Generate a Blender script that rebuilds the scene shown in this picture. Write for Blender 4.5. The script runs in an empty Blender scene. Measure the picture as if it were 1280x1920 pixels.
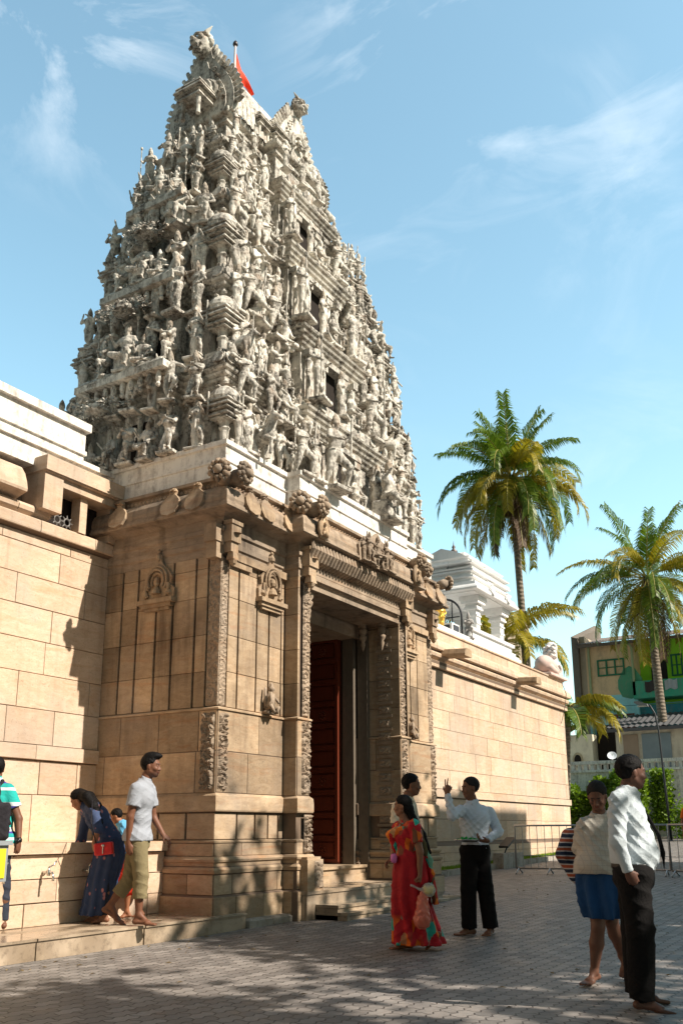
import bpy, math, random
import numpy as np
from mathutils import Vector, Matrix
R_ = math.radians
random.seed(7)
sc = bpy.context.scene
COL = sc.collection

# ---------------------------------------------------------------- camera
CAMZ = 1.2
cd = bpy.data.cameras.new("camera"); cam = bpy.data.objects.new("camera", cd); COL.objects.link(cam)
cd.sensor_fit = 'HORIZONTAL'; cd.sensor_width = 36.0; cd.lens = 36.0 * 1710.6 / 1280.0
cd.shift_x = 0.0; cd.shift_y = (1126.8 - 960.0) / 1280.0
cd.clip_start = 0.1; cd.clip_end = 3000
_y, _p, _r = R_(-58.69), R_(14.15), R_(-0.19)
_f = Vector((-math.sin(_y) * math.cos(_p), math.cos(_y) * math.cos(_p), math.sin(_p)))
_rt = Vector((math.cos(_y), math.sin(_y), 0)); _up = _rt.cross(_f)
_r2 = _rt * math.cos(_r) + _up * math.sin(_r); _u2 = _up * math.cos(_r) - _rt * math.sin(_r)
cam.matrix_world = Matrix(((_r2.x, _u2.x, -_f.x, 0), (_r2.y, _u2.y, -_f.y, 0), (_r2.z, _u2.z, -_f.z, CAMZ), (0, 0, 0, 1)))
sc.camera = cam

# ---------------------------------------------------------------- sun, sky, exposure
SUN = Vector((0.14, -1.0, 0.90)).normalized()          # direction towards the sun
sl = bpy.data.lights.new("sun", 'SUN'); so = bpy.data.objects.new("sun", sl); COL.objects.link(so)
sl.energy = 5.0; sl.angle = R_(0.55); sl.color = (1.0, 0.915, 0.80)
so.rotation_euler = SUN.to_track_quat('Z', 'Y').to_euler(); so.location = (0, -30, 40)
world = bpy.data.worlds.new("World"); sc.world = world; world.use_nodes = True
wt = world.node_tree; wt.nodes.clear()
def wn(t, **k):
    n = wt.nodes.new(t)
    for a, b in k.items(): setattr(n, a, b)
    return n
wo = wn('ShaderNodeOutputWorld'); bg = wn('ShaderNodeBackground'); sky = wn('ShaderNodeTexSky')
sky.sky_type = 'NISHITA'; sky.sun_disc = False
sky.sun_elevation = math.asin(SUN.z); sky.sun_rotation = math.atan2(SUN.x, SUN.y)
sky.air_density = 1.0; sky.dust_density = 0.9; sky.ozone_density = 1.0
bg.inputs['Strength'].default_value = 0.12
tc = wn('ShaderNodeTexCoord'); mp = wn('ShaderNodeMapping'); mp.inputs['Scale'].default_value = (2.2, 5.0, 7.0)
mp.inputs['Rotation'].default_value = (0.35, 0.5, 0.9)
nz = wn('ShaderNodeTexNoise'); nz.inputs['Scale'].default_value = 1.1; nz.inputs['Detail'].default_value = 9; nz.inputs['Roughness'].default_value = 0.62
nz.inputs['Distortion'].default_value = 1.1
n2 = wn('ShaderNodeTexNoise'); n2.inputs['Scale'].default_value = 2.3; n2.inputs['Detail'].default_value = 3
cr = wn('ShaderNodeValToRGB'); cr.color_ramp.elements[0].position = 0.50; cr.color_ramp.elements[1].position = 0.78
cr2 = wn('ShaderNodeValToRGB'); cr2.color_ramp.elements[0].position = 0.42; cr2.color_ramp.elements[1].position = 0.66
mu = wn('ShaderNodeMath', operation='MULTIPLY'); mx = wn('ShaderNodeMixRGB')
mx.inputs['Color2'].default_value = (8.5, 8.6, 8.6, 1)
mu2 = wn('ShaderNodeMath', operation='MULTIPLY'); mu2.inputs[1].default_value = 0.75
hs = wn('ShaderNodeMixRGB', blend_type='MULTIPLY'); hs.inputs['Fac'].default_value = 1.0
hs.inputs['Color2'].default_value = (1.26, 1.42, 1.12, 1)      # thin tropical haze lifts the blue
L = wt.links.new
L(tc.outputs['Generated'], mp.inputs['Vector']); L(mp.outputs['Vector'], nz.inputs['Vector']); L(tc.outputs['Generated'], n2.inputs['Vector'])
L(nz.outputs['Fac'], cr.inputs['Fac']); L(n2.outputs['Fac'], cr2.inputs['Fac'])
L(cr.outputs['Color'], mu.inputs[0]); L(cr2.outputs['Color'], mu.inputs[1]); sx_ = wn('ShaderNodeSeparateXYZ'); L(tc.outputs['Generated'], sx_.inputs[0]); ez = wn('ShaderNodeMapRange'); ez.inputs['From Min'].default_value = 0.52; ez.inputs['From Max'].default_value = 0.68; ez.inputs['To Min'].default_value = 0.12
L(sx_.outputs['Z'], ez.inputs['Value']); mpb = wn('ShaderNodeMapping'); mpb.inputs['Scale'].default_value = (5.0, 2.4, 6.0); mpb.inputs['Rotation'].default_value = (0.5, -0.3, 0.25); mpb.inputs['Location'].default_value = (6.3, 0, 0)
nzb = wn('ShaderNodeTexNoise'); nzb.inputs['Scale'].default_value = 1.25; nzb.inputs['Detail'].default_value = 10; nzb.inputs['Roughness'].default_value = 0.6; nzb.inputs['Distortion'].default_value = 1.3
crb = wn('ShaderNodeValToRGB'); crb.color_ramp.elements[0].position = 0.55; crb.color_ramp.elements[1].position = 0.80
db = wn('ShaderNodeVectorMath', operation='DOT_PRODUCT'); db.inputs[1].default_value = (0.52, -0.854, 0.0); L(tc.outputs['Generated'], db.inputs[0])
rb = wn('ShaderNodeMapRange'); rb.inputs['From Min'].default_value = -0.08; rb.inputs['From Max'].default_value = 0.04; L(db.outputs['Value'], rb.inputs['Value'])
mub = wn('ShaderNodeMath', operation='MULTIPLY'); mxa = wn('ShaderNodeMath', operation='ADD')
L(tc.outputs['Generated'], mpb.inputs['Vector']); L(mpb.outputs['Vector'], nzb.inputs['Vector']); L(nzb.outputs['Fac'], crb.inputs['Fac']); L(crb.outputs['Color'], mub.inputs[0]); L(rb.outputs[0], mub.inputs[1])
mub2 = wn('ShaderNodeMath', operation='MULTIPLY'); mub2.inputs[1].default_value = 0.55; L(mub.outputs[0], mub2.inputs[0])
L(mu.outputs[0], mxa.inputs[0]); L(mub2.outputs[0], mxa.inputs[1])
mu3 = wn('ShaderNodeMath', operation='MULTIPLY'); L(mxa.outputs[0], mu3.inputs[0]); L(ez.outputs[0], mu3.inputs[1]); L(mu3.outputs[0], mu2.inputs[0]); L(mu2.outputs[0], mx.inputs['Fac'])
# sky gain shaped by direction: bright in view, dimmed elsewhere to cut fill light
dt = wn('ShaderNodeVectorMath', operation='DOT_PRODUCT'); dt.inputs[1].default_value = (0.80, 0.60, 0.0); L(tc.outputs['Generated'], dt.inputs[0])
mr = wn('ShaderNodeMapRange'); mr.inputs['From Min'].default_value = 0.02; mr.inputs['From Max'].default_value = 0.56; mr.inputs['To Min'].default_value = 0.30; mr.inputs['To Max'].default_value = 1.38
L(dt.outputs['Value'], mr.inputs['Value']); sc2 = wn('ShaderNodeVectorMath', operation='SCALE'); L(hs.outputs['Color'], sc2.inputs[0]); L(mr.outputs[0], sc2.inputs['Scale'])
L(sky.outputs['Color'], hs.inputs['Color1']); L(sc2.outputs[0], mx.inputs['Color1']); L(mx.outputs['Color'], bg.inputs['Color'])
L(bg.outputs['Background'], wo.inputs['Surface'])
sc.view_settings.view_transform = 'Standard'; sc.view_settings.look = 'None'
sc.view_settings.exposure = 0.72; sc.view_settings.gamma = 1.0
sc.render.engine = 'CYCLES'; sc.cycles.max_bounces = 8; sc.cycles.diffuse_bounces = 4
# ---------------------------------------------------------------- materials
def hexc(r, g, b): return (r, g, b, 1.0)
class NT:
    def __init__(s, name):
        s.m = bpy.data.materials.new(name); s.m.use_nodes = True; s.t = s.m.node_tree; s.t.nodes.clear()
        s.out = s.t.nodes.new('ShaderNodeOutputMaterial'); s.b = s.t.nodes.new('ShaderNodeBsdfPrincipled')
        s.t.links.new(s.b.outputs['BSDF'], s.out.inputs['Surface'])
        s.tc = s.t.nodes.new('ShaderNodeTexCoord'); s.geo = s.t.nodes.new('ShaderNodeNewGeometry')
    def n(s, t, ins=None, **k):
        q = s.t.nodes.new(t)
        for a, b in k.items(): setattr(q, a, b)
        for a, b in (ins or {}).items(): s.set(q.inputs[a], b)
        return q
    def set(s, sock, v):
        if hasattr(v, 'is_output'): s.t.links.new(v, sock)
        else:
            if isinstance(v, tuple) and len(v) == 3 and sock.type == 'RGBA': v = v + (1.0,)
            sock.default_value = v
    def pos(s): return s.geo.outputs['Position']
    def obj(s): return s.tc.outputs['Object']
    def map(s, v, scale=(1, 1, 1), rot=(0, 0, 0), loc=(0, 0, 0)):
        return s.n('ShaderNodeMapping', {'Vector': v, 'Scale': scale, 'Rotation': rot, 'Location': loc}).outputs[0]
    def noise(s, v, scale, detail=4, rough=0.55, dist=0.0):
        return s.n('ShaderNodeTexNoise', {'Vector': v, 'Scale': scale, 'Detail': detail, 'Roughness': rough, 'Distortion': dist}).outputs['Fac']
    def ramp(s, f, *st):
        q = s.n('ShaderNodeValToRGB', {'Fac': f}); e = q.color_ramp.elements
        while len(e) < len(st): e.new(0.5)
        for a, (p, c) in zip(e, st):
            a.position = p; a.color = c if len(c) == 4 else tuple(c) + (1,)
        return q.outputs['Color']
    def mask(s, f, a, b):
        q = s.n('ShaderNodeMapRange', {'Value': f, 'From Min': a, 'From Max': b}); q.clamp = True
        return q.outputs[0]
    def math(s, op, a, b=0.0, c=None):
        d = {0: a, 1: b}
        if c is not None: d[2] = c
        return s.n('ShaderNodeMath', d, operation=op).outputs[0]
    def mix(s, f, a, b, bt='MIX'):
        q = s.n('ShaderNodeMixRGB', blend_type=bt); s.set(q.inputs['Fac'], f); s.set(q.inputs['Color1'], a); s.set(q.inputs['Color2'], b)
        return q.outputs['Color']
    def attr(s, name, out='Fac'): return s.n('ShaderNodeAttribute', attribute_name=name).outputs[out]
    def bump(s, h, strength=0.4, dist=0.02):
        q = s.n('ShaderNodeBump', {'Height': h, 'Strength': strength, 'Distance': dist}); s.set(s.b.inputs['Normal'], q.outputs[0])
    def sep(s, v):
        q = s.n('ShaderNodeSeparateXYZ', {0: v}); return q.outputs
    def comb(s, x, y, z): return s.n('ShaderNodeCombineXYZ', {0: x, 1: y, 2: z}).outputs[0]
    def fin(s, col=None, rough=0.8, metal=0.0, spec=None):
        if col is not None: s.set(s.b.inputs['Base Color'], col)
        s.set(s.b.inputs['Roughness'], rough); s.set(s.b.inputs['Metallic'], metal)
        if spec is not None: s.set(s.b.inputs['Specular IOR Level'], spec)
        return s.m

def m_plain(name, col, rough=0.7, metal=0.0, var=0.15, scale=6.0, bump=0.0, spec=0.3):
    t = NT(name); n = t.noise(t.pos(), scale, 5)
    c = t.mix(n, tuple(x * (1 - var) for x in col) + (1,), tuple(min(1, x * (1 + var)) for x in col) + (1,))
    if bump: t.bump(t.noise(t.pos(), scale * 6, 4), bump, 0.01)
    return t.fin(c, rough, metal, spec)

def m_stone(name, c0, c1, streak, dark, grime=0.5, vs=1.0, blk=0.35):
    t = NT(name); P = t.pos()
    long = t.noise(t.map(P, (2.2, 2.2, 6.5)), 1.5 * vs, 7, 0.68, 1.1)
    fine = t.noise(t.map(P, (7, 7, 15)), 3.0 * vs, 6, 0.72, 0.8)
    big = t.noise(P, 0.9 * vs, 5, 0.6)
    c = t.mix(t.mask(long, 0.35, 0.68), c0, c1)
    orange = t.noise(t.map(P, (0.8, 0.8, 6), loc=(3, 8, 1)), 1.1 * vs, 5, 0.6, 1.2)
    c = t.mix(t.math('MULTIPLY', t.mask(orange, 0.56, 0.72), 0.55), c, streak)
    c = t.mix(t.math('MULTIPLY', t.mask(fine, 0.50, 0.70), 0.42), c, tuple(x * 0.55 for x in c0[:3]) + (1,))
    gr_ = t.noise(t.map(P, loc=(4, 7, 2)), 0.8 * vs, 5, 0.65); c = t.mix(t.math('MULTIPLY', t.mask(gr_, 0.48, 0.66), 0.5), c, (c0[0] * 0.82, c0[0] * 0.70, c0[0] * 0.60, 1))
    b = t.attr('blk'); br = t.n('ShaderNodeMapRange', {'Value': b, 'To Min': 1.0 - blk, 'To Max': 1.0 + blk * 0.35}).outputs[0]
    c = t.mix(1.0, c, t.comb(br, br, br), 'MULTIPLY')
    # weather stains: blotches and drips running down, more of them in the higher courses
    z = t.sep(P)[2]
    drip = t.noise(t.map(P, (5, 5, 0.55), loc=(1.7, 0, 0)), 1.0, 5, 0.6)
    st = t.math('MULTIPLY', t.mask(drip, 0.50, 0.70), t.mask(z, 0.5, 5.6))
    st2 = t.math('MULTIPLY', t.mask(big, 0.46, 0.70), 0.55)
    s = t.math('MINIMUM', t.math('MULTIPLY', t.math('ADD', t.math('MULTIPLY', st, 0.8), st2), grime), 0.9)
    c = t.mix(s, c, dark)
    pits = t.noise(P, 38, 3, 0.7); pm = t.mask(pits, 0.30, 0.38)
    c = t.mix(t.math('MULTIPLY', t.math('SUBTRACT', 1.0, pm), 0.45), c, dark)
    h = t.math('ADD', t.math('MULTIPLY', fine, 0.5), t.math('MULTIPLY', pm, 0.5))
    t.bump(h, 0.45, 0.012)
    return t.fin(c, 0.86, 0, 0.25)

def m_plaster(name, base, dark, brown, amt=0.6, rnd=True, sc_=1.0, vc=False):
    t = NT(name); P = t.pos(); big = t.noise(P, 1.3 * sc_, 6, 0.65); fine = t.noise(P, 9 * sc_, 6, 0.7)
    drip = t.noise(t.map(P, (5.5, 5.5, 0.9)), 1.2 * sc_, 5, 0.65)
    c = t.mix(t.mask(big, 0.35, 0.7), base, tuple(x * 0.86 for x in base[:3]) + (1,))
    if vc: c = t.mix(1.0, c, t.attr('Col', 'Color'), 'MULTIPLY')
    s1 = t.math('MULTIPLY', t.math('MULTIPLY', t.mask(drip, 0.44, 0.64), t.mask(fine, 0.38, 0.58)), min(amt, .95))
    c = t.mix(s1, c, dark)
    if amt > 1.1:      # patches of black mould
        mo = t.noise(t.map(P, loc=(2, 5, 9)), 1.7, 4, 0.6); ms = t.noise(P, 17, 4, 0.75); c = t.mix(t.math('MULTIPLY', t.math('MULTIPLY', t.mask(mo, 0.44, 0.60), t.mask(ms, 0.42, 0.60)), 0.85), c, (0.055, 0.047, 0.04, 1))
    br = t.noise(t.map(P, loc=(9, 2, 4)), 3.1 * sc_, 5, 0.7)
    c = t.mix(t.math('MULTIPLY', t.mask(br, 0.54, 0.70), min(.8, amt * 0.55)), c, brown)
    if rnd:
        q = t.n('ShaderNodeObjectInfo'); r = t.n('ShaderNodeMapRange', {'Value': q.outputs['Random'], 'To Min': 0.80, 'To Max': 1.04}).outputs[0]
        c = t.mix(1.0, c, t.comb(r, r, r), 'MULTIPLY')
    sp = t.noise(t.map(P, (1, 1, .6)), 13 * sc_, 4, 0.75); c = t.mix(t.math('MULTIPLY', t.mask(sp, 0.53, 0.66), amt * 0.55), c, tuple(x * 1.6 for x in dark[:3]) + (1,))
    t.bump(t.math('ADD', fine, t.math('MULTIPLY', t.noise(P, 45, 3), 0.4)), 0.35, 0.012)
    return t.fin(c, 0.85, 0, 0.25)

M = {}
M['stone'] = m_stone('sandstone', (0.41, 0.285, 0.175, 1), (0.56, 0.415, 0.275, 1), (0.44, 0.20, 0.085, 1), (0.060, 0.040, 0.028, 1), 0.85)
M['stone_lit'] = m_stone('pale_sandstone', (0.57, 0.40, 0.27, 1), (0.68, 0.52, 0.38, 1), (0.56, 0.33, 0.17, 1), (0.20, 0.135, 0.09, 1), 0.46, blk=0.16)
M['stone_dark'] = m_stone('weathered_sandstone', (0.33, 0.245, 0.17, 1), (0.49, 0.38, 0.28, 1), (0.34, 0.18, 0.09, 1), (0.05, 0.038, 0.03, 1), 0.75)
M['joint'] = m_plain('joint_mortar', (0.17, 0.12, 0.085), 0.95, scale=20)
M['plaster'] = m_plaster('sculpture_plaster', (0.76, 0.71, 0.62, 1), (0.06, 0.05, 0.042, 1), (0.24, 0.15, 0.09, 1), 1.35)
M['statue'] = m_plaster('sculpted_figure_plaster', (0.80, 0.745, 0.65, 1), (0.06, 0.05, 0.042, 1), (0.24, 0.15, 0.09, 1), 1.2, vc=True)
M['white'] = m_plaster('whitewash', (0.80, 0.765, 0.70, 1), (0.16, 0.13, 0.11, 1), (0.42, 0.27, 0.18, 1), 0.62, False)
M['cleanwhite'] = m_plaster('fresh_whitewash', (0.83, 0.82, 0.80, 1), (0.50, 0.48, 0.46, 1), (0.7, 0.66, 0.62, 1), 0.25, False)
M['dark'] = m_plain('interior_shade', (0.02, 0.015, 0.012), 0.95)  # near-black colour stands in for the shade inside openings

# ---------------------------------------------------------------- mesh builder
S_ = 0.869   # temple measured in its own units, scaled about the eye point's ground plan
def B2W(v): return (v[0] * S_, v[1] * S_, CAMZ + (v[2] - CAMZ) * S_)
class MB:
    def __init__(s, B=False): s.v = []; s.f = []; s.k = []; s.blk = []; s.B = B; s.cur = 0.5
    def add(s, vs, fs, k=0):
        o = len(s.v); s.v += [tuple(p) for p in vs]
        for f in fs: s.f.append(tuple(i + o for i in f)); s.k.append(k); s.blk.append(s.cur)
    def box(s, x0, x1, y0, y1, z0, z1, k=0, taper=0.0):
        t = taper
        vs = [(x0, y0, z0), (x1, y0, z0), (x1, y1, z0), (x0, y1, z0), (x0 + t, y0 + t, z1), (x1 - t, y0 + t, z1), (x1 - t, y1 - t, z1), (x0 + t, y1 - t, z1)]
        s.add(vs, [(3, 2, 1, 0), (4, 5, 6, 7), (0, 1, 5, 4), (1, 2, 6, 5), (2, 3, 7, 6), (3, 0, 4, 7)], k)
    def obox(s, c, ux, uy, hx, hy, z0, z1, k=0, t=0.0):
        c = Vector(c); ux = Vector(ux); uy = Vector(uy); vs = []
        for z, q in ((z0, 0), (z1, t)):
            for a, b in ((-1, -1), (1, -1), (1, 1), (-1, 1)):
                p = c + ux * (a * (hx - q)) + uy * (b * (hy - q)); vs.append((p.x, p.y, z))
        s.add(vs, [(3, 2, 1, 0), (4, 5, 6, 7), (0, 1, 5, 4), (1, 2, 6, 5), (2, 3, 7, 6), (3, 0, 4, 7)], k)
    def sweep(s, path, prof, k=0, closed=False):
        n = len(path); nor = []
        for i in range(n if closed else n - 1):
            a = path[i]; b = path[(i + 1) % n]; d = Vector((b[0] - a[0], b[1] - a[1])).normalized(); nor.append(Vector((d.y, -d.x)))
        mit = []
        for i in range(n):
            if closed: a = nor[i - 1]; b = nor[i]
            else: a = nor[max(0, i - 1)]; b = nor[min(n - 2, i)]
            m = (a + b)
            m = m / max(0.2, (1 + a.dot(b)))
            mit.append(m)
        vs = []; m_ = len(prof)
        for i in range(n):
            for d, z in prof: vs.append((path[i][0] + mit[i].x * d, path[i][1] + mit[i].y * d, z))
        fs = []
        for i in range(n if closed else n - 1):
            j = (i + 1) % n
            for q in range(m_ - 1):
                fs.append((i * m_ + q, j * m_ + q, j * m_ + q + 1, i * m_ + q + 1))
        s.add(vs, fs, k)
    def lathe(s, c, prof, n=12, k=0, sx=1.0, sy=1.0, rot=0.0, cap=True):
        vs = []; m_ = len(prof)
        for r, z in prof:
            for i in range(n):
                a = 2 * math.pi * i / n + rot
                vs.append((c[0] + r * math.cos(a) * sx, c[1] + r * math.sin(a) * sy, c[2] + z))
        fs = []
        for q in range(m_ - 1):
            for i in range(n):
                j = (i + 1) % n; fs.append((q * n + i, q * n + j, (q + 1) * n + j, (q + 1) * n + i))
        if cap: fs.append(tuple(range((m_ - 1) * n, m_ * n))); fs.append(tuple(reversed(range(n))))
        s.add(vs, fs, k)
    def tube(s, pts, rad, n=8, k=0, cap=True):
        pts = [Vector(p) for p in pts]
        if not hasattr(rad, '__len__'): rad = [rad] * len(pts)
        vs = []; ref = Vector((0, 0, 1))
        d0 = (pts[1] - pts[0]).normalized()
        if abs(d0.z) > 0.9: ref = Vector((1, 0, 0))
        u = d0.cross(ref).normalized()
        for i, p in enumerate(pts):
            d = (pts[min(i + 1, len(pts) - 1)] - pts[max(i - 1, 0)]).normalized()
            u = (u - d * u.dot(d)).normalized(); w = d.cross(u)
            for j in range(n):
                a = 2 * math.pi * j / n; q = p + (u * math.cos(a) + w * math.sin(a)) * rad[i]; vs.append(tuple(q))
        fs = []
        for i in range(len(pts) - 1):
            for j in range(n):
                j2 = (j + 1) % n; fs.append((i * n + j, i * n + j2, (i + 1) * n + j2, (i + 1) * n + j))
        if cap: fs.append(tuple(reversed(range(n)))); fs.append(tuple(range((len(pts) - 1) * n, len(pts) * n)))
        s.add(vs, fs, k)
    def plate(s, poly, o, u, v, w, th, k=0):
        """polygon (a,b) laid out at o + a*u + b*v, thickness th along w"""
        o, u, v, w = map(Vector, (o, u, v, w)); n = len(poly)
        vs = [tuple(o + u * a + v * b) for a, b in poly] + [tuple(o + u * a + v * b + w * th) for a, b in poly]
        fs = [tuple(reversed(range(n))), tuple(range(n, 2 * n))] + [(i, (i + 1) % n, n + (i + 1) % n, n + i) for i in range(n)]
        s.add(vs, fs, k)
    def field(s, o, u, v, w, nu, nv, fn, k=0):
        """height field patch; fn(a,b in 0..1) gives height along w"""
        o, u, v, w = map(Vector, (o, u, v, w)); vs = []
        for j in range(nv + 1):
            for i in range(nu + 1):
                a = i / nu; b = j / nv; e = 0 if (i in (0, nu) or j in (0, nv)) else fn(a, b)
                vs.append(tuple(o + u * a + v * b + w * e))
        s.add(vs, [(j * (nu + 1) + i, j * (nu + 1) + i + 1, (j + 1) * (nu + 1) + i + 1, (j + 1) * (nu + 1) + i) for j in range(nv) for i in range(nu)], k)
    def mesh(s, name, mats):
        me = bpy.data.meshes.new(name); vs = [B2W(p) for p in s.v] if s.B else s.v
        me.from_pydata(vs, [], s.f)
        for m in mats: me.materials.append(m)
        me.polygons.foreach_set('material_index', s.k)
        a = me.attributes.new('blk', 'FLOAT', 'FACE'); a.data.foreach_set('value', s.blk)
        me.update(); return me
    def obj(s, name, mats, parent=None, smooth=False, loc=None, rec=True):
        if not isinstance(mats, (list, tuple)): mats = [mats]
        me = s.mesh(name, mats)
        if rec:
            import bmesh
            bm = bmesh.new(); bm.from_mesh(me); bmesh.ops.recalc_face_normals(bm, faces=bm.faces); bm.to_mesh(me); bm.free()
        if smooth: me.polygons.foreach_set('use_smooth', [True] * len(me.polygons))
        o = bpy.data.objects.new(name, me); COL.objects.link(o)
        if loc: o.location = loc
        if parent: o.parent = parent
        return o
def tag(o, label=None, cat=None, group=None, kind=None):
    if label: o['label'] = label
    if cat: o['category'] = cat
    if group: o['group'] = group
    if kind: o['kind'] = kind
    return o
def thing(name, label, cat, group=None, loc=(0, 0, 0), rz=0.0):
    o = bpy.data.objects.new(name, None); COL.objects.link(o); o.location = loc; o.rotation_euler = (0, 0, rz)
    o.empty_display_size = 0.1
    return tag(o, label, cat, group)
def inst(me, name, parent=None, loc=(0, 0, 0), rz=0.0, s=1.0, rx=0.0, ry=0.0):
    o = bpy.data.objects.new(name, me); COL.objects.link(o); o.location = loc; o.rotation_euler = (rx, ry, rz)
    o.scale = (s, s, s) if not isinstance(s, tuple) else s
    if parent: o.parent = parent
    return o
def blocks(mb, o, u, n, length, courses, th=0.008, gap=0.014, wmin=0.5, wmax=1.3, seed=1, k=0, cuts=None):
    """ashlar plates on a wall face: o start, u along, n outward; courses = z levels"""
    rs = random.Random(seed); o = Vector(o); u = Vector(u); n = Vector(n)
    for c in range(len(courses) - 1):
        z0, z1 = courses[c], courses[c + 1]
        if cuts: xs = list(cuts)
        else:
            xs = [0.0]; x = rs.uniform(0.2, wmax)
            while x < length - 0.25: xs.append(x); x += rs.uniform(wmin, wmax)
            xs.append(length)
        for i in range(len(xs) - 1):
            a = xs[i] + gap * rs.uniform(.3, .8); b = xs[i + 1] - gap * rs.uniform(.3, .8); zz0 = z0 + gap * rs.uniform(.25, .8); zz1 = z1 - gap * rs.uniform(.25, .8); e = 0.005
            t2 = th * rs.uniform(0.55, 1.2); mb.cur = rs.random()
            vs = []
            for d, q in ((-0.02, 0), (t2 - e, 0), (t2, e)):
                for x, z in ((a + q, zz0 + q), (b - q, zz0 + q), (b - q, zz1 - q), (a + q, zz1 - q)):
                    p = o + u * x + n * d; vs.append((p.x, p.y, z))
            mb.add(vs, [(8, 9, 10, 11)] + [(i4, (i4 + 1) % 4, 4 + (i4 + 1) % 4, 4 + i4) for i4 in range(4)] + [(4 + i4, 4 + (i4 + 1) % 4, 8 + (i4 + 1) % 4, 8 + i4) for i4 in range(4)], k)
    mb.cur = 0.5
def scroll(a, b, L, W, seed=0):
    """carved foliage relief, L length and W width in metres"""
    x = (a - 0.5) * W; y = b * L; p = W * 1.35
    k = math.floor(y / p); yy = y - (k + 0.5) * p; xx = x - (0.18 * W if k % 2 else -0.18 * W)
    r = math.hypot(xx, yy) / W; th = math.atan2(yy, xx) * (1 if k % 2 else -1)
    v = 0.5 + 0.5 * math.sin(r * 17 - th * 1.0 + seed + k)
    v += 0.45 * math.sin(43 * a * W * 3 + 5 * math.sin(y * 31 + seed)) * math.cos(y * 57 + 3 * a + k)
    return max(0.0, min(1.0, v))
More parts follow.
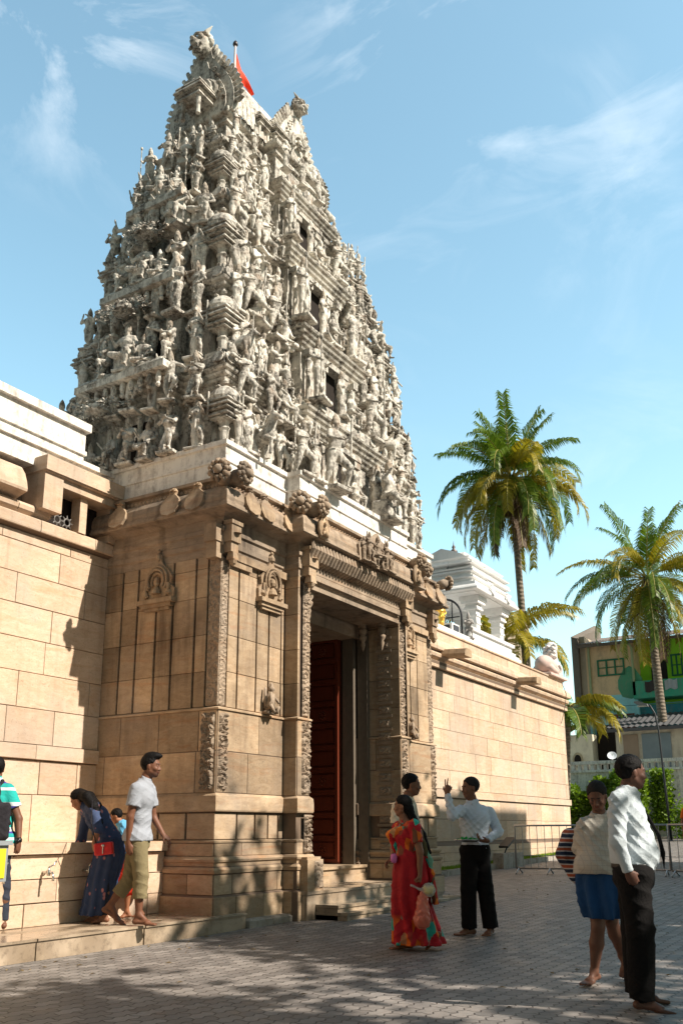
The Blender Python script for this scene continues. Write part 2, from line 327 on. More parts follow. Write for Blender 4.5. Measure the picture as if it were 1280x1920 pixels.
# ---------------------------------------------------------------- sculpting by distance fields
def V3(*a): return np.array(a, np.float32)
def nrm(v): v = np.array(v, np.float32); return v / (np.linalg.norm(v) + 1e-9)
class Grid:
    def __init__(s, lo, hi, h):
        s.h = h; s.lo = np.array(lo, np.float32) - 2 * h; n = np.ceil((np.array(hi) + 2 * h - s.lo) / h).astype(int) + 1
        s.n = n; s.F = np.full(tuple(n), 1.0, np.float32)
        s.ax = [s.lo[i] + np.arange(n[i], dtype=np.float32) * h for i in range(3)]
    def sl(s, lo, hi):
        r = []
        for i in range(3):
            a = max(0, int((lo[i] - s.lo[i]) / s.h)); b = min(s.n[i], int((hi[i] - s.lo[i]) / s.h) + 2)
            if b <= a: return None
            r.append(slice(a, b))
        return tuple(r)
    def put(s, lo, hi, fn, k=0.02, mode='u'):
        m = k + 2.5 * s.h; r = s.sl(np.array(lo) - m, np.array(hi) + m)
        if r is None: return
        X = s.ax[0][r[0]][:, None, None]; Y = s.ax[1][r[1]][None, :, None]; Z = s.ax[2][r[2]][None, None, :]
        d = fn(X, Y, Z); A = s.F[r]
        if mode == 'u':
            hh = np.maximum(k - np.abs(A - d), 0.0); s.F[r] = np.minimum(A, d) - hh * hh / (4 * max(k, 1e-6))
        elif mode == 's':
            hh = np.maximum(k - np.abs(A + d), 0.0); s.F[r] = np.maximum(A, -d) + hh * hh / (4 * max(k, 1e-6))
    def cone(s, a, b, ra, rb, k=0.02, mode='u', flat=None, cap=False):
        a = np.array(a, np.float32); b = np.array(b, np.float32); ab = b - a; L2 = float(ab @ ab) + 1e-9; R = max(ra, rb)
        def fn(X, Y, Z):
            px, py, pz = X - a[0], Y - a[1], Z - a[2]
            t = np.clip((px * ab[0] + py * ab[1] + pz * ab[2]) / L2, 0, 1)
            qx, qy, qz = px - t * ab[0], py - t * ab[1], pz - t * ab[2]
            if flat is not None:      # squash along a direction
                u, f = flat; dd = qx * u[0] + qy * u[1] + qz * u[2]; e = (1 / f - 1)
                qx, qy, qz = qx + dd * u[0] * e, qy + dd * u[1] * e, qz + dd * u[2] * e
            d = np.sqrt(qx * qx + qy * qy + qz * qz) - (ra + t * (rb - ra))
            if cap: d = np.maximum(d, (px * ab[0] + py * ab[1] + pz * ab[2]) / L2 ** .5 - L2 ** .5)
            return d
        s.put(np.minimum(a, b) - R, np.maximum(a, b) + R, fn, k, mode)
    def ell(s, c, ax, rad, k=0.02, mode='u'):
        c = np.array(c, np.float32); A = np.array(ax, np.float32); rad = np.array(rad, np.float32); R = float(rad.max())
        def fn(X, Y, Z):
            px, py, pz = X - c[0], Y - c[1], Z - c[2]; q = []
            for i in range(3): q.append((px * A[i][0] + py * A[i][1] + pz * A[i][2]) / rad[i])
            l = np.sqrt(q[0] ** 2 + q[1] ** 2 + q[2] ** 2) + 1e-6
            g = np.sqrt((q[0] / rad[0]) ** 2 + (q[1] / rad[1]) ** 2 + (q[2] / rad[2]) ** 2) + 1e-6
            return l * (l - 1) / g
        s.put(c - R, c + R, fn, k, mode)
    def box(s, c, ax, hf, r=0.01, k=0.01, mode='u'):
        c = np.array(c, np.float32); A = np.array(ax, np.float32); R = float(np.linalg.norm(hf))
        def fn(X, Y, Z):
            px, py, pz = X - c[0], Y - c[1], Z - c[2]; q = []
            for i in range(3): q.append(np.abs(px * A[i][0] + py * A[i][1] + pz * A[i][2]) - (hf[i] - r))
            o = np.sqrt(sum(np.maximum(v, 0) ** 2 for v in q)); return o + np.minimum(np.maximum(np.maximum(q[0], q[1]), q[2]), 0) - r
        s.put(c - R, c + R, fn, k, mode)
    def loft(s, secs, f, nf=0, amp=0.0, ph=0.0, k=0.01, tw=0.0):
        """stack of ellipses (cx, cy, z, r along f, r across); soft folds run down it"""
        S = np.array(sorted(secs, key=lambda q: q[2]), np.float32); f = nrm(f); sd = np.array([-f[1], f[0]]); zs = S[:, 2]; R = S[:, 3:].max() + .03
        def fn(X, Y, Z):
            z = np.clip(Z, zs[0], zs[-1]); cx = np.interp(z, zs, S[:, 0]); cy = np.interp(z, zs, S[:, 1]); ra = np.interp(z, zs, S[:, 3]); rb = np.interp(z, zs, S[:, 4])
            u = (X - cx) * f[0] + (Y - cy) * f[1]; v = (X - cx) * sd[0] + (Y - cy) * sd[1]; q = np.sqrt((u / ra) ** 2 + (v / rb) ** 2) + 1e-6
            d = (q - 1) * np.minimum(ra, rb)
            if nf: d = d + amp * np.sin(nf * np.arctan2(v, u) + ph + tw * Z) * (.35 + .65 * (zs[-1] - z) / (zs[-1] - zs[0]))
            return np.maximum(d, np.maximum(zs[0] - Z, Z - zs[-1]))
        s.put((S[:, 0].min() - R, S[:, 1].min() - R, zs[0]), (S[:, 0].max() + R, S[:, 1].max() + R, zs[-1]), fn, k)
    def half(s, p, n):
        """cut away the side the normal points to"""
        n = np.array(n, np.float32); n /= np.linalg.norm(n)
        d = (s.ax[0][:, None, None] - p[0]) * n[0] + (s.ax[1][None, :, None] - p[1]) * n[1] + (s.ax[2][None, None, :] - p[2]) * n[2]
        s.F = np.maximum(s.F, d)
    def ripple(s, fn):
        X = s.ax[0][:, None, None]; Y = s.ax[1][None, :, None]; Z = s.ax[2][None, None, :]
        s.F = np.where(np.abs(s.F) < 0.12, s.F + fn(X, Y, Z), s.F)
    def net(s):
        F = s.F; n = F.shape; F[0] = 1; F[-1] = 1; F[:, 0] = 1; F[:, -1] = 1; F[:, :, 0] = 1; F[:, :, -1] = 1
        I = F < 0; c = np.zeros((n[0] - 1, n[1] - 1, n[2] - 1), np.uint8)
        O = [(i, j, k) for i in (0, 1) for j in (0, 1) for k in (0, 1)]
        for i, j, k in O: c += I[i:n[0] - 1 + i, j:n[1] - 1 + j, k:n[2] - 1 + k]
        ix = np.argwhere((c > 0) & (c < 8)); acc = np.zeros((len(ix), 3), np.float32); cnt = np.zeros(len(ix), np.float32)
        for a in O:
            for b in O:
                if sum(b) - sum(a) == 1 and all(b[q] >= a[q] for q in range(3)):
                    f0 = F[ix[:, 0] + a[0], ix[:, 1] + a[1], ix[:, 2] + a[2]]; f1 = F[ix[:, 0] + b[0], ix[:, 1] + b[1], ix[:, 2] + b[2]]
                    m = (f0 < 0) != (f1 < 0); t = np.where(m, f0 / (f0 - f1 + 1e-12), 0)
                    for q in range(3): acc[:, q] += np.where(m, a[q] + t * (b[q] - a[q]), 0)
                    cnt += m
        V = s.lo + (ix + acc / cnt[:, None]) * s.h
        vid = np.full(c.shape, -1, np.int32); vid[ix[:, 0], ix[:, 1], ix[:, 2]] = np.arange(len(ix)); Q = []
        for ax in range(3):
            sl0 = [slice(None)] * 3; sl1 = [slice(None)] * 3; sl0[ax] = slice(0, -1); sl1[ax] = slice(1, None)
            A = I[tuple(sl0)]; B = I[tuple(sl1)]; e = np.argwhere(A != B); o1, o2 = (ax + 1) % 3, (ax + 2) % 3
            e = e[(e[:, o1] > 0) & (e[:, o2] > 0)]; ins = A[e[:, 0], e[:, 1], e[:, 2]]
            def g(d1, d2):
                q = e.copy(); q[:, o1] += d1; q[:, o2] += d2; return vid[q[:, 0], q[:, 1], q[:, 2]]
            q = np.stack([g(-1, -1), g(0, -1), g(0, 0), g(-1, 0)], 1); q[~ins] = q[~ins][:, ::-1]; Q.append(q)
        return V, np.concatenate(Q)
def np_mesh(name, V, Q, mats, col=None, smooth=True, midx=None):
    me = bpy.data.meshes.new(name); me.vertices.add(len(V)); me.loops.add(4 * len(Q)); me.polygons.add(len(Q))
    me.vertices.foreach_set('co', np.asarray(V, np.float32).ravel()); me.loops.foreach_set('vertex_index', np.asarray(Q, np.int32).ravel())
    me.polygons.foreach_set('loop_start', np.arange(len(Q), dtype=np.int32) * 4)
    try: me.polygons.foreach_set('loop_total', np.full(len(Q), 4, np.int32))
    except Exception: pass
    me.polygons.foreach_set('use_smooth', np.full(len(Q), smooth))
    for m in (mats if isinstance(mats, (list, tuple)) else [mats]): me.materials.append(m)
    if midx is not None: me.polygons.foreach_set('material_index', midx)
    me.update(calc_edges=True); me.validate()
    if col is not None:
        a = me.attributes.new('Col', 'FLOAT_COLOR', 'POINT'); c4 = np.ones((len(me.vertices), 4), np.float32); c4[:, :3] = col; a.data.foreach_set('color', c4.ravel())
    return me
# ---------------------------------------------------------------- ground
def gz(x): return max(0.0, min(0.78, 0.02 * (x - 9.0)))
def m_paving():
    t = NT('interlocking_pavers'); P = t.pos(); x, y, z = t.sep(P)
    tri = lambda v, p: t.math('PINGPONG', v, p)
    px = t.math('ADD', x, t.math('MULTIPLY', tri(y, 0.056), 0.42)); py = t.math('ADD', y, t.math('MULTIPLY', tri(x, 0.056), 0.5))
    wob = t.noise(P, 0.7, 3); py = t.math('ADD', py, t.math('MULTIPLY', wob, 0.08))
    b = t.n('ShaderNodeTexBrick', {'Vector': t.comb(px, py, 0.0), 'Scale': 1.0, 'Mortar Size': 0.006, 'Mortar Smooth': 0.25, 'Bias': 0.0, 'Brick Width': 0.235, 'Row Height': 0.125,
            'Color1': (0.125, 0.115, 0.109), 'Color2': (0.245, 0.225, 0.21), 'Mortar': (0.030, 0.025, 0.022)})
    big = t.noise(P, 0.42, 7, 0.7); fine = t.noise(P, 30, 4, 0.7); mid = t.noise(P, 5, 4, 0.6)
    c = t.mix(t.math('MULTIPLY', t.mask(big, 0.35, 0.68), 0.65), b.outputs['Color'], (0.165, 0.145, 0.13, 1), 'MIX')
    c = t.mix(b.outputs['Fac'], c, (0.035, 0.029, 0.025, 1))
    c = t.mix(t.mask(mid, 0.35, 0.75), c, t.mix(1.0, c, (1.38, 1.32, 1.27, 1), 'MULTIPLY'))
    c = t.mix(t.math('MULTIPLY', t.mask(fine, 0.5, 0.7), 0.3), c, (0.06, 0.05, 0.045, 1))
    t.bump(t.math('ADD', t.math('MULTIPLY', t.math('SUBTRACT', 1.0, b.outputs['Fac']), 1.0), t.math('MULTIPLY', fine, 0.25)), 0.8, 0.012)
    r = t.n('ShaderNodeMapRange', {'Value': mid, 'From Min': 0.3, 'From Max': 0.7, 'To Min': 0.42, 'To Max': 0.7}).outputs[0]
    return t.fin(c, r, 0, 0.4)
M['paving'] = m_paving()
g = MB()
xs = [-400, -60, -20, 0, 4, 9, 12, 16, 20, 26, 32, 40, 48, 60, 100, 500, 1500]; ys = [-700, -100, -20, 0, 8, 20, 60, 300, 1500]
vs = [(x, y, gz(x)) for y in ys for x in xs]; nx = len(xs)
g.add(vs, [(j * nx + i, j * nx + i + 1, (j + 1) * nx + i + 1, (j + 1) * nx + i) for j in range(len(ys) - 1) for i in range(nx - 1)])
tag(g.obj('ground', M['paving']), kind='structure')

def m_wet():
    t = NT('wet_platform_stone'); P = t.pos(); n = t.noise(P, 1.6, 5); f = t.noise(P, 14, 5, 0.7); w = t.noise(t.map(P, (1, 2.5, 1)), 1.3, 3)
    c = t.mix(t.mask(n, 0.35, 0.65), (0.34, 0.255, 0.17, 1), (0.46, 0.36, 0.26, 1)); c = t.mix(t.math('MULTIPLY', t.mask(f, 0.5, 0.7), 0.6), c, (0.12, 0.09, 0.065, 1))
    wet = t.mask(w, 0.38, 0.52); c = t.mix(t.math('MULTIPLY', wet, 0.45), c, (0.13, 0.095, 0.065, 1))
    t.bump(f, 0.25, 0.006)
    return t.fin(c, t.n('ShaderNodeMapRange', {'Value': wet, 'To Min': 0.7, 'To Max': 0.12}).outputs[0], 0, 0.5)
M['wet'] = m_wet()
M['concrete'] = m_plaster('old_concrete', (0.40, 0.36, 0.31, 1), (0.10, 0.085, 0.07, 1), (0.26, 0.18, 0.11, 1), 0.8, False)
# raised washing platform in front of the tap wall
p = MB(); rs = random.Random(5); x = 1.5
while x < 9.68:
    w = rs.uniform(0.9, 1.5); x1 = min(9.70, x + w)
    if 9.70 - x1 < 0.4: x1 = 9.70
    p.cur = rs.random()
    e = 0.012
    y0 = 7.34 - 0.012 * (x - 6)
    p.box(x + .003, x1 - .003, y0, 8.62, -0.15, 0.178)
    p.box(x + .003, x1 - .003, y0 - .018, 8.61, 0.178, 0.203)
    x = x1
tag(p.obj('platform', M['wet']), kind='structure')
# low rubble kerb between platform and steps
p = MB(); p.sweep([(9.72, 7.55), (9.72, 7.28), (10.75, 7.24), (10.75, 7.55)], [(0.0, -0.1), (0.02, 0.10), (-0.03, 0.125), (-0.4, 0.13)])
tag(p.obj('kerb', M['concrete']), kind='structure')
# strip of grass and kerb at the foot of the right wall
p = MB()
for i in range(26):
    a = 14.75 + i * 0.65; b = a + 0.64; p.cur = rs.random(); z = gz(a)
    p.box(a, b, 9.02 + .01 * math.sin(i), 9.14, z - 0.2, z + 0.13)
tag(p.obj('pavement_kerb', M['concrete']), kind='structure')
M['soil'] = m_plain('soil', (0.07, 0.09, 0.03), 0.95, scale=9)
p = MB(); p.add([(14.7, 9.13, gz(14.7) + .10), (31.6, 9.13, gz(31.6) + .10), (31.6, 9.7, gz(31.6) + .12), (14.7, 9.7, gz(14.7) + .12)], [(0, 1, 2, 3)])
tag(p.obj('verge', M['soil']), kind='structure')
def m_leaf(name, a, b, trans=0.25, rough=0.5):
    t = NT(name); q = t.attr('blk'); n = t.noise(t.pos(), 2.2, 3)
    c = t.mix(t.math('MULTIPLY', t.math('ADD', q, n), 0.5), a, b); t.fin(c, rough, 0, 0.35)
    tr = t.n('ShaderNodeBsdfTranslucent', {'Color': t.mix(1.0, c, (1.5, 1.6, 0.7, 1), 'MULTIPLY')}); ms = t.n('ShaderNodeMixShader', {'Fac': trans})
    t.t.links.new(t.b.outputs[0], ms.inputs[1]); t.t.links.new(tr.outputs[0], ms.inputs[2]); t.t.links.new(ms.outputs[0], t.out.inputs['Surface'])
    return t.m
M['grass'] = m_leaf('grass_blades', (0.10, 0.17, 0.015, 1), (0.24, 0.34, 0.03, 1), 0.35)
p = MB(); rs = random.Random(11)
for i in range(9000):
    x = rs.uniform(14.8, 31.4); y = rs.uniform(9.14, 9.58); z = gz(x) + .11; h = rs.uniform(.03, .085); a = rs.uniform(0, 3.14); w = 0.012
    p.cur = rs.random(); dx, dy = math.cos(a) * w, math.sin(a) * w; lx, ly = rs.uniform(-.03, .03), rs.uniform(-.03, .03)
    p.add([(x - dx, y - dy, z), (x + dx, y + dy, z), (x + lx, y + ly, z + h)], [(0, 1, 2)])
tag(p.obj('grass', M['grass'], rec=False), 'bright green grass growing along the foot of the right boundary wall', 'grass', kind='stuff')
# fallen leaves and scraps
M['litter'] = m_leaf('dry_leaves', (0.10, 0.06, 0.03, 1), (0.30, 0.22, 0.10, 1), .05)
p = MB(); rs = random.Random(77)
for i in range(420):
    x = rs.uniform(4, 30); y = rs.uniform(.5, 9) if rs.random() < .6 else 7.2 - abs(rs.gauss(0, .5)) - (0 if x < 10.5 else .9); z = gz(x) + .006; a = rs.uniform(0, 6.3); s = rs.uniform(.015, .04); dx, dy = math.cos(a) * s, math.sin(a) * s; p.cur = rs.random()
    p.add([(x - dx, y - dy, z), (x + dy * .4, y - dx * .4, z + .012), (x + dx, y + dy, z + .002), (x - dy * .4, y + dx * .4, z + .01)], [(0, 1, 2, 3)])
tag(p.obj('leaf_litter', M['litter'], rec=False), 'dry leaves and scraps scattered over the paving', 'litter', kind='stuff')
# ---------------------------------------------------------------- the gate tower: stone gatehouse (temple units)
GATE = thing('temple_gate_tower', 'tall gateway tower of carved brown stone under a pyramid of white sculpted figures', 'temple tower', loc=B2W((14.28, 8.6, 0)))
def G(mb, name, mats, smooth=False, parent=None):
    o = mb.obj(name, mats, None, smooth)
    p = parent or GATE
    o.parent = p; o.matrix_parent_inverse = p_inv(p)
    return o
def p_inv(p):
    m = Matrix.Translation(p.location)
    q = p
    while q.parent: q = q.parent
    # parts are modelled in place: undo the root's translation
    return Matrix.Translation(-Vector(q.location)) if p is q else Matrix.Identity(4)
X0, X1, Y0, YB, BX0, BX1, BY, YI = 10.6, 17.96, 8.6, 13.0, 12.3, 16.25, 8.33, 10.9
LP = [(X0, YB), (X0, Y0), (BX0, Y0), (BX0, BY), (12.66, BY), (12.66, 9.25), (12.80, 9.25), (12.80, 12.9)]
RP = [(15.78, 12.9), (15.78, 9.25), (15.90, 9.25), (15.90, BY), (BX1, BY), (BX1, Y0), (X1, Y0), (X1, YB)]
FULL = [(X0, YB), (X0, Y0), (BX0, Y0), (BX0, BY), (BX1, BY), (BX1, Y0), (X1, Y0), (X1, YB)]
lower = [(0.10, -0.45), (0.10, 0.28), (0.085, 0.30), (0.055, 0.31), (0.055, 0.60), (0.03, 0.62), (0.05, 0.68), (0.05, 0.70), (0.015, 0.72), (0.015, 0.76), (0.045, 0.79), (0.045, 0.82), (0.0, 0.84), (0.0, 1.03), (-0.03, 1.06), (-0.03, 1.49), (0.03, 1.50), (0.03, 1.70), (0.0, 1.74), (0.0, 2.97), (-0.05, 3.0), (-0.05, 5.42)]
mb = MB(True); mb.sweep(LP, lower); mb.sweep(RP, lower); G(mb, 'wall_core', M['joint'])
# stone courses as separate plates
C0 = [-0.4, 0.29]; C1 = [0.315, 0.595]; C2 = [0.845, 1.03]; C4 = [1.505, 1.70]; C3 = [1.745, 2.35, 2.96]
FACES = [((X0, 13.0), (X0, 8.6)), ((X0, 8.6), (BX0, 8.6)), ((BX0, 8.6), (BX0, BY)), ((BX0, BY), (12.66, BY)), ((12.66, BY), (12.66, 9.25)),
         ((15.90, 9.25), (15.90, BY)), ((15.9, BY), (BX1, BY)), ((BX1, BY), (BX1, 8.6)), ((BX1, 8.6), (X1, 8.6)), ((X1, 8.6), (X1, 13.0))]
for fi, (a, b) in enumerate(FACES):
    mb = MB(True)
    u = Vector((b[0] - a[0], b[1] - a[1], 0)); Ln = u.length; u.normalize(); n = Vector((u.y, -u.x, 0))
    cv = lambda q: 0.0
    for ci, (C, d, e) in enumerate(((C0, .10, .10), (C1, .055, .055), (C2, 0.0, 0.0), (C3, 0.0, 0.0))):
        s0 = Vector((a[0], a[1], 0)) - u * (e - .004) + n * d; L2 = Ln + 2 * e - .008
        if fi in (2, 4, 5, 7): s0 = Vector((a[0], a[1], 0)) + n * d + u * (e if fi in (2,) else 0); L2 = Ln - 0.0 - (e if fi == 2 else 0)
        if L2 < 0.1: continue
        blocks(mb, s0, u, n, L2, C, 0.009, 0.010, 0.6, 1.15, seed=fi * 7 + ci)
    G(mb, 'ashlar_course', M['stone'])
# mouldings between the courses
for PTH in (LP[:6], RP[2:]):
    mb = MB(True); mb.cur = 0.5
    mb.sweep(PTH, [(0.02, 0.595), (0.075, 0.61), (0.085, 0.66), (0.06, 0.69), (0.035, 0.70), (0.035, 0.75), (0.06, 0.77), (0.07, 0.80), (0.05, 0.835), (0.004, 0.845)])
    mb.cur = 0.8
    mb.sweep(PTH, [(-0.02, 1.47), (0.05, 1.48), (0.058, 1.50), (0.058, 1.62), (0.050, 1.70), (0.03, 1.72), (0.004, 1.742)])
    mb.cur = 0.4
    mb.sweep(PTH, [(-0.02, 1.03), (0.02, 1.035), (0.025, 1.06), (-0.02, 1.075)])
    mb.cur = 0.7
    mb.sweep(PTH, [(0.004, 2.955), (0.035, 2.962), (0.035, 2.985), (0.0, 3.005), (-0.04, 3.008)])
    G(mb, 'moulding', M['stone'])
# dado: short piers with grooves between them
def NB_():
    global mb
    if len(mb.v): G(mb, 'stone_pier', M['stone'])
    mb = MB(True)
mb = MB(True)
def strip(u0, u1, a, n, z0, z1, d0=-0.045, d1=0.0, js=(), seed=0, k=0):
    """pier plates between u0..u1 from point a; split at course joints js"""
    rs = random.Random(seed); zs = [z0] + [j for j in js if z0 + .05 < j < z1 - .05] + [z1]
    u = Vector((-n[1], n[0], 0)); a = Vector((a[0], a[1], 0)); n = Vector((n[0], n[1], 0))
    for i in range(len(zs) - 1):
        mb.cur = rs.random(); g_ = 0.0035; e = 0.005; dd = d1 + rs.uniform(-.002, .003)
        vs = []
        for d, q in ((d0, 0), (dd - e, 0), (dd, e)):
            for x, z in ((u0 + q, zs[i] + g_ + q), (u1 - q, zs[i] + g_ + q), (u1 - q, zs[i + 1] - g_ - q), (u0 + q, zs[i + 1] - g_ - q)):
                p_ = a + u * x + n * d; vs.append((p_.x, p_.y, z))
        mb.add(vs, [(8, 9, 10, 11)] + [(i4, (i4 + 1) % 4, 4 + (i4 + 1) % 4, 4 + i4) for i4 in range(4)] + [(4 + i4, 4 + (i4 + 1) % 4, 8 + (i4 + 1) % 4, 8 + i4) for i4 in range(4)], k)
    mb.cur = 0.5
FN = (0, -1); SN = (-1, 0); EN = (1, 0)
# u axis for front faces runs +X; for the left face (n=-X) u=( -n.y, n.x)=(0,-1): runs -Y
for u0, u1 in ((0.0, .50), (.54, .95), (.99, 1.29), (1.33, 1.56), (1.60, 1.70)): strip(u0, u1, (X0, Y0 + .03), FN, 1.08, 1.455, -0.0, .03, seed=int(u0 * 90))
NB_()
for u0, u1 in ((0.10, .38), (.42, .9), (.94, 1.3), (1.34, 1.71)): strip(u0, u1, (BX1, Y0 + .03), FN, 1.08, 1.455, 0.0, .03, seed=int(u0 * 80))
NB_()
for u0, u1 in ((0.0, 0.8), (.84, 1.6), (1.64, 2.3), (2.34, 2.9), (2.94, 3.3), (3.34, 3.84), (3.88, 4.4)): strip(u0, u1, (X0 + .03, 13.0), SN, 1.08, 1.455, 0.0, .03, seed=int(u0 * 70))
# upper piers between grooves
NB_()
JS = [3.55, 4.12, 4.72, 5.18]
for u0, u1, z0, z1 in ((.19, .42, 3.01, 5.38), (.46, .90, 3.01, 5.38), (.94, 1.235, 3.01, 4.70), (1.275, 1.585, 3.01, 4.70), (.94, 1.585, 4.70, 5.38), (1.62, 1.69, 3.01, 5.38)):
    strip(u0, u1, (X0, Y0), FN, z0, z1, js=JS, seed=int(u0 * 100))
NB_()
for u0, u1, z0, z1 in ((.02, .30, 3.01, 5.38), (.34, .62, 3.01, 4.70), (.66, .95, 3.01, 4.70), (.30, .95, 4.70, 5.38), (.99, 1.46, 3.01, 5.38)):
    strip(u0, u1, (BX1, Y0), FN, z0, z1, js=JS, seed=int(u0 * 100) + 5)
NB_()
# left side face: u measured from y=13 towards the corner
for y0, y1, z0, z1 in ((9.13, 9.55, 3.01, 5.38), (8.88, 9.09, 3.01, 5.38), (9.59, 9.90, 3.01, 4.66), (9.94, 10.31, 3.01, 4.66), (9.59, 10.31, 4.66, 5.38), (10.35, 10.66, 3.01, 5.38), (10.70, 11.2, 3.01, 5.38)):
    strip(13.0 - y1, 13.0 - y0, (X0, 13.0), SN, z0, z1, js=JS, seed=int(y0 * 100))
# faces of the central bay
for (a, n, w) in (((BX0, Y0), SN, .27), ((12.66, BY), EN, .92), ((15.90, 9.25), SN, .92), ((BX1, BY), EN, .27)):
    u = Vector((-n[1], n[0])); NB_()
    strip(0.0, w, a, n, 3.01, 5.38, js=JS, seed=int(a[0] * 10))
G(mb, 'stone_pier', M['stone'])
# carved corner strips
def carve(o, u, n, W, z0, z1, depth=0.03, seed=0, res=0.02, base=0.0, tgt=None):
    own = tgt is None; mb = MB(True) if own else tgt; o = Vector(o); nu = max(4, int(W / res)); nv = int((z1 - z0) / res)
    uu = Vector(u) * W; nn = Vector(n)
    mb.field(o + nn * base + Vector((0, 0, z0)), uu, (0, 0, z1 - z0), nn, nu, nv, lambda a, b: depth * (0.15 + 0.85 * scroll(a, b, z1 - z0, W, seed)) if .06 < a < .94 else depth * .9)
    if own: G(mb, 'carved_relief', M['stone_dark'])
carve((X0, Y0, 0), (1, 0, 0), (0, -1, 0), .18, 3.02, 5.34, .025, 1, base=-.02)
carve((X0, Y0 + .26, 0), (0, -1, 0), (-1, 0, 0), .26, 3.02, 5.34, .025, 2, base=-.02)
carve((X0 + .02, Y0, 0), (1, 0, 0), (0, -1, 0), .21, 1.78, 2.92, .055, 3, base=.004)
carve((X0, Y0 + .30, 0), (0, -1, 0), (-1, 0, 0), .26, 1.78, 2.92, .055, 4, base=.004)
carve((BX0 + .16, BY, 0), (1, 0, 0), (0, -1, 0), .20, 3.02, 5.3, .04, 5, base=-.012)
carve((BX0 + .12, BY, 0), (1, 0, 0), (0, -1, 0), .24, 1.78, 2.95, .05, 6, base=.006)
carve((BX0 + .18, BY, 0), (1, 0, 0), (0, -1, 0), .2, 0.86, 1.45, .06, 7, base=.03)
carve((15.91, BY, 0), (1, 0, 0), (0, -1, 0), .20, 3.02, 5.3, .04, 8, base=-.012)
carve((15.92, BY, 0), (1, 0, 0), (0, -1, 0), .2, 1.78, 2.95, .05, 9, base=.006)
carve((17.74, Y0, 0), (1, 0, 0), (0, -1, 0), .20, 3.02, 5.3, .03, 10, base=-.015)
carve((17.74, Y0, 0), (1, 0, 0), (0, -1, 0), .21, 1.78, 2.95, .05, 12, base=.004)
# framed relief tiles on the right reveal of the doorway
for i in range(17):
    z = 0.75 + i * 0.262; mb = MB(True)
    mb.box(15.872, 15.902, 8.50, 8.86, z, z + .055); mb.box(15.885, 15.903, 8.54, 8.82, z + .07, z + .225)
    carve((15.885, 8.80, 0), (0, -1, 0), (-1, 0, 0), .24, z + .08, z + .215, .03, i, tgt=mb); G(mb, 'relief_tile', M['stone_dark'])
# solid outer carved blocks at the foot of the bay
mb = MB(True); mb.box(12.33, 12.78, 8.13, 8.40, .28, .76); mb.box(12.36, 12.75, 8.16, 8.40, .76, .80)
carve((12.52, 8.13, 0), (1, 0, 0), (0, -1, 0), .24, .32, .74, .03, 21)
G(mb, 'pedestal', M['stone']); mb = MB(True)
mb.box(15.80, 16.30, 8.13, 8.40, .28, .80)
G(mb, 'pedestal', M['stone'])
# frieze, cornice
mb = MB(True)
mb.sweep(FULL, [(-0.06, 5.36), (0.0, 5.38), (0.0, 5.50), (0.03, 5.52), (0.03, 5.60), (0.015, 5.61), (0.015, 5.72), (0.05, 5.74), (0.05, 5.80), (0.03, 5.81), (0.03, 5.97), (0.14, 6.02), (0.26, 6.03)])
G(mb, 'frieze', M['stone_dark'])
mb = MB(True)
mb.sweep(FULL, [(0.20, 6.025), (0.29, 6.03), (0.31, 6.045), (0.31, 6.085), (0.285, 6.09), (0.285, 6.13), (0.265, 6.135), (0.28, 6.20), (0.265, 6.30), (0.22, 6.38), (0.14, 6.43), (0.10, 6.44), (0.10, 6.54), (0.17, 6.55), (0.17, 6.60), (0.08, 6.605), (-0.3, 6.61)])
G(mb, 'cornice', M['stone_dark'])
# dog-tooth band above the cornice roll
mb = MB(True)
def teeth(a, b, n, z, st=.09, sz=.032):
    a = Vector(a); b = Vector(b); u = (b - a).normalized(); L_ = (b - a).length; nn = Vector(n); x = st
    while x < L_ - st / 2:
        c = a + u * x; pts = [c + u * -sz + Vector((0, 0, z)), c + Vector((0, 0, z + sz * 1.3)), c + u * sz + Vector((0, 0, z)), c + Vector((0, 0, z - sz * 1.3))]
        t_ = c + nn * .025 + Vector((0, 0, z)); mb.add([tuple(p) for p in pts] + [tuple(t_)], [(0, 1, 4), (1, 2, 4), (2, 3, 4), (3, 0, 4)]); x += st
teeth((X0 - .1, Y0 - .1, 0), (BX0, Y0 - .1, 0), (0, -1, 0), 6.49); teeth((BX0, BY - .1, 0), (BX1, BY - .1, 0), (0, -1, 0), 6.49)
teeth((X0 - .1, YB, 0), (X0 - .1, Y0 - .1, 0), (-1, 0, 0), 6.49); teeth((BX1, Y0 - .1, 0), (X1, Y0 - .1, 0), (0, -1, 0), 6.49)
G(mb, 'tooth_band', M['stone_lit'])
# scalloped rafters' ends under the cornice over the doorway
mb = MB(True); x = 12.42
while x < 16.15:
    mb.tube([(x, 8.30, 5.66), (x, 8.18, 5.72), (x, 8.10, 5.86), (x, 8.12, 6.0)], [.03, .045, .05, .03], 6); x += .105
G(mb, 'scalloped_eave', M['stone_dark'])
# lintel
mb = MB(True)
mb.box(12.62, 15.94, 8.36, 9.4, 5.30, 5.62); mb.box(12.68, 15.88, 8.28, 8.42, 5.40, 5.50); mb.box(12.76, 15.8, 9.2, 12.9, 5.0, 5.5)
mb.box(12.66, 15.9, 8.32, 9.1, 5.235, 5.31)
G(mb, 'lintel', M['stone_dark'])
# roof deck of the gatehouse and rear wall: painted near black to keep the passage dark
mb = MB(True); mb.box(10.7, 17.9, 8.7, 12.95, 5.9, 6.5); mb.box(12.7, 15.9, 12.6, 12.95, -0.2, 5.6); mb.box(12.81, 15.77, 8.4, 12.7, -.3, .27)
G(mb, 'passage_wall', M['dark'])
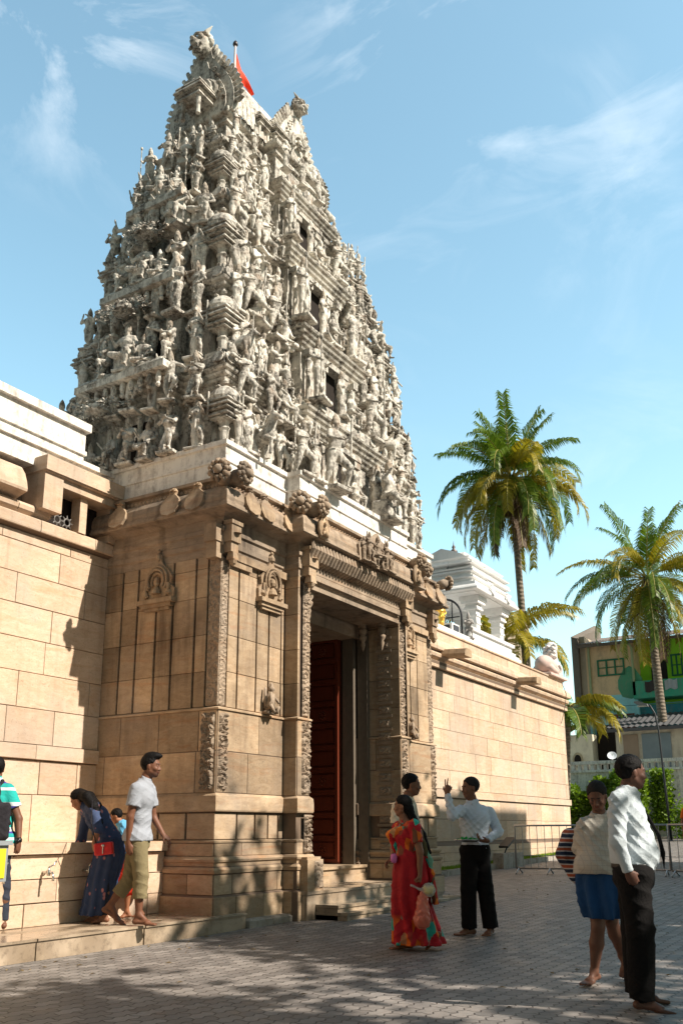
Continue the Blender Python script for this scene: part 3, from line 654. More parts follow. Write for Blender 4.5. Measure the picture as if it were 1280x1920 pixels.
# lotus-bud corbels
mb = MB(True)
bud = [(0.0, -.36), (.02, -.30), (.045, -.22), (.03, -.17), (.065, -.12), (.07, -.08), (.04, -.05), (.075, 0.0), (.08, .05), (.05, .10)]
for c in ((12.84, 8.48, 5.14), (15.72, 8.62, 5.08), (15.66, 9.02, 5.08), (12.9, 8.95, 5.12)):
    mb = MB(True); mb.lathe(c, [(r * 1.15, z * 1.1) for r, z in bud], 10); mb.box(c[0] - .07, c[0] + .07, c[1] - .07, c[1] + .07, c[2] + .1, c[2] + .2); G(mb, 'lotus_corbel', M['stone_dark'], True)
# brackets and capitals on the pilasters
def capital(x0, x1, y, n=-1):
    xm = (x0 + x1) / 2; w = (x1 - x0) / 2; mb = MB(True)
    mb.box(xm - w - .03, xm + w + .03, y - .16, y + .02, 5.56, 5.84); mb.box(xm - w - .05, xm + w + .05, y - .18, y + .02, 5.84, 5.90)
    mb.box(xm - w + .0, xm + w - .0, y - .13, y + .02, 5.40, 5.56); mb.box(xm - w + .02, xm + w - .02, y - .16, y - .02, 5.28, 5.40, taper=.02)
    mb.lathe((xm, y - .10, 5.24), [(.01, -.06), (.05, -.02), (.07, .03), (.05, .07)], 8)
    mb.lathe((xm, y - .162, 5.70), [(.075, 0), (.06, .012), (.03, .02)], 10); G(mb, 'capital', M['stone'])
capital(10.62, 10.80, 8.58); capital(12.40, 12.62, 8.31); capital(15.93, 16.2, 8.31); capital(17.72, 17.93, 8.58)
mb = MB(True)
for y in (8.72,):
    mb.box(10.43, 10.62, y - .12, y + .12, 5.56, 5.84); mb.box(10.47, 10.62, y - .10, y + .10, 5.30, 5.56)
G(mb, 'capital', M['stone']); mb = MB(True)
mb.box(10.8, 12.28, 8.53, 8.62, 5.32, 5.44); mb.box(10.8, 11.3, 8.55, 8.62, 5.22, 5.32)
G(mb, 'frieze_block', M['stone']); mb = MB(True)
mb.box(16.28, 17.7, 8.54, 8.62, 5.32, 5.44)
G(mb, 'frieze_block', M['stone'])
# niches with horseshoe hoods
def niche(mb, c, u, n, s=1.0):
    c = Vector(c); u = Vector(u); n = Vector(n); z = Vector((0, 0, 1))
    def P(a, b): return (a * s, b * s)
    mb.plate([P(-.36, 0), P(.36, 0), P(.36, .07), P(-.36, .07)], c, u, z, n, .13 * s); mb.plate([P(-.31, -.06), P(.31, -.06), P(.31, 0), P(-.31, 0)], c, u, z, n, .09 * s); mb.plate([P(-.26, -.11), P(.26, -.11), P(.26, -.06), P(-.26, -.06)], c, u, z, n, .06 * s)
    out = [(-.34, .07), (.34, .07), (.35, .22), (.27, .30), (.29, .42), (.20, .56), (.10, .64), (.05, .72), (.06, .80), (0, .87), (-.06, .80), (-.05, .72), (-.10, .64), (-.20, .56), (-.29, .42), (-.27, .30), (-.35, .22)]
    mb.plate([P(*q) for q in out], c, u, z, n, .05 * s)
    for r, d in ((.21, .085), (.165, .11), (.115, .07)):
        ring = [(r * math.cos(t), .37 + r * 1.15 * math.sin(t)) for t in np.linspace(-.6, math.pi + .6, 16)]
        pts = [tuple(c + u * (a * s) + z * (b * s) + n * d * s) for a, b in ring]
        mb.tube(pts, .022 * s, 6)
    for sx in (-1, 1):
        pts = [tuple(c + u * (sx * (.19 + .05 * math.sin(t * 2.2)) * s) + z * ((.12 + .2 * t) * s) + n * .07 * s) for t in np.linspace(0, 1, 7)]
        mb.tube(pts, [.03 * s] * 7, 6)
        mb.lathe(tuple(c + u * sx * .25 * s + z * .15 * s + n * .05 * s), [(.0, -.05 * s), (.05 * s, 0), (.03 * s, .05 * s), (0, .07 * s)], 8)
    hd = c + z * .36 * s + n * .07 * s
    mb.lathe(tuple(hd), [(.0, -.09 * s), (.05 * s, -.05 * s), (.06 * s, 0), (.045 * s, .06 * s), (0, .09 * s)], 10)
    mb.lathe(tuple(hd - z * .14 * s), [(.09 * s, -.06 * s), (.07 * s, 0), (.03 * s, .06 * s)], 10)
    mb.lathe(tuple(c + z * .80 * s + n * .05 * s), [(.0, -.10 * s), (.05 * s, -.05 * s), (.05 * s, 0), (.02 * s, .05 * s), (.035 * s, .08 * s), (0, .12 * s)], 8)
for c, u, n in (((11.83, 8.595, 4.80), (1, 0, 0), (0, -1, 0)), ((10.595, 9.86, 4.72), (0, -1, 0), (-1, 0, 0)), ((16.72, 8.595, 4.80), (1, 0, 0), (0, -1, 0))):
    mb = MB(True); niche(mb, c, u, n); G(mb, 'hooded_niche', M['stone'], False)
# seated guardian reliefs at the foot of the piers
for cx in (11.80, 16.72):
    mb = MB(True); mb.box(cx - .10, cx + .10, 8.46, 8.60, 3.0, 3.05)
    mb.tube([(cx, 8.52, 3.06), (cx - .03, 8.49, 3.20), (cx + .01, 8.50, 3.32)], [.09, .075, .06], 8); mb.lathe((cx + .01, 8.50, 3.40), [(0, -.06), (.055, -.02), (.055, .02), (.03, .05), (.03, .08), (0, .11)], 8)
    mb.tube([(cx + .07, 8.48, 3.28), (cx + .10, 8.42, 3.18), (cx + .02, 8.40, 3.22)], [.025, .022, .02], 6); mb.tube([(cx - .05, 8.48, 3.28), (cx - .11, 8.44, 3.2), (cx - .10, 8.43, 3.34)], [.025, .022, .02], 6)
    mb.tube([(cx - .04, 8.50, 3.07), (cx - .10, 8.42, 3.12), (cx - .03, 8.41, 3.02)], [.045, .038, .03], 6); mb.tube([(cx + .04, 8.50, 3.07), (cx + .11, 8.42, 3.10), (cx + .05, 8.42, 3.02)], [.045, .038, .03], 6)
    mb.tube([(cx - .09, 8.55, 3.42), (cx - .11, 8.53, 3.25), (cx - .08, 8.55, 3.1)], [.02, .03, .02], 6)
    G(mb, 'guardian_relief', M['stone_dark'], True)
# curled lotus antefixes and lion heads riding on the cornice
def leafplate(mb, c, u, n, s=1.0, k=0):
    c = Vector(c); u = Vector(u); n = Vector(n); z = (Vector((0, 0, 1)) - n * .25).normalized()
    out = [(.0, -.02), (.13, .02), (.18, .12), (.17, .23), (.10, .31), (.05, .35), (.06, .42), (.02, .47), (-.02, .47), (-.06, .42), (-.05, .35), (-.10, .31), (-.17, .23), (-.18, .12), (-.13, .02)]
    mb.plate([(a * s, b * s) for a, b in out], c, u, z, n, .055 * s, k)
    top = c + z * .40 * s + n * .05 * s
    for q in range(5):
        a = q * 1.3; mb.lathe(tuple(top + u * .04 * s * math.cos(a) + Vector((0, 0, .03 * s * math.sin(a)))), [(0, -.035 * s), (.035 * s, 0), (0, .035 * s)], 6, k)
for x in (10.95, 11.35, 12.0): mb = MB(True); leafplate(mb, (x, 8.30, 6.07), (1, 0, 0), (0, -1, 0), .95 if x > 11.9 else 1.05); G(mb, 'leaf_antefix', M['stone'])
for x in (16.75, 17.3, 17.85): mb = MB(True); leafplate(mb, (x, 8.30, 6.07), (1, 0, 0), (0, -1, 0), 1.0); G(mb, 'leaf_antefix', M['stone'])
for y in (8.95, 9.45, 10.6): mb = MB(True); leafplate(mb, (10.30, y, 6.07), (0, -1, 0), (-1, 0, 0), 1.05); G(mb, 'leaf_antefix', M['stone'])
def lionhead(mb, p, d, s=1.0):
    p = Vector(p); d = Vector(d).normalized(); sd = Vector((-d.y, d.x, 0))
    mb.tube([tuple(p - d * .20 * s), tuple(p - d * .08 * s + Vector((0, 0, .05 * s))), tuple(p + d * .05 * s + Vector((0, 0, .09 * s)))], [.12 * s, .13 * s, .09 * s], 10)
    for r, o in ((.155, 0.05), (.125, .09)):
        for q in range(11):
            a = q * 2 * math.pi / 11; c = p + d * o * s + (sd * math.cos(a) + Vector((0, 0, 1)) * math.sin(a)) * r * s + Vector((0, 0, .09 * s)); mb.lathe(tuple(c), [(0, -.045 * s), (.03 * s, -.03 * s), (.042 * s, 0), (.03 * s, .03 * s), (0, .045 * s)], 8)
    mb.tube([tuple(p + d * .08 * s + Vector((0, 0, .09 * s))), tuple(p + d * .17 * s + Vector((0, 0, .06 * s)))], [.085 * s, .055 * s], 8)
for p_, d_ in (((10.28, 8.42, 6.50), (-1, -.25, 0)), ((10.55, 8.22, 6.50), (.1, -1, 0)), ((12.10, 8.16, 6.50), (-.9, -.5, 0)), ((12.42, 7.98, 6.50), (.2, -1, 0)), ((16.2, 7.98, 6.50), (0, -1, 0)), ((16.95, 8.2, 6.52), (.1, -1, 0)), ((18.15, 8.28, 6.52), (.9, -.5, 0))):
    mb = MB(True); lionhead(mb, p_, d_, 1.05 if p_[0] < 15 else .9); G(mb, 'lion_head', M['stone_dark'], True)
# arched figure antefixes over the pilasters and the big group over the lintel
for cx in (12.55, 16.1):
    mb = MB(True); c = Vector((cx, 8.0, 6.02))
    ring = [(.13 * math.cos(t), .22 + .2 * math.sin(t)) for t in np.linspace(-.9, math.pi + .9, 18)]
    mb.tube([(cx + a, 7.99, 6.02 + b) for a, b in ring], [.03 + .012 * (i % 2) for i in range(18)], 6)
    mb.plate([(-.12, .02), (.12, .02), (.12, .35), (0, .43), (-.12, .35)], c, (1, 0, 0), (0, 0, 1), (0, -1, 0), .03)
    mb.tube([(cx, 7.95, 6.08), (cx, 7.94, 6.22)], [.05, .04], 8); mb.lathe((cx, 7.94, 6.29), [(0, -.04), (.04, 0), (.02, .04), (0, .08)], 8)
    mb.tube([(cx - .07, 7.95, 6.08), (cx - .05, 7.93, 6.16)], .02, 6); mb.tube([(cx + .07, 7.95, 6.08), (cx + .05, 7.93, 6.16)], .02, 6)
    for q in range(6): mb.lathe((cx + .045 * math.cos(q), 7.98, 6.50 + .04 * math.sin(q)), [(0, -.035), (.035, 0), (0, .035)], 6)
    G(mb, 'arched_antefix', M['stone'], True)
# doors
def m_wood():
    t = NT('oiled_door_wood'); P = t.pos(); n = t.noise(t.map(P, (8, 8, 1)), 2, 5); c = t.mix(n, (0.095, 0.019, 0.010, 1), (0.18, 0.042, 0.02, 1)); t.bump(n, .1, .004); return t.fin(c, 0.32, 0, 0.5)
M['door'] = m_wood()
def leaf(x, y0, y1, side):
    d = MB(True); d.box(x - .05, x + .05, y0, y1, .58, 5.1)
    rows = 10; cols = 2; w = (y1 - y0) / cols; h = (5.0 - .62) / rows
    for i in range(cols):
        for j in range(rows):
            a = y0 + i * w; z = .62 + j * h; xs_ = x - .05 * side; q = -side
            # raised frame and fielded panel
            for (ya, yb, za, zb) in ((a, a + .06, z, z + h), (a + w - .06, a + w, z, z + h), (a + .06, a + w - .06, z, z + .05), (a + .06, a + w - .06, z + h - .05, z + h)):
                d.box(min(xs_, xs_ + .05 * q), max(xs_, xs_ + .05 * q), ya, yb, za + .001, zb - .001)
            d.box(min(xs_, xs_ + .03 * q), max(xs_, xs_ + .03 * q), a + .11, a + w - .11, z + .09, z + h - .09, taper=0.0)
            if (i + j) % 3 == 0:
                for k_ in range(8):
                    an = k_ * math.pi / 4; d.lathe((xs_ + .035 * q, a + w / 2 + .07 * math.cos(an), z + h / 2 + .07 * math.sin(an)), [(0, -.02), (.022, 0), (0, .02)], 6)
                d.lathe((xs_ + .04 * q, a + w / 2, z + h / 2), [(0, -.03), (.035, 0), (0, .03)], 8)
    return d
dd = leaf(15.68, 9.58, 11.05, 1); DOOR = G(dd, 'door', M['door'])
mb = MB(True); mb.tube([(15.55, 11.05, 2.2), (15.50, 11.0, 2.05), (15.52, 11.06, 1.92)], .02, 8)
h_ = mb.obj('handle', m_plain('brass', (0.5, 0.33, 0.1), .35, .9)); h_.parent = DOOR
dd = leaf(12.90, 9.82, 11.25, -1); G(dd, 'door', M['door'])
# door frame posts, threshold, steps
GT = m_plain('grey_oiled_timber', (0.13, 0.105, 0.08), .55, 0, .3, 12, .2)
for s_, xx in ((1, 15.78), (-1, 12.80)):
    mb = MB(True)
    mb.box(min(xx, xx - .10 * s_), max(xx, xx - .10 * s_), 9.27, 9.52, .57, 5.05)
    mb.box(min(xx + .12 * s_, xx + .02 * s_), max(xx + .12 * s_, xx + .02 * s_), 9.02, 9.24, .28, 5.1); G(mb, 'door_frame', GT)
mb = MB(True)
mb.box(12.68, 15.88, 9.06, 9.3, .28, .42); mb.box(12.70, 15.86, 9.09, 9.3, .42, .52); mb.box(12.68, 15.88, 9.05, 9.9, .52, .57)
G(mb, 'threshold', M['stone'])
for (a, b, y, z0, z1) in ((12.30, 16.45, 8.12, -.35, .285), (12.55, 16.3, 7.72, -.35, .085), (12.55, 16.9, 7.55, -.35, -.02)):
    mb = MB(True); mb.cur = .3; mb.box(a, b, y, 9.05, z0, z1 - .05); mb.box(a - .015, b + .015, y - .02, 9.04, z1 - .045, z1); G(mb, 'step', M['wet'])
# ---------------------------------------------------------------- figures
def frame(f, up=(0, 0, 1)):
    f = nrm(f); up = np.array(up, np.float32); s = nrm(np.cross(up, f)); u = np.cross(f, s); return f, s, u    # forward, left, up
def body_sdf(g, J, H, fat=1.0, bust=0.0, head=True, arms=True, legs=True, feet=True):
    """H = standing height; J = joint positions. One continuous surface."""
    f, s, u = frame(J['f']); q = H * fat; k = .035 * H
    pel, che, nek = J['pelvis'], J['chest'], J['neck']
    mid = (pel + che) / 2
    ax = (f, s, nrm(che - pel))
    g.ell(pel, ax, (.068 * q, .095 * q, .07 * H), k)
    g.ell(mid, ax, (.058 * q, .075 * q, .10 * H), k)
    g.ell(che, ax, (.066 * q, .095 * q, .085 * H), k)
    g.cone(J['shL'] * .75 + J['shR'] * .25, J['shR'] * .75 + J['shL'] * .25, .042 * q, .042 * q, k)
    if bust:
        for sg in (-1, 1): g.ell(che + f * .055 * q + s * .045 * H * sg - u * .015 * H, ax, (.038 * H * bust,) * 3, .012 * H)
    g.cone(che + (nek - che) * .6, nek + (J['head'] - nek) * .35, .040 * H, .032 * H, k * .8)
    if arms:
        for S in 'LR':
            sh, el, wr = J['sh' + S], J['el' + S], J['wr' + S]
            g.cone(sh, el, .030 * q, .023 * q, .02 * H); g.cone(el, wr, .0235 * q, .0145 * H, .008 * H)
    if legs:
        for S in 'LR':
            hp, kn, an = J['hip' + S], J['kn' + S], J['an' + S]
            g.cone(hp, kn, .052 * q, .031 * q, .03 * H); cf = kn * .62 + an * .38 - f * .006 * H
            g.cone(kn, cf, .030 * q, .033 * q, .01 * H); g.cone(cf, an, .032 * q, .0185 * H, .012 * H)
            if feet:
                to, hl = J['to' + S], J['hl' + S]; d = nrm(to - hl); side = nrm(np.cross((0, 0, 1), d)); upv = np.cross(d, side)
                g.cone(an, hl + upv * .016 * H, .019 * H, .0165 * H, .012 * H); g.cone(hl + upv * .016 * H, hl * .35 + to * .65 + upv * .012 * H, .0165 * H, .018 * H, .012 * H, flat=(upv, .75))
                g.cone(an + d * .005 * H, hl * .4 + to * .6 + upv * .016 * H, .017 * H, .012 * H, .014 * H)
                bl = hl * .40 + to * .60 + upv * .010 * H; g.cone(bl - side * .014 * H, bl + side * .014 * H, .0125 * H, .0125 * H, .012 * H)
                for t_ in range(5):
                    o = side * ((t_ - 2) * .0100 * H); ln = (.0, .006, .004, -.002, -.009)[t_] * H
                    if J.get('sw' + S): o = -o
                    r = .0072 * H if t_ else .0095 * H
                    g.cone(hl * .38 + to * .62 + o + upv * .008 * H, to + o * 1.15 + d * ln + upv * .0055 * H, r, r * .85, .004 * H)
    if head: head_sdf(g, J['head'], J['hf'], J.get('hu', (0, 0, 1)), H)
def head_sdf(g, c, f, up, H):
    f, s, u = frame(f, up); A = (f, s, u); h = H / 1.72
    P = lambda a, b, z: c + f * a * h + s * b * h + u * z * h
    g.ell(P(-.012, 0, .028), A, (.094 * h, .076 * h, .092 * h), .01)                # cranium
    g.ell(P(.022, 0, -.035), A, (.062 * h, .058 * h, .080 * h), .03 * h)             # face
    g.ell(P(.045, 0, -.088), A, (.030 * h, .030 * h, .024 * h), .025 * h)            # chin
    for b in (-1, 1): g.cone(P(.0, .050 * b, -.055), P(.045, .018 * b, -.092), .020 * h, .020 * h, .02 * h)   # jaw
    g.cone(P(.078, -.032, .018), P(.078, .032, .018), .0125 * h, .0125 * h, .015 * h)  # brow
    for b in (-1, 1): g.ell(P(.086, .031 * b, -.002), A, (.018 * h, .017 * h, .0125 * h), .010 * h, 's'); g.ell(P(.071, .031 * b, -.002), A, (.0155 * h,) * 3, .003 * h)
    for b in (-1, 1): g.ell(P(.058, .042 * b, -.032), A, (.022 * h, .018 * h, .018 * h), .02 * h)
    g.cone(P(.080, 0, .006), P(.096, 0, -.036), .0075 * h, .0125 * h, .012 * h)       # nose
    for b in (-1, 1): g.ell(P(.086, .013 * b, -.040), A, (.012 * h, .010 * h, .008 * h), .008 * h)
    g.cone(P(.083, -.017, -.059), P(.083, .017, -.059), .0065 * h, .0065 * h, .006 * h); g.cone(P(.081, -.013, -.069), P(.081, .013, -.069), .0075 * h, .0075 * h, .006 * h)
    for b in (-1, 1): g.ell(P(-.008, .076 * b, -.008), (f, s, u), (.019 * h, .010 * h, .032 * h), .006 * h)
def hand_sdf(g, wr, d, palm, H, right, curl=.35, thumb=1.0, spread=.12, curls=None):
    """d: direction wrist to knuckles; palm: palm normal; five separate fingers"""
    d = nrm(d); n = nrm(np.array(palm, np.float32) - d * float(np.dot(palm, d))); side = np.cross(d, n)      # thumb side for one hand
    if not right: side = -side
    h = H / 1.72; w = np.array(wr, np.float32)
    g.ell(w + d * .045 * h, (d, side, n), (.052 * h, .040 * h, .016 * h), .012 * h); g.cone(w - d * .02 * h, w + d * .03 * h, .021 * h, .024 * h, .02 * h, flat=(n, .75))
    L0 = (.042, .047, .044, .035)
    for i in range(4):
        cu = curls[i] if curls else curl + .08 * i
        o = side * (.028 - .0187 * i) * h; base = w + d * (.082 - .004 * abs(i - 1.2)) * h + o; a = 0.0; dd = nrm(d + side * (spread * (1.5 - i) * .5))
        p = base - d * .01 * h; r = .0092 * h
        for j, fr in enumerate((1.0, .68, .52)):
            a += cu * (1.0, 1.15, .8)[j]; v = dd * math.cos(a) + n * math.sin(a); q = p + v * L0[i] * fr * h; g.cone(p, q, r, r * .9, .004 * h); p = q; r *= .9
    t0 = w + d * .02 * h + side * .026 * h + n * .006 * h; t1 = t0 + nrm(d * .62 + side * .75 * thumb + n * .35) * .040 * h; t2 = t1 + nrm(d * .9 + side * .25 * thumb + n * .4) * .030 * h
    g.cone(t0, t1, .0135 * h, .0105 * h, .012 * h); g.cone(t1, t2, .0105 * h, .0085 * h, .004 * h)

def std_joints(**o):
    """unit-height standing figure facing -Y; overrides replace joints"""
    J = dict(f=V3(0, -1, 0), hf=V3(0, -1, 0), pelvis=V3(0, 0, .51), chest=V3(0, 0, .72), neck=V3(0, .005, .835), head=V3(0, -.01, .92),
             shL=V3(.115, 0, .80), elL=V3(.15, 0, .65), wrL=V3(.15, -.06, .53), shR=V3(-.115, 0, .80), elR=V3(-.15, 0, .65), wrR=V3(-.15, -.06, .53),
             hipL=V3(.05, 0, .50), knL=V3(.055, -.01, .28), anL=V3(.055, .01, .05), toL=V3(.06, -.11, .0), hlL=V3(.055, .03, .0),
             hipR=V3(-.05, 0, .50), knR=V3(-.055, -.01, .28), anR=V3(-.055, .01, .05), toR=V3(-.06, -.11, .0), hlR=V3(-.055, .03, .0))
    for k, v in o.items(): J[k] = V3(*v)
    return J
POSES = {
 'guard': dict(J=dict(wrR=(-.20, -.12, .60), elR=(-.20, .0, .66), wrL=(.13, -.12, .66), elL=(.19, .0, .66)), staff=1),
 'praying': dict(J=dict(elL=(.15, -.03, .67), wrL=(.02, -.11, .73), elR=(-.15, -.03, .67), wrR=(-.02, -.11, .73)), skirt=1),
 'blessing': dict(J=dict(elR=(-.20, -.02, .72), wrR=(-.20, -.10, .85), elL=(.19, 0, .66), wrL=(.10, -.08, .58), pelvis=(.02, 0, .51), hipR=(-.03, 0, .5), hipL=(.07, 0, .5)), skirt=1),
 'dancing': dict(J=dict(elR=(-.24, -.02, .80), wrR=(-.27, -.06, .97), elL=(.25, -.02, .74), wrL=(.33, -.10, .66), pelvis=(.03, 0, .49), knL=(.17, -.10, .38), anL=(.06, -.10, .20), toL=(.03, -.16, .14), hlL=(.09, -.06, .16), knR=(-.06, -.04, .27), anR=(-.02, 0, .05), toR=(-.05, -.1, 0), hlR=(-.02, .03, 0)), bust=.9),
 'seated': dict(J=dict(pelvis=(0, 0, .14), chest=(0, 0, .35), neck=(0, 0, .465), head=(0, -.01, .55), shL=(.12, 0, .43), shR=(-.12, 0, .43), elL=(.18, -.03, .29), wrL=(.13, -.13, .22), elR=(-.19, -.03, .30), wrR=(-.19, -.13, .42), hipL=(.06, 0, .12), knL=(.22, -.13, .07), anL=(.04, -.19, .05), toL=(-.06, -.2, .03), hlL=(.06, -.19, .02), hipR=(-.06, 0, .12), knR=(-.22, -.13, .07), anR=(-.04, -.21, .05), toR=(.06, -.24, .03), hlR=(-.06, -.21, .02)), seat=1),
 'ease': dict(J=dict(pelvis=(0, 0, .30), chest=(0, 0, .51), neck=(0, 0, .625), head=(0.01, -.01, .71), shL=(.12, 0, .59), shR=(-.12, 0, .59), elL=(.20, -.02, .45), wrL=(.16, -.14, .36), elR=(-.22, -.02, .50), wrR=(-.24, -.12, .60), hipL=(.06, 0, .28), knL=(.12, -.20, .27), anL=(.11, -.19, .05), toL=(.12, -.29, .0), hlL=(.11, -.17, .0), hipR=(-.06, 0, .28), knR=(-.21, -.16, .27), anR=(-.02, -.20, .23), toR=(.05, -.24, .22), hlR=(-.04, -.18, .2)), seat=2),
 'kneeling': dict(J=dict(pelvis=(0, 0.02, .33), chest=(0, -.02, .53), neck=(0, -.03, .645), head=(0, -.05, .73), shL=(.12, -.02, .61), shR=(-.12, -.02, .61), elL=(.14, -.13, .50), wrL=(.02, -.20, .56), elR=(-.14, -.13, .50), wrR=(-.02, -.20, .56), hipL=(.06, 0, .31), knL=(.09, -.20, .30), anL=(.09, -.17, .05), toL=(.09, -.28, 0), hlL=(.09, -.14, 0), hipR=(-.06, 0, .31), knR=(-.09, -.11, .05), anR=(-.09, .13, .06), toR=(-.09, .18, .0), hlR=(-.09, .16, .06))),
 'stride': dict(J=dict(elR=(-.21, -.06, .68), wrR=(-.10, -.16, .66), elL=(.20, .02, .70), wrL=(.27, -.05, .82), pelvis=(0, 0, .48), knL=(.16, -.14, .32), anL=(.17, -.08, .07), toL=(.2, -.19, 0.02), hlL=(.17, -.05, .02), knR=(-.10, .0, .27), anR=(-.12, .06, .05), toR=(-.16, -.05, 0), hlR=(-.12, .08, 0)), staff=2),
 'lady': dict(J=dict(elR=(-.19, 0, .67), wrR=(-.11, -.04, .55), elL=(.18, -.04, .68), wrL=(.15, -.12, .78), pelvis=(.03, 0, .51), chest=(-.005, 0, .72), hipL=(.07, 0, .5), hipR=(-.02, 0, .5)), skirt=1, bust=1.0),
 'flute': dict(J=dict(elR=(-.20, -.04, .72), wrR=(-.12, -.11, .84), elL=(.16, -.08, .74), wrL=(0.0, -.14, .84), knR=(-.02, -.07, .27), anR=(.08, -.05, .05), toR=(.06, -.14, 0), hlR=(.1, -.02, .02)), skirt=.5),
}
def statue_mesh(name, vox=.0125):
    D = POSES[name]; J = std_joints(**D['J'])
    g = Grid((-.42, -.42, -.08), (.42, .30, 1.16), vox)
    body_sdf(g, J, 1.0, 1.42, D.get('bust', 0), feet=True); hc = J['head']
    for sg in 'LR':      # simple hands
        w = J['wr' + sg]; d = nrm(w - J['el' + sg]); g.cone(w, w + d * .055, .022, .016, .01)
    # crown, necklace, belt, garment
    g.lathe = None
    g.cone(hc + V3(0, 0, .03), hc + V3(0, 0, .075), .062, .055, .006); g.cone(hc + V3(0, 0, .085), hc + V3(0, 0, .125), .046, .036, .006); g.cone(hc + V3(0, 0, .14), hc + V3(0, 0, .18), .028, .010, .006)
    for sx in (-1, 1): g.ell(hc + V3(sx * .06, 0, -.03), np.eye(3), (.016, .016, .030), .006)
    n_ = J['neck']; c_ = J['chest']
    for t in np.linspace(0, 2 * math.pi, 13)[:-1]: g.ell(n_ * .8 + c_ * .2 + V3(.065 * math.cos(t), .055 * math.sin(t) - .012, -.012 * (1 - math.sin(t))), np.eye(3), (.016, .016, .013), .004)
    p_ = J['pelvis']
    for t in np.linspace(0, 2 * math.pi, 17)[:-1]: g.ell(p_ + V3(.105 * math.cos(t), .078 * math.sin(t), .055), np.eye(3), (.02, .02, .017), .004)
    g.cone(p_ + V3(0, -.085, .03), p_ + V3(0, -.10, -.13), .022, .013, .01)
    if D.get('skirt'):
        sk = D['skirt']
        g.cone(p_, (J['knL'] + J['knR']) / 2 + V3(0, 0, -.02), .098, .085, .03, flat=(V3(0, 1, 0), .8))
        if sk >= 1: g.cone((J['knL'] + J['knR']) / 2, (J['anL'] + J['anR']) / 2 + V3(0, 0, .03), .085, .088, .03, flat=(V3(0, 1, 0), .8))
    else:
        for S in 'LR': g.cone(J['hip' + S], J['kn' + S], .066, .050, .02)
    if D.get('staff') == 1: g.cone((-.2, -.14, 0.02), (-.2, -.14, .95), .014, .014, .004); g.ell((-.2, -.14, .98), np.eye(3), (.035, .035, .05), .01); g.ell((-.2, -.14, .10), np.eye(3), (.045, .045, .09), .01)
    if D.get('staff') == 2: g.cone((.27, -.07, .55), (.29, -.08, 1.10), .014, .02, .004)
    if D.get('seat') == 1: g.cone((-.16, -.06, .0), (.16, -.06, 0.0), .06, .06, .02)
    if D.get('seat') == 2: g.box((0, .04, .11), np.eye(3), (.20, .13, .12), .03, .02)
    if D.get('seat') != 1: g.box((0, -.04, -.03), np.eye(3), (.17, .14, .03), .008, .01)
    fz = lambda X, Y, Z: .0045 * np.sin(X * 95 + 4 * np.sin(Z * 9)) * ((Z < p_[2] + .03) & (Z > .04)) * (1.0 if D.get('skirt') else .5) + .0025 * np.sin(X * 61 + Z * 77) * np.sin(Y * 83 + Z * 30)
    g.ripple(fz); V, Q = g.net(); d_ = np.linalg.norm((V - hc - V3(0, .03, .075)) / V3(.10, .10, .12), axis=1); w_ = np.clip(1.5 - d_, 0, 1)[:, None] * .75
    return np_mesh('statue', V, Q, M['statue'], col=1 - w_ * np.array((.55, .66, .76), np.float32))
STAT = {k: statue_mesh(k) for k in POSES}
def animal_mesh(kind):
    g = Grid((-.55, -.3, -.02), (.60, .3, .95), .016); e = np.eye(3)
    if kind == 'bull':
        g.cone((-.26, 0, .36), (.20, 0, .38), .15, .14, .05); g.ell((.10, 0, .50), e, (.12, .08, .08), .04); g.cone((.22, 0, .42), (.36, 0, .60), .11, .08, .04); g.cone((.36, 0, .62), (.50, 0, .52), .07, .045, .03)
        for s in (-1, 1):
            g.cone((.36, .05 * s, .68), (.38, .11 * s, .80), .02, .008, .01); g.cone((.33, .07 * s, .64), (.30, .15 * s, .63), .025, .012, .01)
            for x in (-.30, .20): g.cone((x, .09 * s, .32), (x + .02, .09 * s, .16), .065, .035, .03); g.cone((x + .02, .09 * s, .16), (x, .09 * s, .02), .032, .034, .01)
        g.cone((-.40, 0, .40), (-.43, .02, .15), .018, .02, .01)
    else:   # horse rearing / lion-like mount with raised head
        g.cone((-.24, 0, .34), (.18, 0, .42), .13, .13, .05); g.cone((.20, 0, .46), (.34, 0, .72), .10, .07, .04); g.cone((.34, 0, .76), (.50, 0, .66), .065, .04, .03)
        for t in range(7): g.ell((.16 + .025 * t, 0, .58 + .04 * t), e, (.05, .05, .04), .01)
        for s in (-1, 1):
            g.cone((.36, .04 * s, .80), (.36, .05 * s, .88), .02, .008, .01)
            g.cone((-.28, .08 * s, .32), (-.34, .08 * s, .16), .065, .035, .03); g.cone((-.34, .08 * s, .16), (-.28, .08 * s, .02), .034, .034, .01)
            g.cone((.20, .08 * s, .34), (.36, .08 * s, .28), .06, .035, .03); g.cone((.36, .08 * s, .28), (.34, .08 * s, .08 + .06 * s), .03, .03, .01)
        g.cone((-.36, 0, .42), (-.48, 0, .20), .03, .04, .02)
    V, Q = g.net(); return np_mesh('mount', V, Q, M['plaster'])
STAT['bull'] = animal_mesh('bull'); STAT['horse'] = animal_mesh('horse')
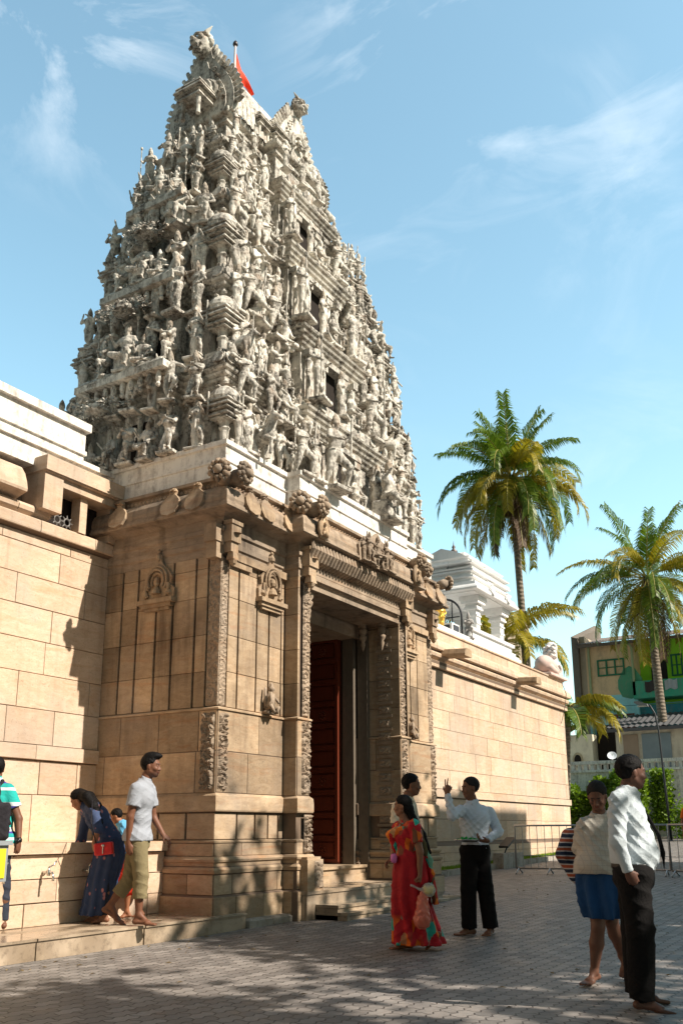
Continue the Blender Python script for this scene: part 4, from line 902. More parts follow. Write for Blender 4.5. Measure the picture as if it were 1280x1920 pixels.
def gable_face():
    """fanged guardian mask"""
    g = Grid((-.42, -.42, -.1), (.42, .42, .78), .0145); e = np.eye(3)
    g.ell((0, 0, .34), e, (.24, .26, .26), .03); g.cone((0, -.18, .22), (0, -.30, .25), .14, .10, .05)
    for s in (-1, 1):
        g.ell((.11 * s, -.22, .42), e, (.075, .07, .075), .006); g.cone((.02 * s, -.24, .54), (.22 * s, -.18, .50), .035, .03, .02)
        g.cone((.10 * s, -.30, .17), (.12 * s, -.31, .05), .03, .008, .01); g.cone((.17 * s, -.1, .6), (.30 * s, -.06, .74), .06, .012, .03); g.ell((.26 * s, 0, .38), e, (.05, .06, .1), .02)
    g.ell((0, -.38, .30), e, (.055, .05, .045), .02); g.cone((-.16, -.26, .18), (.16, -.26, .18), .035, .035, .015); g.ell((0, -.22, .10), e, (.12, .08, .04), .02)
    for i in range(9):
        a = math.pi * (i / 8); g.ell((.24 * math.cos(a), -.02, .42 + .22 * math.sin(a)), e, (.06, .07, .06), .01)
    for i in range(5): g.cone(((i - 2) * .07, -.05, .60), ((i - 2) * .09, -.08, .72 - .02 * abs(i - 2)), .04, .012, .01)
    V, Q = g.net(); return np_mesh('guardian_mask', V, Q, M['plaster'])
MASK = gable_face()
# ---------------------------------------------------------------- the sculpted tower (temple units)
XC, YC = 14.26, 10.72
def put(me, name, p, rz, s, parent=GATE):
    w = Vector(B2W(p)); o = bpy.data.objects.new(name, me); COL.objects.link(o); o.parent = parent
    o.matrix_parent_inverse = Matrix.Identity(4); o.location = w - Vector(GATE.location); o.rotation_euler = (0, 0, rz); o.scale = (s * S_,) * 3
    return o
# whitewashed plinth
mb = MB(True)
mb.sweep(FULL, [(-0.02, 6.60), (0.03, 6.605), (0.03, 6.90), (0.055, 6.91), (0.055, 6.945), (0.03, 6.95), (0.03, 7.17), (0.075, 7.18), (0.075, 7.26), (-.6, 7.27)])
G(mb, 'plinth', M['white'])
LEV = [(7.26, 3.64, 2.12, 1.75, 8.42), (9.04, 3.48, 1.89, 1.08, 8.50), (10.94, 3.20, 1.59, 1.05, 8.92), (12.94, 2.88, 1.25, .97, 9.25), (14.56, 2.54, .87, .92, 9.52)]
def outline(a, b, w, yb, sb=.18, side=True):
    p = [(XC - a, YC + b)]
    if side: p += [(XC - a, YC + b * .52), (XC - a - sb, YC + b * .52), (XC - a - sb, YC - b * .45), (XC - a, YC - b * .45)]
    ar = a * (1.0 if a > 3.15 else .95 if a > 2.8 else .91)
    p += [(XC - a, YC - b), (XC - w, YC - b), (XC - w, yb), (XC + w, yb), (XC + w, YC - b), (XC + ar, YC - b), (XC + ar, YC + b)]
    return p
def ins(lv, d, extra=0.0): z, a, b, w, yb = lv; return outline(a - d, b - d, w - d * .6, yb + d * .8 + extra)
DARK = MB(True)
for i in range(4):
    L0, L1 = LEV[i], LEV[i + 1]; z0, z1 = L0[0], L1[0]; h = z1 - z0
    st = thing('storey', 'sculpted storey', None) if False else None
    # core wall
    mb = MB(True)
    a_, b_, w_, y_ = (L0[1] + L1[1]) / 2 - .35, (L0[2] + L1[2]) / 2 - .35, (L0[3] * .4 + L1[3] * .6) - .1, (L0[4] * .4 + L1[4] * .6) + .25
    P_ = outline(a_, b_, w_, y_)
    mb.sweep(P_, [(0.12, z0), (0.12, z0 + .10), (0.06, z0 + .13), (0.06, z0 + .18), (0, z0 + .2), (0, z1 - .3)], closed=True)
    G(mb, 'storey_wall', M['plaster'])
    # stacked mouldings of the entablature
    mb = MB(True); e0 = z1 - .66 * min(1, h / 1.8); pr = []
    for q in range(5):
        zz = e0 + q * (z1 - .24 - e0) / 5; dz = (z1 - .24 - e0) / 5; d = .05 + .055 * q
        pr += [(d - .045, zz), (d, zz + dz * .25), (d + .02, zz + dz * .70), (d - .03, zz + dz * .78)]
    mb.sweep(P_, [(0, e0 - .02)] + pr + [(0.1, z1 - .24)], closed=True)
    G(mb, 'entablature', M['plaster'])
    # broad ledge slab
    mb = MB(True); a, b, w, yb = L1[1:]
    P2 = outline(a - .02, b - .02, w, yb, .24)
    mb.sweep(P2, [(-.30, z1 - .27), (-.02, z1 - .22), (0.0, z1 - .205), (0.0, z1 - .05), (-.02, z1 - .03), (-.02, z1 + .0), (-.5, z1 + .015)], closed=True)
    mb.box(XC - a + .2, XC + a - .2, YC - b + .2, YC + b - .2, z1 - .3, z1 + .01)
    G(mb, 'ledge_slab', M['plaster'])
    # curled leaf antefixes on the slab
    mb = MB(True); sz = .62 if i < 3 else .5
    for (p0, u, n) in (((XC - a + .14, YC - b + .0), (1, 0, 0), (0, -1, 0)), ((XC - w - .2, YC - b), (1, 0, 0), (0, -1, 0)), ((XC - w + .14, yb), (1, 0, 0), (0, -1, 0)), ((XC + w - .14, yb), (1, 0, 0), (0, -1, 0)), ((XC + w + .2, YC - b), (1, 0, 0), (0, -1, 0)), ((XC + a - .14, YC - b), (1, 0, 0), (0, -1, 0)),
                       ((XC - a, YC - b + .14), (0, -1, 0), (-1, 0, 0)), ((XC - a, YC - b * .55), (0, -1, 0), (-1, 0, 0)), ((XC - a - .2, YC - b * .35), (0, -1, 0), (-1, 0, 0)), ((XC - a - .2, YC + b * .42), (0, -1, 0), (-1, 0, 0)), ((XC - a, YC + b - .14), (0, -1, 0), (-1, 0, 0))):
        leafplate(mb, (p0[0] + n[0] * .01, p0[1] + n[1] * .01, z1 - .19), u, n, sz)
    G(mb, 'curled_leaf', M['plaster'])
    # pilasters along the walls
    mb = MB(True); ph = e0 - z0 - .2
    def pil(x, y, s=1.0):
        c = (x, y, z0 + .2); prof = [(.085, 0), (.085, .05), (.06, .06), (.05, .12), (.045, ph * .55), (.06, ph * .58), (.06, ph * .62), (.045, ph * .64), (.05, ph * .74), (.075, ph * .80), (.05, ph * .85), (.07, ph * .9)]
        mb.lathe(c, [(r * s, z) for r, z in prof], 8, rot=math.pi / 8); mb.box(x - .085 * s, x + .085 * s, y - .085 * s, y + .085 * s, z0 + .2 + ph * .9, z0 + .2 + ph + .02)
    nfr = max(2, int((a_ - w_) / .42))
    for q in range(nfr):
        x = XC - a_ + .12 + q * (a_ - w_ - .2) / (nfr - 1) if nfr > 1 else XC - a_ + .2
        pil(x, YC - b_ - .04); pil(2 * XC - x, YC - b_ - .04)
    ns = max(3, int(2 * b_ / .42))
    for q in range(ns):
        y = YC - b_ + .12 + q * (2 * b_ - .24) / (ns - 1); inb = YC - b_ * .45 < y < YC + b_ * .52; pil(XC - a_ - .04 - (.18 if inb else 0), y)
    G(mb, 'pilaster', M['plaster'])
    # central opening with jambs and tapering brackets, on a flat near-black plate for its shade
    mb = MB(True); oh = (e0 - z0) * .92
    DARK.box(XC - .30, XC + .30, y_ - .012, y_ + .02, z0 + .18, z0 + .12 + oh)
    for sx in (-1, 1):
        mb.box(XC + sx * .38 - .08, XC + sx * .38 + .08, y_ - .16, y_, z0 + .16, z0 + oh); pil(XC + sx * (w_ - .12), y_ - .10)
        mb.box(XC + sx * .38 - .11, XC + sx * .38 + .11, y_ - .2, y_, z0 + oh - .12, z0 + oh + .02)
    mb.box(XC - .50, XC + .50, y_ - .22, y_ + .02, z0 + oh + .02, z0 + oh + .12)
    G(mb, 'doorway_frame', M['plaster'])
    # side niche: its shade is a flat near-black plate
    xs_ = XC - a_ - .18
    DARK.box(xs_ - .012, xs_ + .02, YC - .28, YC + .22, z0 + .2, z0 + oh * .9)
    # corner pavilions: colonnette, stepped capital, ribbed dome, finial
    def pavilion(x, y, z, H):
        k = H / 1.25; m = MB(True)
        m.box(x - .19 * k, x + .19 * k, y - .19 * k, y + .19 * k, z, z + .07 * k); m.lathe((x, y, z + .07 * k), [(r * k, q * k) for r, q in ((.12, 0), (.09, .04), (.07, .08), (.075, .26), (.10, .30), (.07, .34), (.09, .40), (.13, .44))], 8, rot=math.pi / 8)
        for q, (r, zz) in enumerate(((.17, .51), (.21, .56), (.17, .60), (.23, .65), (.27, .70), (.21, .745), (.25, .79))): m.box(x - r * k, x + r * k, y - r * k, y + r * k, z + zz * k, z + (zz + .035) * k, taper=.012 * k)
        m.lathe((x, y, z + .82 * k), [(r * k, q * k) for r, q in ((.25, 0), (.27, .05), (.255, .12), (.20, .20), (.12, .26), (.06, .29), (.05, .31), (.08, .335), (.04, .36), (.055, .39), (.02, .43), (.0, .47))], 12)
        for t in range(4):
            d = ((0, -1), (-1, 0), (1, 0), (0, 1))[t]; leafplate(m, (x + d[0] * .22 * k, y + d[1] * .22 * k, z + .80 * k), (-d[1], d[0], 0), (d[0], d[1], 0), .62 * k)
        G(m, 'corner_pavilion', M['plaster'])
    H_ = h * .72
    for (x, y) in ((XC - L0[1] + .30, YC - L0[2] + .30), (XC - L0[1] + .30, YC + L0[2] - .30), (XC + L0[1] - .30, YC - L0[2] + .30)): pavilion(x, y, z0 + .02, H_)
G(DARK, 'shade_plate', M['dark'])

# ------- statues
rs = random.Random(21); ST = []
small = ['praying', 'guard', 'lady', 'blessing', 'flute', 'stride']; sit = ['seated', 'ease', 'kneeling']; allp = small + sit + ['dancing']
def face_front(u): return rs.uniform(-.25, .25)
for i in range(4):
    L0, L1 = LEV[i], LEV[i + 1]; z0, z1 = L0[0], L1[0]; h = z1 - z0; a0, b0, w0, y0_ = L0[1:]; a1, b1, w1, y1_ = L1[1:]
    z = z0 + .03
    # guardians by the central opening, on the bay
    gs = h * .60
    yb = (y0_ if i else 8.42) + .16
    ST += [('guard', (XC - w1 + .02, yb - (.12 if i else 0), z), 0.15, gs * 1.05), ('stride' if i % 2 else 'blessing', (XC + w1 + .05, yb - .08, z), -0.1, gs * 1.05), ('lady', (XC - .18, yb - .10, z), .3, gs * .80), ('ease', (XC + .30, yb - .05, z), -.1, gs * .8)]
    # between bay and corner on the front face: two ranks and one above
    for sg in (-1, 1):
        n = 5 if i < 3 else 4
        for q in range(n):
            t = (q + .55) / n; x = XC + sg * (w1 + .25 + (a0 - w1 - .55) * t); y = YC - b0 + .13
            nm = rs.choice(small if q % 2 == 0 else allp); sc_ = h * rs.uniform(.42, .60)
            ST.append((nm, (x, y, z), face_front(0) - .12 * sg, sc_))
            zz = z0 + h * rs.uniform(.50, .60); ym = YC - (b0 + b1) / 2 - .02
            nm = rs.choice(sit + ['dancing', 'stride', 'praying']); ST.append((nm, (x + rs.uniform(-.1, .1), ym + .02, zz), face_front(0), h * rs.uniform(.40, .56)))
            ST.append((rs.choice(allp), (x + rs.uniform(-.15, .15), YC - b1 + .02, z1 - .12), face_front(0), h * rs.uniform(.30, .40))) if rs.random() < .7 else None
    # corner attendants
    ST += [('praying', (XC - a0 + .62, YC - b0 + .05, z), -.1, h * .50), ('lady', (XC - a0 + .04, YC - b0 + .68, z), R_(-80), h * .50), ('guard', (XC + a0 - .60, YC - b0 + .06, z), .2, h * .52), ('blessing', (XC + a0 - .06, YC - b0 + .2, z), .7, h * .5)]
    # left face
    n = 8 if i == 0 else 7 if i < 3 else 5
    for q in range(n):
        t = (q + .5) / n; y = YC - b0 + .45 + (2 * b0 - .5) * t; mid = abs(y - YC) < b0 * .5; x = XC - a0 + .10 - (.16 if mid else 0)
        ST.append((rs.choice(sit + ['praying', 'guard']) if mid else rs.choice(small), (x, y, z), R_(-90) + rs.uniform(-.3, .3), h * rs.uniform(.46, .58)))
        ST.append((rs.choice(allp), (XC - (a0 + a1) / 2 - .0 - (.16 if mid else 0), y + rs.uniform(-.1, .1), z0 + h * rs.uniform(.50, .60)), R_(-90) + rs.uniform(-.4, .4), h * rs.uniform(.42, .56)))
# enthroned groups on bracketed ledges of the left face
for (z, yy, s) in ((9.06, 10.85, 1.15), (10.96, 10.85, 1.1), (12.96, 10.85, .95)):
    i = {9.06: 1, 10.96: 2, 12.96: 3}[z]; xx = XC - LEV[i][1] - .24
    ST += [('ease', (xx, yy, z + .02), R_(-80), .95 * s), ('seated', (xx - .02, yy - .42, z + .02), R_(-60), .72 * s), ('kneeling', (xx - .05, yy + .45, z + .02), R_(-120), .72 * s), ('praying', (xx + .1, yy + .72, z + .0), R_(-100), .68 * s)]
# large flute player at the foot of the left face, by the wall
ST += [('flute', (10.42, 11.85, 7.18), R_(-70), 1.05), ('ease', (10.5, 10.2, 7.25), R_(-90), .8)]
ST += [('horse', (11.55, 8.62, 7.28), R_(-100), .95), ('bull', (11.25, 8.9, 9.1), R_(-80), .75), ('horse', (12.3, 9.35, 11.0), R_(-110), .8), ('bull', (16.4, 8.8, 9.1), R_(-60), .8), ('horse', (10.75, 10.0, 9.1), R_(-170), .6)]
ST += [('dancing', (17.62, 8.9, 9.05), .3, 1.0), ('dancing', (17.45, 9.15, 10.95), .2, .9), ('stride', (12.45, 8.36, 7.28), -.1, .95), ('stride', (13.35, 8.25, 7.28), -.1, 1.35), ('ease', (15.35, 8.22, 7.28), .1, 1.45), ('praying', (12.85, 8.35, 7.28), -.1, .95), ('lady', (16.2, 8.45, 7.28), 0, 1.0)]
# top storey figures
for q in range(7): ST.append((allp[q], (XC - 2.2 + q * .62, YC - .95 + (0 if abs(q - 3) > 1 else -.35), 14.6), rs.uniform(-.2, .2), .66))
for q in range(3): ST.append((sit[q], (XC - 2.45, YC - .55 + q * .5, 14.6), R_(-90), .6))
def vis(p): return math.dist(B2W(p[1]), (0, 0, 1.2)) / (p[3])
ST.sort(key=vis)
for nm, p, rz, s in ST[:100]:
    put(STAT[nm], 'statue', p, rz, s)
vs_, qs_, off = [], [], 0
for nm, p, rz, s in ST[100:]:
    me = STAT[nm]; co = np.empty(len(me.vertices) * 3, np.float32); me.vertices.foreach_get('co', co); co = co.reshape(-1, 3) * s
    c_, s_ = math.cos(rz), math.sin(rz); co = np.stack([co[:, 0] * c_ - co[:, 1] * s_ + p[0], co[:, 0] * s_ + co[:, 1] * c_ + p[1], co[:, 2] + p[2]], 1)
    co = np.stack([co[:, 0] * S_, co[:, 1] * S_, CAMZ + (co[:, 2] - CAMZ) * S_], 1)
    lp = np.empty(len(me.loops), np.int32); me.loops.foreach_get('vertex_index', lp); qs_.append(lp.reshape(-1, 4) + off); vs_.append(co); off += len(co)
if vs_:
    o = bpy.data.objects.new('small_statues', np_mesh('small_statues', np.concatenate(vs_), np.concatenate(qs_), M['plaster'])); COL.objects.link(o); o.parent = GATE; o.matrix_parent_inverse = Matrix.Translation(-Vector(GATE.location)); o['kind'] = 'stuff'
# mounds and leafy canopies of the enthroned groups
def canopy(c, rx, ry, rz_, n=230, seed=1):
    m = MB(True); r = random.Random(seed)
    for q in range(n):
        a, b = r.uniform(0, 6.28), r.uniform(-1, 1); rr = math.sqrt(1 - b * b) * r.uniform(.75, 1.05); p = Vector((c[0] + rx * rr * math.cos(a), c[1] + ry * rr * math.sin(a), c[2] + rz_ * b))
        d = Vector((r.uniform(-1, 1), r.uniform(-1, 1), r.uniform(-.6, .8))).normalized() * .075; e = d.orthogonal().normalized() * .035
        m.add([tuple(p - e), tuple(p + d * .5 - e * .2 + Vector((0, 0, .02))), tuple(p + e), tuple(p + d)], [(0, 1, 3), (1, 2, 3), (0, 3, 2)])
    m.lathe((c[0], c[1], c[2]), [(0, -rz_ * .7), (min(rx, ry) * .9, -rz_ * .2), (min(rx, ry) * .8, rz_ * .4), (0, rz_ * .75)], 10)
    return m
for k_, (x, y, z, ry) in enumerate(((10.42, 11.35, 8.40, .62), (10.52, 10.95, 10.30, .62), (10.84, 10.85, 12.05, .5))):
    G(canopy((x, y, z), .26, ry, .17, 260, k_), 'leafy_canopy', M['stone_dark'] if False else M['plaster'])
for (z, i) in ((9.04, 1), (10.94, 2), (12.94, 3)):
    mb = MB(True); x = XC - LEV[i][1] - .10; b = LEV[i][2]
    mb.box(x - .36, x + .3, YC - b * .50, YC + b * .62, z - .22, z - .09); mb.box(x - .33, x + .3, YC - b * .46, YC + b * .58, z - .09, z + .01, taper=.05)
    for q in range(9):
        y = YC - b * .4 + q * b * .11; mb.lathe((x - .25, y, z - .52), [(.03, 0), (.05, .04), (.025, .08), (.05, .14), (.05, .2), (.03, .28)], 8)
    G(mb, 'group_ledge', M['plaster'])
# ------- crowning barrel roof
mb = MB(True); Pt = [(XC - 2.1, YC + .62), (XC - 2.1, YC - .62), (XC - .85, YC - .62), (XC - .85, YC - .95), (XC + .85, YC - .95), (XC + .85, YC - .62), (XC + 1.75, YC - .62), (XC + 1.75, YC + .62)]
mb.sweep(Pt, [(0, 14.5), (0, 15.18), (.06, 15.2), (.06, 15.26), (.02, 15.28), (.02, 15.34), (.12, 15.37), (.14, 15.40), (.14, 15.47), (.05, 15.5), (-.3, 15.5)], closed=True)
G(mb, 'crown_storey', M['plaster'])
mb = MB(True); n = 22; seg = 14; rad = lambda t: (.80 * math.cos(t), 1.45 * math.sin(t) ** .9 if math.sin(t) > 0 else 0)
for q in range(n):
    xa = XC - 1.95 + q * 3.35 / n; xb = xa + 3.35 / n - .012
    for (r0, x_a, x_b) in ((1.0, xa, xb),):
        vs = []
        for x in (x_a, (x_a + x_b) / 2, x_b):
            k_ = 1.0 if x != (x_a + x_b) / 2 else 1.04
            for j in range(seg + 1):
                y, zz = rad(math.pi * j / seg); wav = .018 * math.sin(j * 3.1)
                vs.append((x, YC + y * k_ + 0, 15.45 + zz * k_ + wav))
        m_ = seg + 1; mb.add(vs, [(i * m_ + j, i * m_ + j + 1, (i + 1) * m_ + j + 1, (i + 1) * m_ + j) for i in range(2) for j in range(seg)])
G(mb, 'barrel_roof', M['plaster'], True)
def gable(x, y, z, u, n, W, H, name='gable'):
    m = MB(True); u = Vector(u); n = Vector(n); c = Vector((x, y, z)); zz = Vector((0, 0, 1))
    prof = [(-.50, 0), (.50, 0), (.53, .10), (.52, .24), (.47, .38), (.38, .52), (.26, .66), (.16, .78), (.12, .90), (0, .97), (-.12, .90), (-.16, .78), (-.26, .66), (-.38, .52), (-.47, .38), (-.52, .24), (-.53, .10)]
    m.plate([(a * W, b * H) for a, b in prof], c, u, zz, n, .16)
    inner = [(a * W * .80, b * H * .80 + .03) for a, b in prof[:]]
    m.plate(inner, c + n * .16, u, zz, n, .05)
    # flame-like curls around the rim
    for q in range(2, len(prof)):
        a, b = prof[q]; a2, b2 = prof[(q + 1) % len(prof)]
        for t in (0.15, .65):
            aa, bb = a + (a2 - a) * t, b + (b2 - b) * t
            if bb > .86: continue
            d = (u * aa * 1.1 + zz * (bb - .35) * .7).normalized(); p = c + u * aa * W + zz * bb * H + n * .08
            m.tube([tuple(p - d * .03), tuple(p + d * .09), tuple(p + d * .17 + zz * .05), tuple(p + d * .14 + zz * .11)], [.055, .06, .045, .012], 6)
    # horseshoe arch with recess, scrolls, small pavilion in front
    ring = [(.20 * W * math.cos(t), .30 * H + .17 * H * math.sin(t)) for t in np.linspace(-.5, math.pi + .5, 14)]
    m.tube([tuple(c + n * .24 + u * a + zz * b) for a, b in ring], .05 * W, 6)
    m.tube([tuple(c + n * .22 + u * a * 1.4 + zz * (b + .01 * H)) for a, b in ring], .03 * W, 6)
    for s in (-1, 1):
        for q in range(5):
            t = q / 4; p = c + u * s * W * (.38 - .16 * t) + zz * H * (.16 + .42 * t) + n * .22
            m.tube([tuple(p + (u * math.cos(w_) * s + zz * math.sin(w_)) * .055 * (1 - w_ / 8)) for w_ in np.linspace(0, 5.2, 9)], .022, 5)
    m.box(*(sorted((c.x + n.x * .1 - .0 + u.x * -.22, c.x + n.x * .45 + u.x * .22)) + sorted((c.y + n.y * .1 + u.y * -.22, c.y + n.y * .45 + u.y * .22)) + [z - .05, z + .0])) if False else None
    G(m, name, M['plaster'], False)
    m2 = MASK; w = c + n * .18 + zz * H * .80
    rz = math.atan2(n.y, n.x) + math.pi / 2
    put(MASK, 'guardian_mask', tuple(w), rz, (.92 if W > 1.5 else .86) * W / 1.6)
    put(STAT['seated'], 'statue', tuple(c + n * .26 + zz * .24 * H), rz, .62 * W / 1.6)
gable(XC - 2.02, YC, 15.42, (0, -1, 0), (-1, 0, 0), 1.62, 1.95)
gable(XC + 1.35, YC, 15.42, (0, 1, 0), (1, 0, 0), 1.3, 1.5)
gable(XC - .05, YC - .78, 15.45, (1, 0, 0), (0, -1, 0), 1.30, 1.60)
# miniature pavilion in front of the near gable and beside the dormer
def mini(x, y, z, s):
    m = MB(True)
    for q, (r, zz, hh) in enumerate(((.30, 0, .06), (.24, .06, .05), (.30, .11, .05), (.36, .16, .06), (.28, .22, .05), (.33, .27, .05), (.22, .32, .16))): m.box(x - r * s, x + r * s, y - r * s, y + r * s, z + zz * s, z + (zz + hh) * s, taper=.02 * s)
    for (a, b) in ((-.2, -.2), (.2, -.2), (-.2, .2), (.2, .2)): m.lathe((x + a * s, y + b * s, z - .42 * s), [(.05 * s, 0), (.04 * s, .1 * s), (.045 * s, .3 * s), (.06 * s, .42 * s)], 8)
    m.lathe((x, y, z + .48 * s), [(.2 * s, 0), (.16 * s, .08 * s), (.05 * s, .14 * s), (.06 * s, .18 * s), (0, .26 * s)], 10)
    G(m, 'miniature_shrine', M['plaster'])
mini(11.85, 10.62, 15.62, 1.0); mini(13.15, 10.05, 15.7, .75); mini(13.55, 9.92, 15.7, .7)
# row of pot finials along the ridge, flagstaff and flag
m = MB(True)
for q in range(5):
    x = XC - 1.35 + q * .68; m.lathe((x, YC, 16.86), [(.10, 0), (.05, .05), (.11, .12), (.12, .18), (.05, .25), (.03, .29), (.05, .33), (.015, .40), (0, .50)], 10)
G(m, 'pot_finial', m_plain('blackened_copper', (0.05, 0.04, 0.035), .5, .6), True)
FL = thing('flagstaff', 'red pennant on a pale staff at the top of the sculpted tower', 'flag', loc=B2W((12.85, 10.5, 16.6)))
m = MB(True); m.tube([(12.85, 10.5, 16.5), (12.86, 10.5, 17.93)], [.03, .026], 8); o = m.obj('staff', m_plain('pale_paint', (.6, .5, .48), .5)); o.parent = FL; o.matrix_parent_inverse = Matrix.Translation(-Vector(FL.location))
m = MB(True); m.lathe((12.86, 10.5, 17.93), [(.04, 0), (.06, .03), (.05, .09), (.02, .13), (0, .17)], 8); o = m.obj('finial', m_plain('dark_metal', (.06, .05, .05), .4, .5), smooth=True); o.parent = FL; o.matrix_parent_inverse = Matrix.Translation(-Vector(FL.location))
m = MB(True); nu, nv = 14, 8; vs = []
for j in range(nv + 1):
    for i_ in range(nu + 1):
        t, v = i_ / nu, j / nv; x = 12.88 + .60 * t * (1 - .1 * v) + .012 * math.sin(v * 9 + t * 5); zt = 17.74 - .62 * t ** 1.1; zb = 16.95 + .02 * t; z = zt + (zb - zt) * v * (1 - t * .6)
        vs.append((x, 10.47 + .05 * math.sin(t * 4 + v * 7), z))
m.add(vs, [(j * (nu + 1) + i_, j * (nu + 1) + i_ + 1, (j + 1) * (nu + 1) + i_ + 1, (j + 1) * (nu + 1) + i_) for j in range(nv) for i_ in range(nu)])
o = m.obj('pennant', m_plain('red_cloth', (.72, .07, .03), .8), smooth=True); o.parent = FL; o.matrix_parent_inverse = Matrix.Translation(-Vector(FL.location))
# carved group of figures in brown stone over the middle of the lintel
SG = {}
for k_ in ('dancing', 'seated', 'blessing', 'kneeling', 'praying'):
    me = STAT[k_].copy(); me.name = 'lintel_figure'; me.materials.clear(); me.materials.append(M['stone_dark']); SG[k_] = me
m = MB(True); m.plate([(-.62, .0), (.62, 0), (.66, .3), (.45, .52), (.2, .58), (.05, .70), (-.1, .60), (-.4, .52), (-.66, .3)], (14.45, 8.07, 6.0), (1, 0, 0), (0, 0, 1), (0, -1, 0), .06); G(m, 'relief_backing', M['stone_dark'])
for (k_, x, z, s_) in (('seated', 14.45, 6.18, .62), ('dancing', 14.12, 6.02, .55), ('dancing', 14.80, 6.02, .55), ('praying', 13.92, 6.02, .42), ('praying', 14.98, 6.02, .42), ('kneeling', 14.3, 6.0, .4), ('kneeling', 14.62, 6.0, .4)):
    put(SG[k_], 'lintel_figure', (x, 7.98, z), rs.uniform(-.2, .2), s_)
# ---------------------------------------------------------------- boundary walls (temple units)
def part(mb, name, mats, root, smooth=False, label=None):
    o = mb.obj(name, mats, None, smooth); o.parent = root; o.matrix_parent_inverse = Matrix.Translation(-Vector(root.location))
    if label: o['label'] = label
    return o
LW = thing('boundary_wall', 'long sandstone boundary wall with whitewashed parapet running left from the gate tower', 'wall', loc=B2W((6, 11.05, 0)))
mb = MB(True); wallc = [(0, -.4), (0, 1.0), (0, 2.23), (.045, 2.245), (.045, 2.45), (0, 2.46), (0, 5.66), (.10, 5.69), (.12, 5.72), (.12, 5.86), (.09, 5.89), (-.02, 5.90)]
mb.sweep([(-4, 11.06), (10.62, 11.06)], wallc); mb.box(-4, 10.6, 11.3, 12.4, -.4, 6.8)
part(mb, 'wall_core', M['joint'], LW)
mb = MB(True)
blocks(mb, (-4, 11.05, 0), (1, 0, 0), (0, -1, 0), 14.6, [1.04, 1.73, 2.23], .01, .009, .7, 1.3, 3)
blocks(mb, (-4, 11.0, 0), (1, 0, 0), (0, -1, 0), 14.6, [2.235, 2.455], .01, .009, .7, 1.3, 4)
blocks(mb, (-4, 11.05, 0), (1, 0, 0), (0, -1, 0), 14.6, [2.46, 2.99, 3.52, 4.02, 4.53, 5.0, 5.49, 5.655], .01, .009, .75, 1.5, 8)
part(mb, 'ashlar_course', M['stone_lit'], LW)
mb = MB(True)
x = -4.0; rs = random.Random(2)
while x < 10.6:
    w = rs.uniform(.9, 1.4); e = min(x + w, 10.6); mb.cur = rs.random()
    mb.sweep([(x + .006, 11.06), (e - .006, 11.06)], [(0.0, 5.665), (.125, 5.70), (.13, 5.72), (.13, 5.87), (.10, 5.895), (0, 5.905)]); x = e
x = -4.0
while x < 9.25:
    w = rs.uniform(.5, .62); e = min(x + w, 9.25); mb.cur = rs.random()
    mb.sweep([(x + .006, 11.06), (e - .006, 11.06)], [(-.02, 5.90), (.02, 5.905), (.05, 5.94), (.10, 5.98), (.11, 6.04), (.08, 6.09), (0, 6.10)])
    mb.sweep([(x + .006, 11.06), (e - .006, 11.06)], [(-.06, 6.10), (.27, 6.19), (.28, 6.23), (.25, 6.35), (.19, 6.50), (.10, 6.62), (-.02, 6.68)]) if e < 8.95 else None
    x = e
part(mb, 'cornice', M['stone_lit'], LW)
# window box with two openings
mb = MB(True)
mb.box(8.93, 9.30, 10.80, 11.3, 6.06, 6.66); mb.box(8.93, 9.30, 10.80, 11.3, 6.04, 6.058)
mb.cur = .7; mb.box(8.90, 10.6, 10.74, 11.6, 6.66, 6.90); mb.box(8.92, 10.6, 10.77, 11.5, 6.64, 6.658)
mb.cur = .4; mb.box(9.301, 10.6, 10.83, 11.3, 6.50, 6.64)
mb.box(9.78, 9.93, 10.92, 11.12, 5.90, 6.50)
mb.box(10.42, 10.6, 10.9, 11.3, 5.9, 6.5)
part(mb, 'window_surround', M['stone_lit'], LW)
mb = MB(True); mb.box(9.3, 10.45, 11.22, 11.29, 5.88, 6.52); part(mb, 'window_recess', M['dark'], LW)
mb = MB(True)
for cx in (9.36, 9.56):
    ring = [(cx + .06 * math.cos(t), 10.96, 6.0 + .06 * math.sin(t)) for t in np.linspace(0, 6.283, 15)]; mb.tube(ring, .014, 6)
    for q in range(8):
        t = q * math.pi / 4; mb.tube([(cx + .07 * math.cos(t), 10.96, 6.0 + .07 * math.sin(t)), (cx + .12 * math.cos(t), 10.96, 6.0 + .12 * math.sin(t))], [.016, .006], 6)
part(mb, 'wheel_ornament', m_plain('grey_metal', (.16, .15, .14), .6, .3), LW)
# whitewashed parapet
mb = MB(True)
mb.box(-4, 10.6, 11.04, 12.4, 6.78, 7.10); mb.box(-4, 10.62, 10.99, 12.3, 7.10, 7.18); mb.box(-4, 9.90, 11.06, 12.3, 7.18, 7.30); mb.box(-4, 9.93, 11.02, 12.3, 7.30, 7.37)
mb.box(-4, 9.91, 11.05, 12.3, 7.37, 7.72); mb.box(-4, 9.97, 10.98, 12.3, 7.72, 7.86)
part(mb, 'whitewashed_parapet', M['white'], LW)
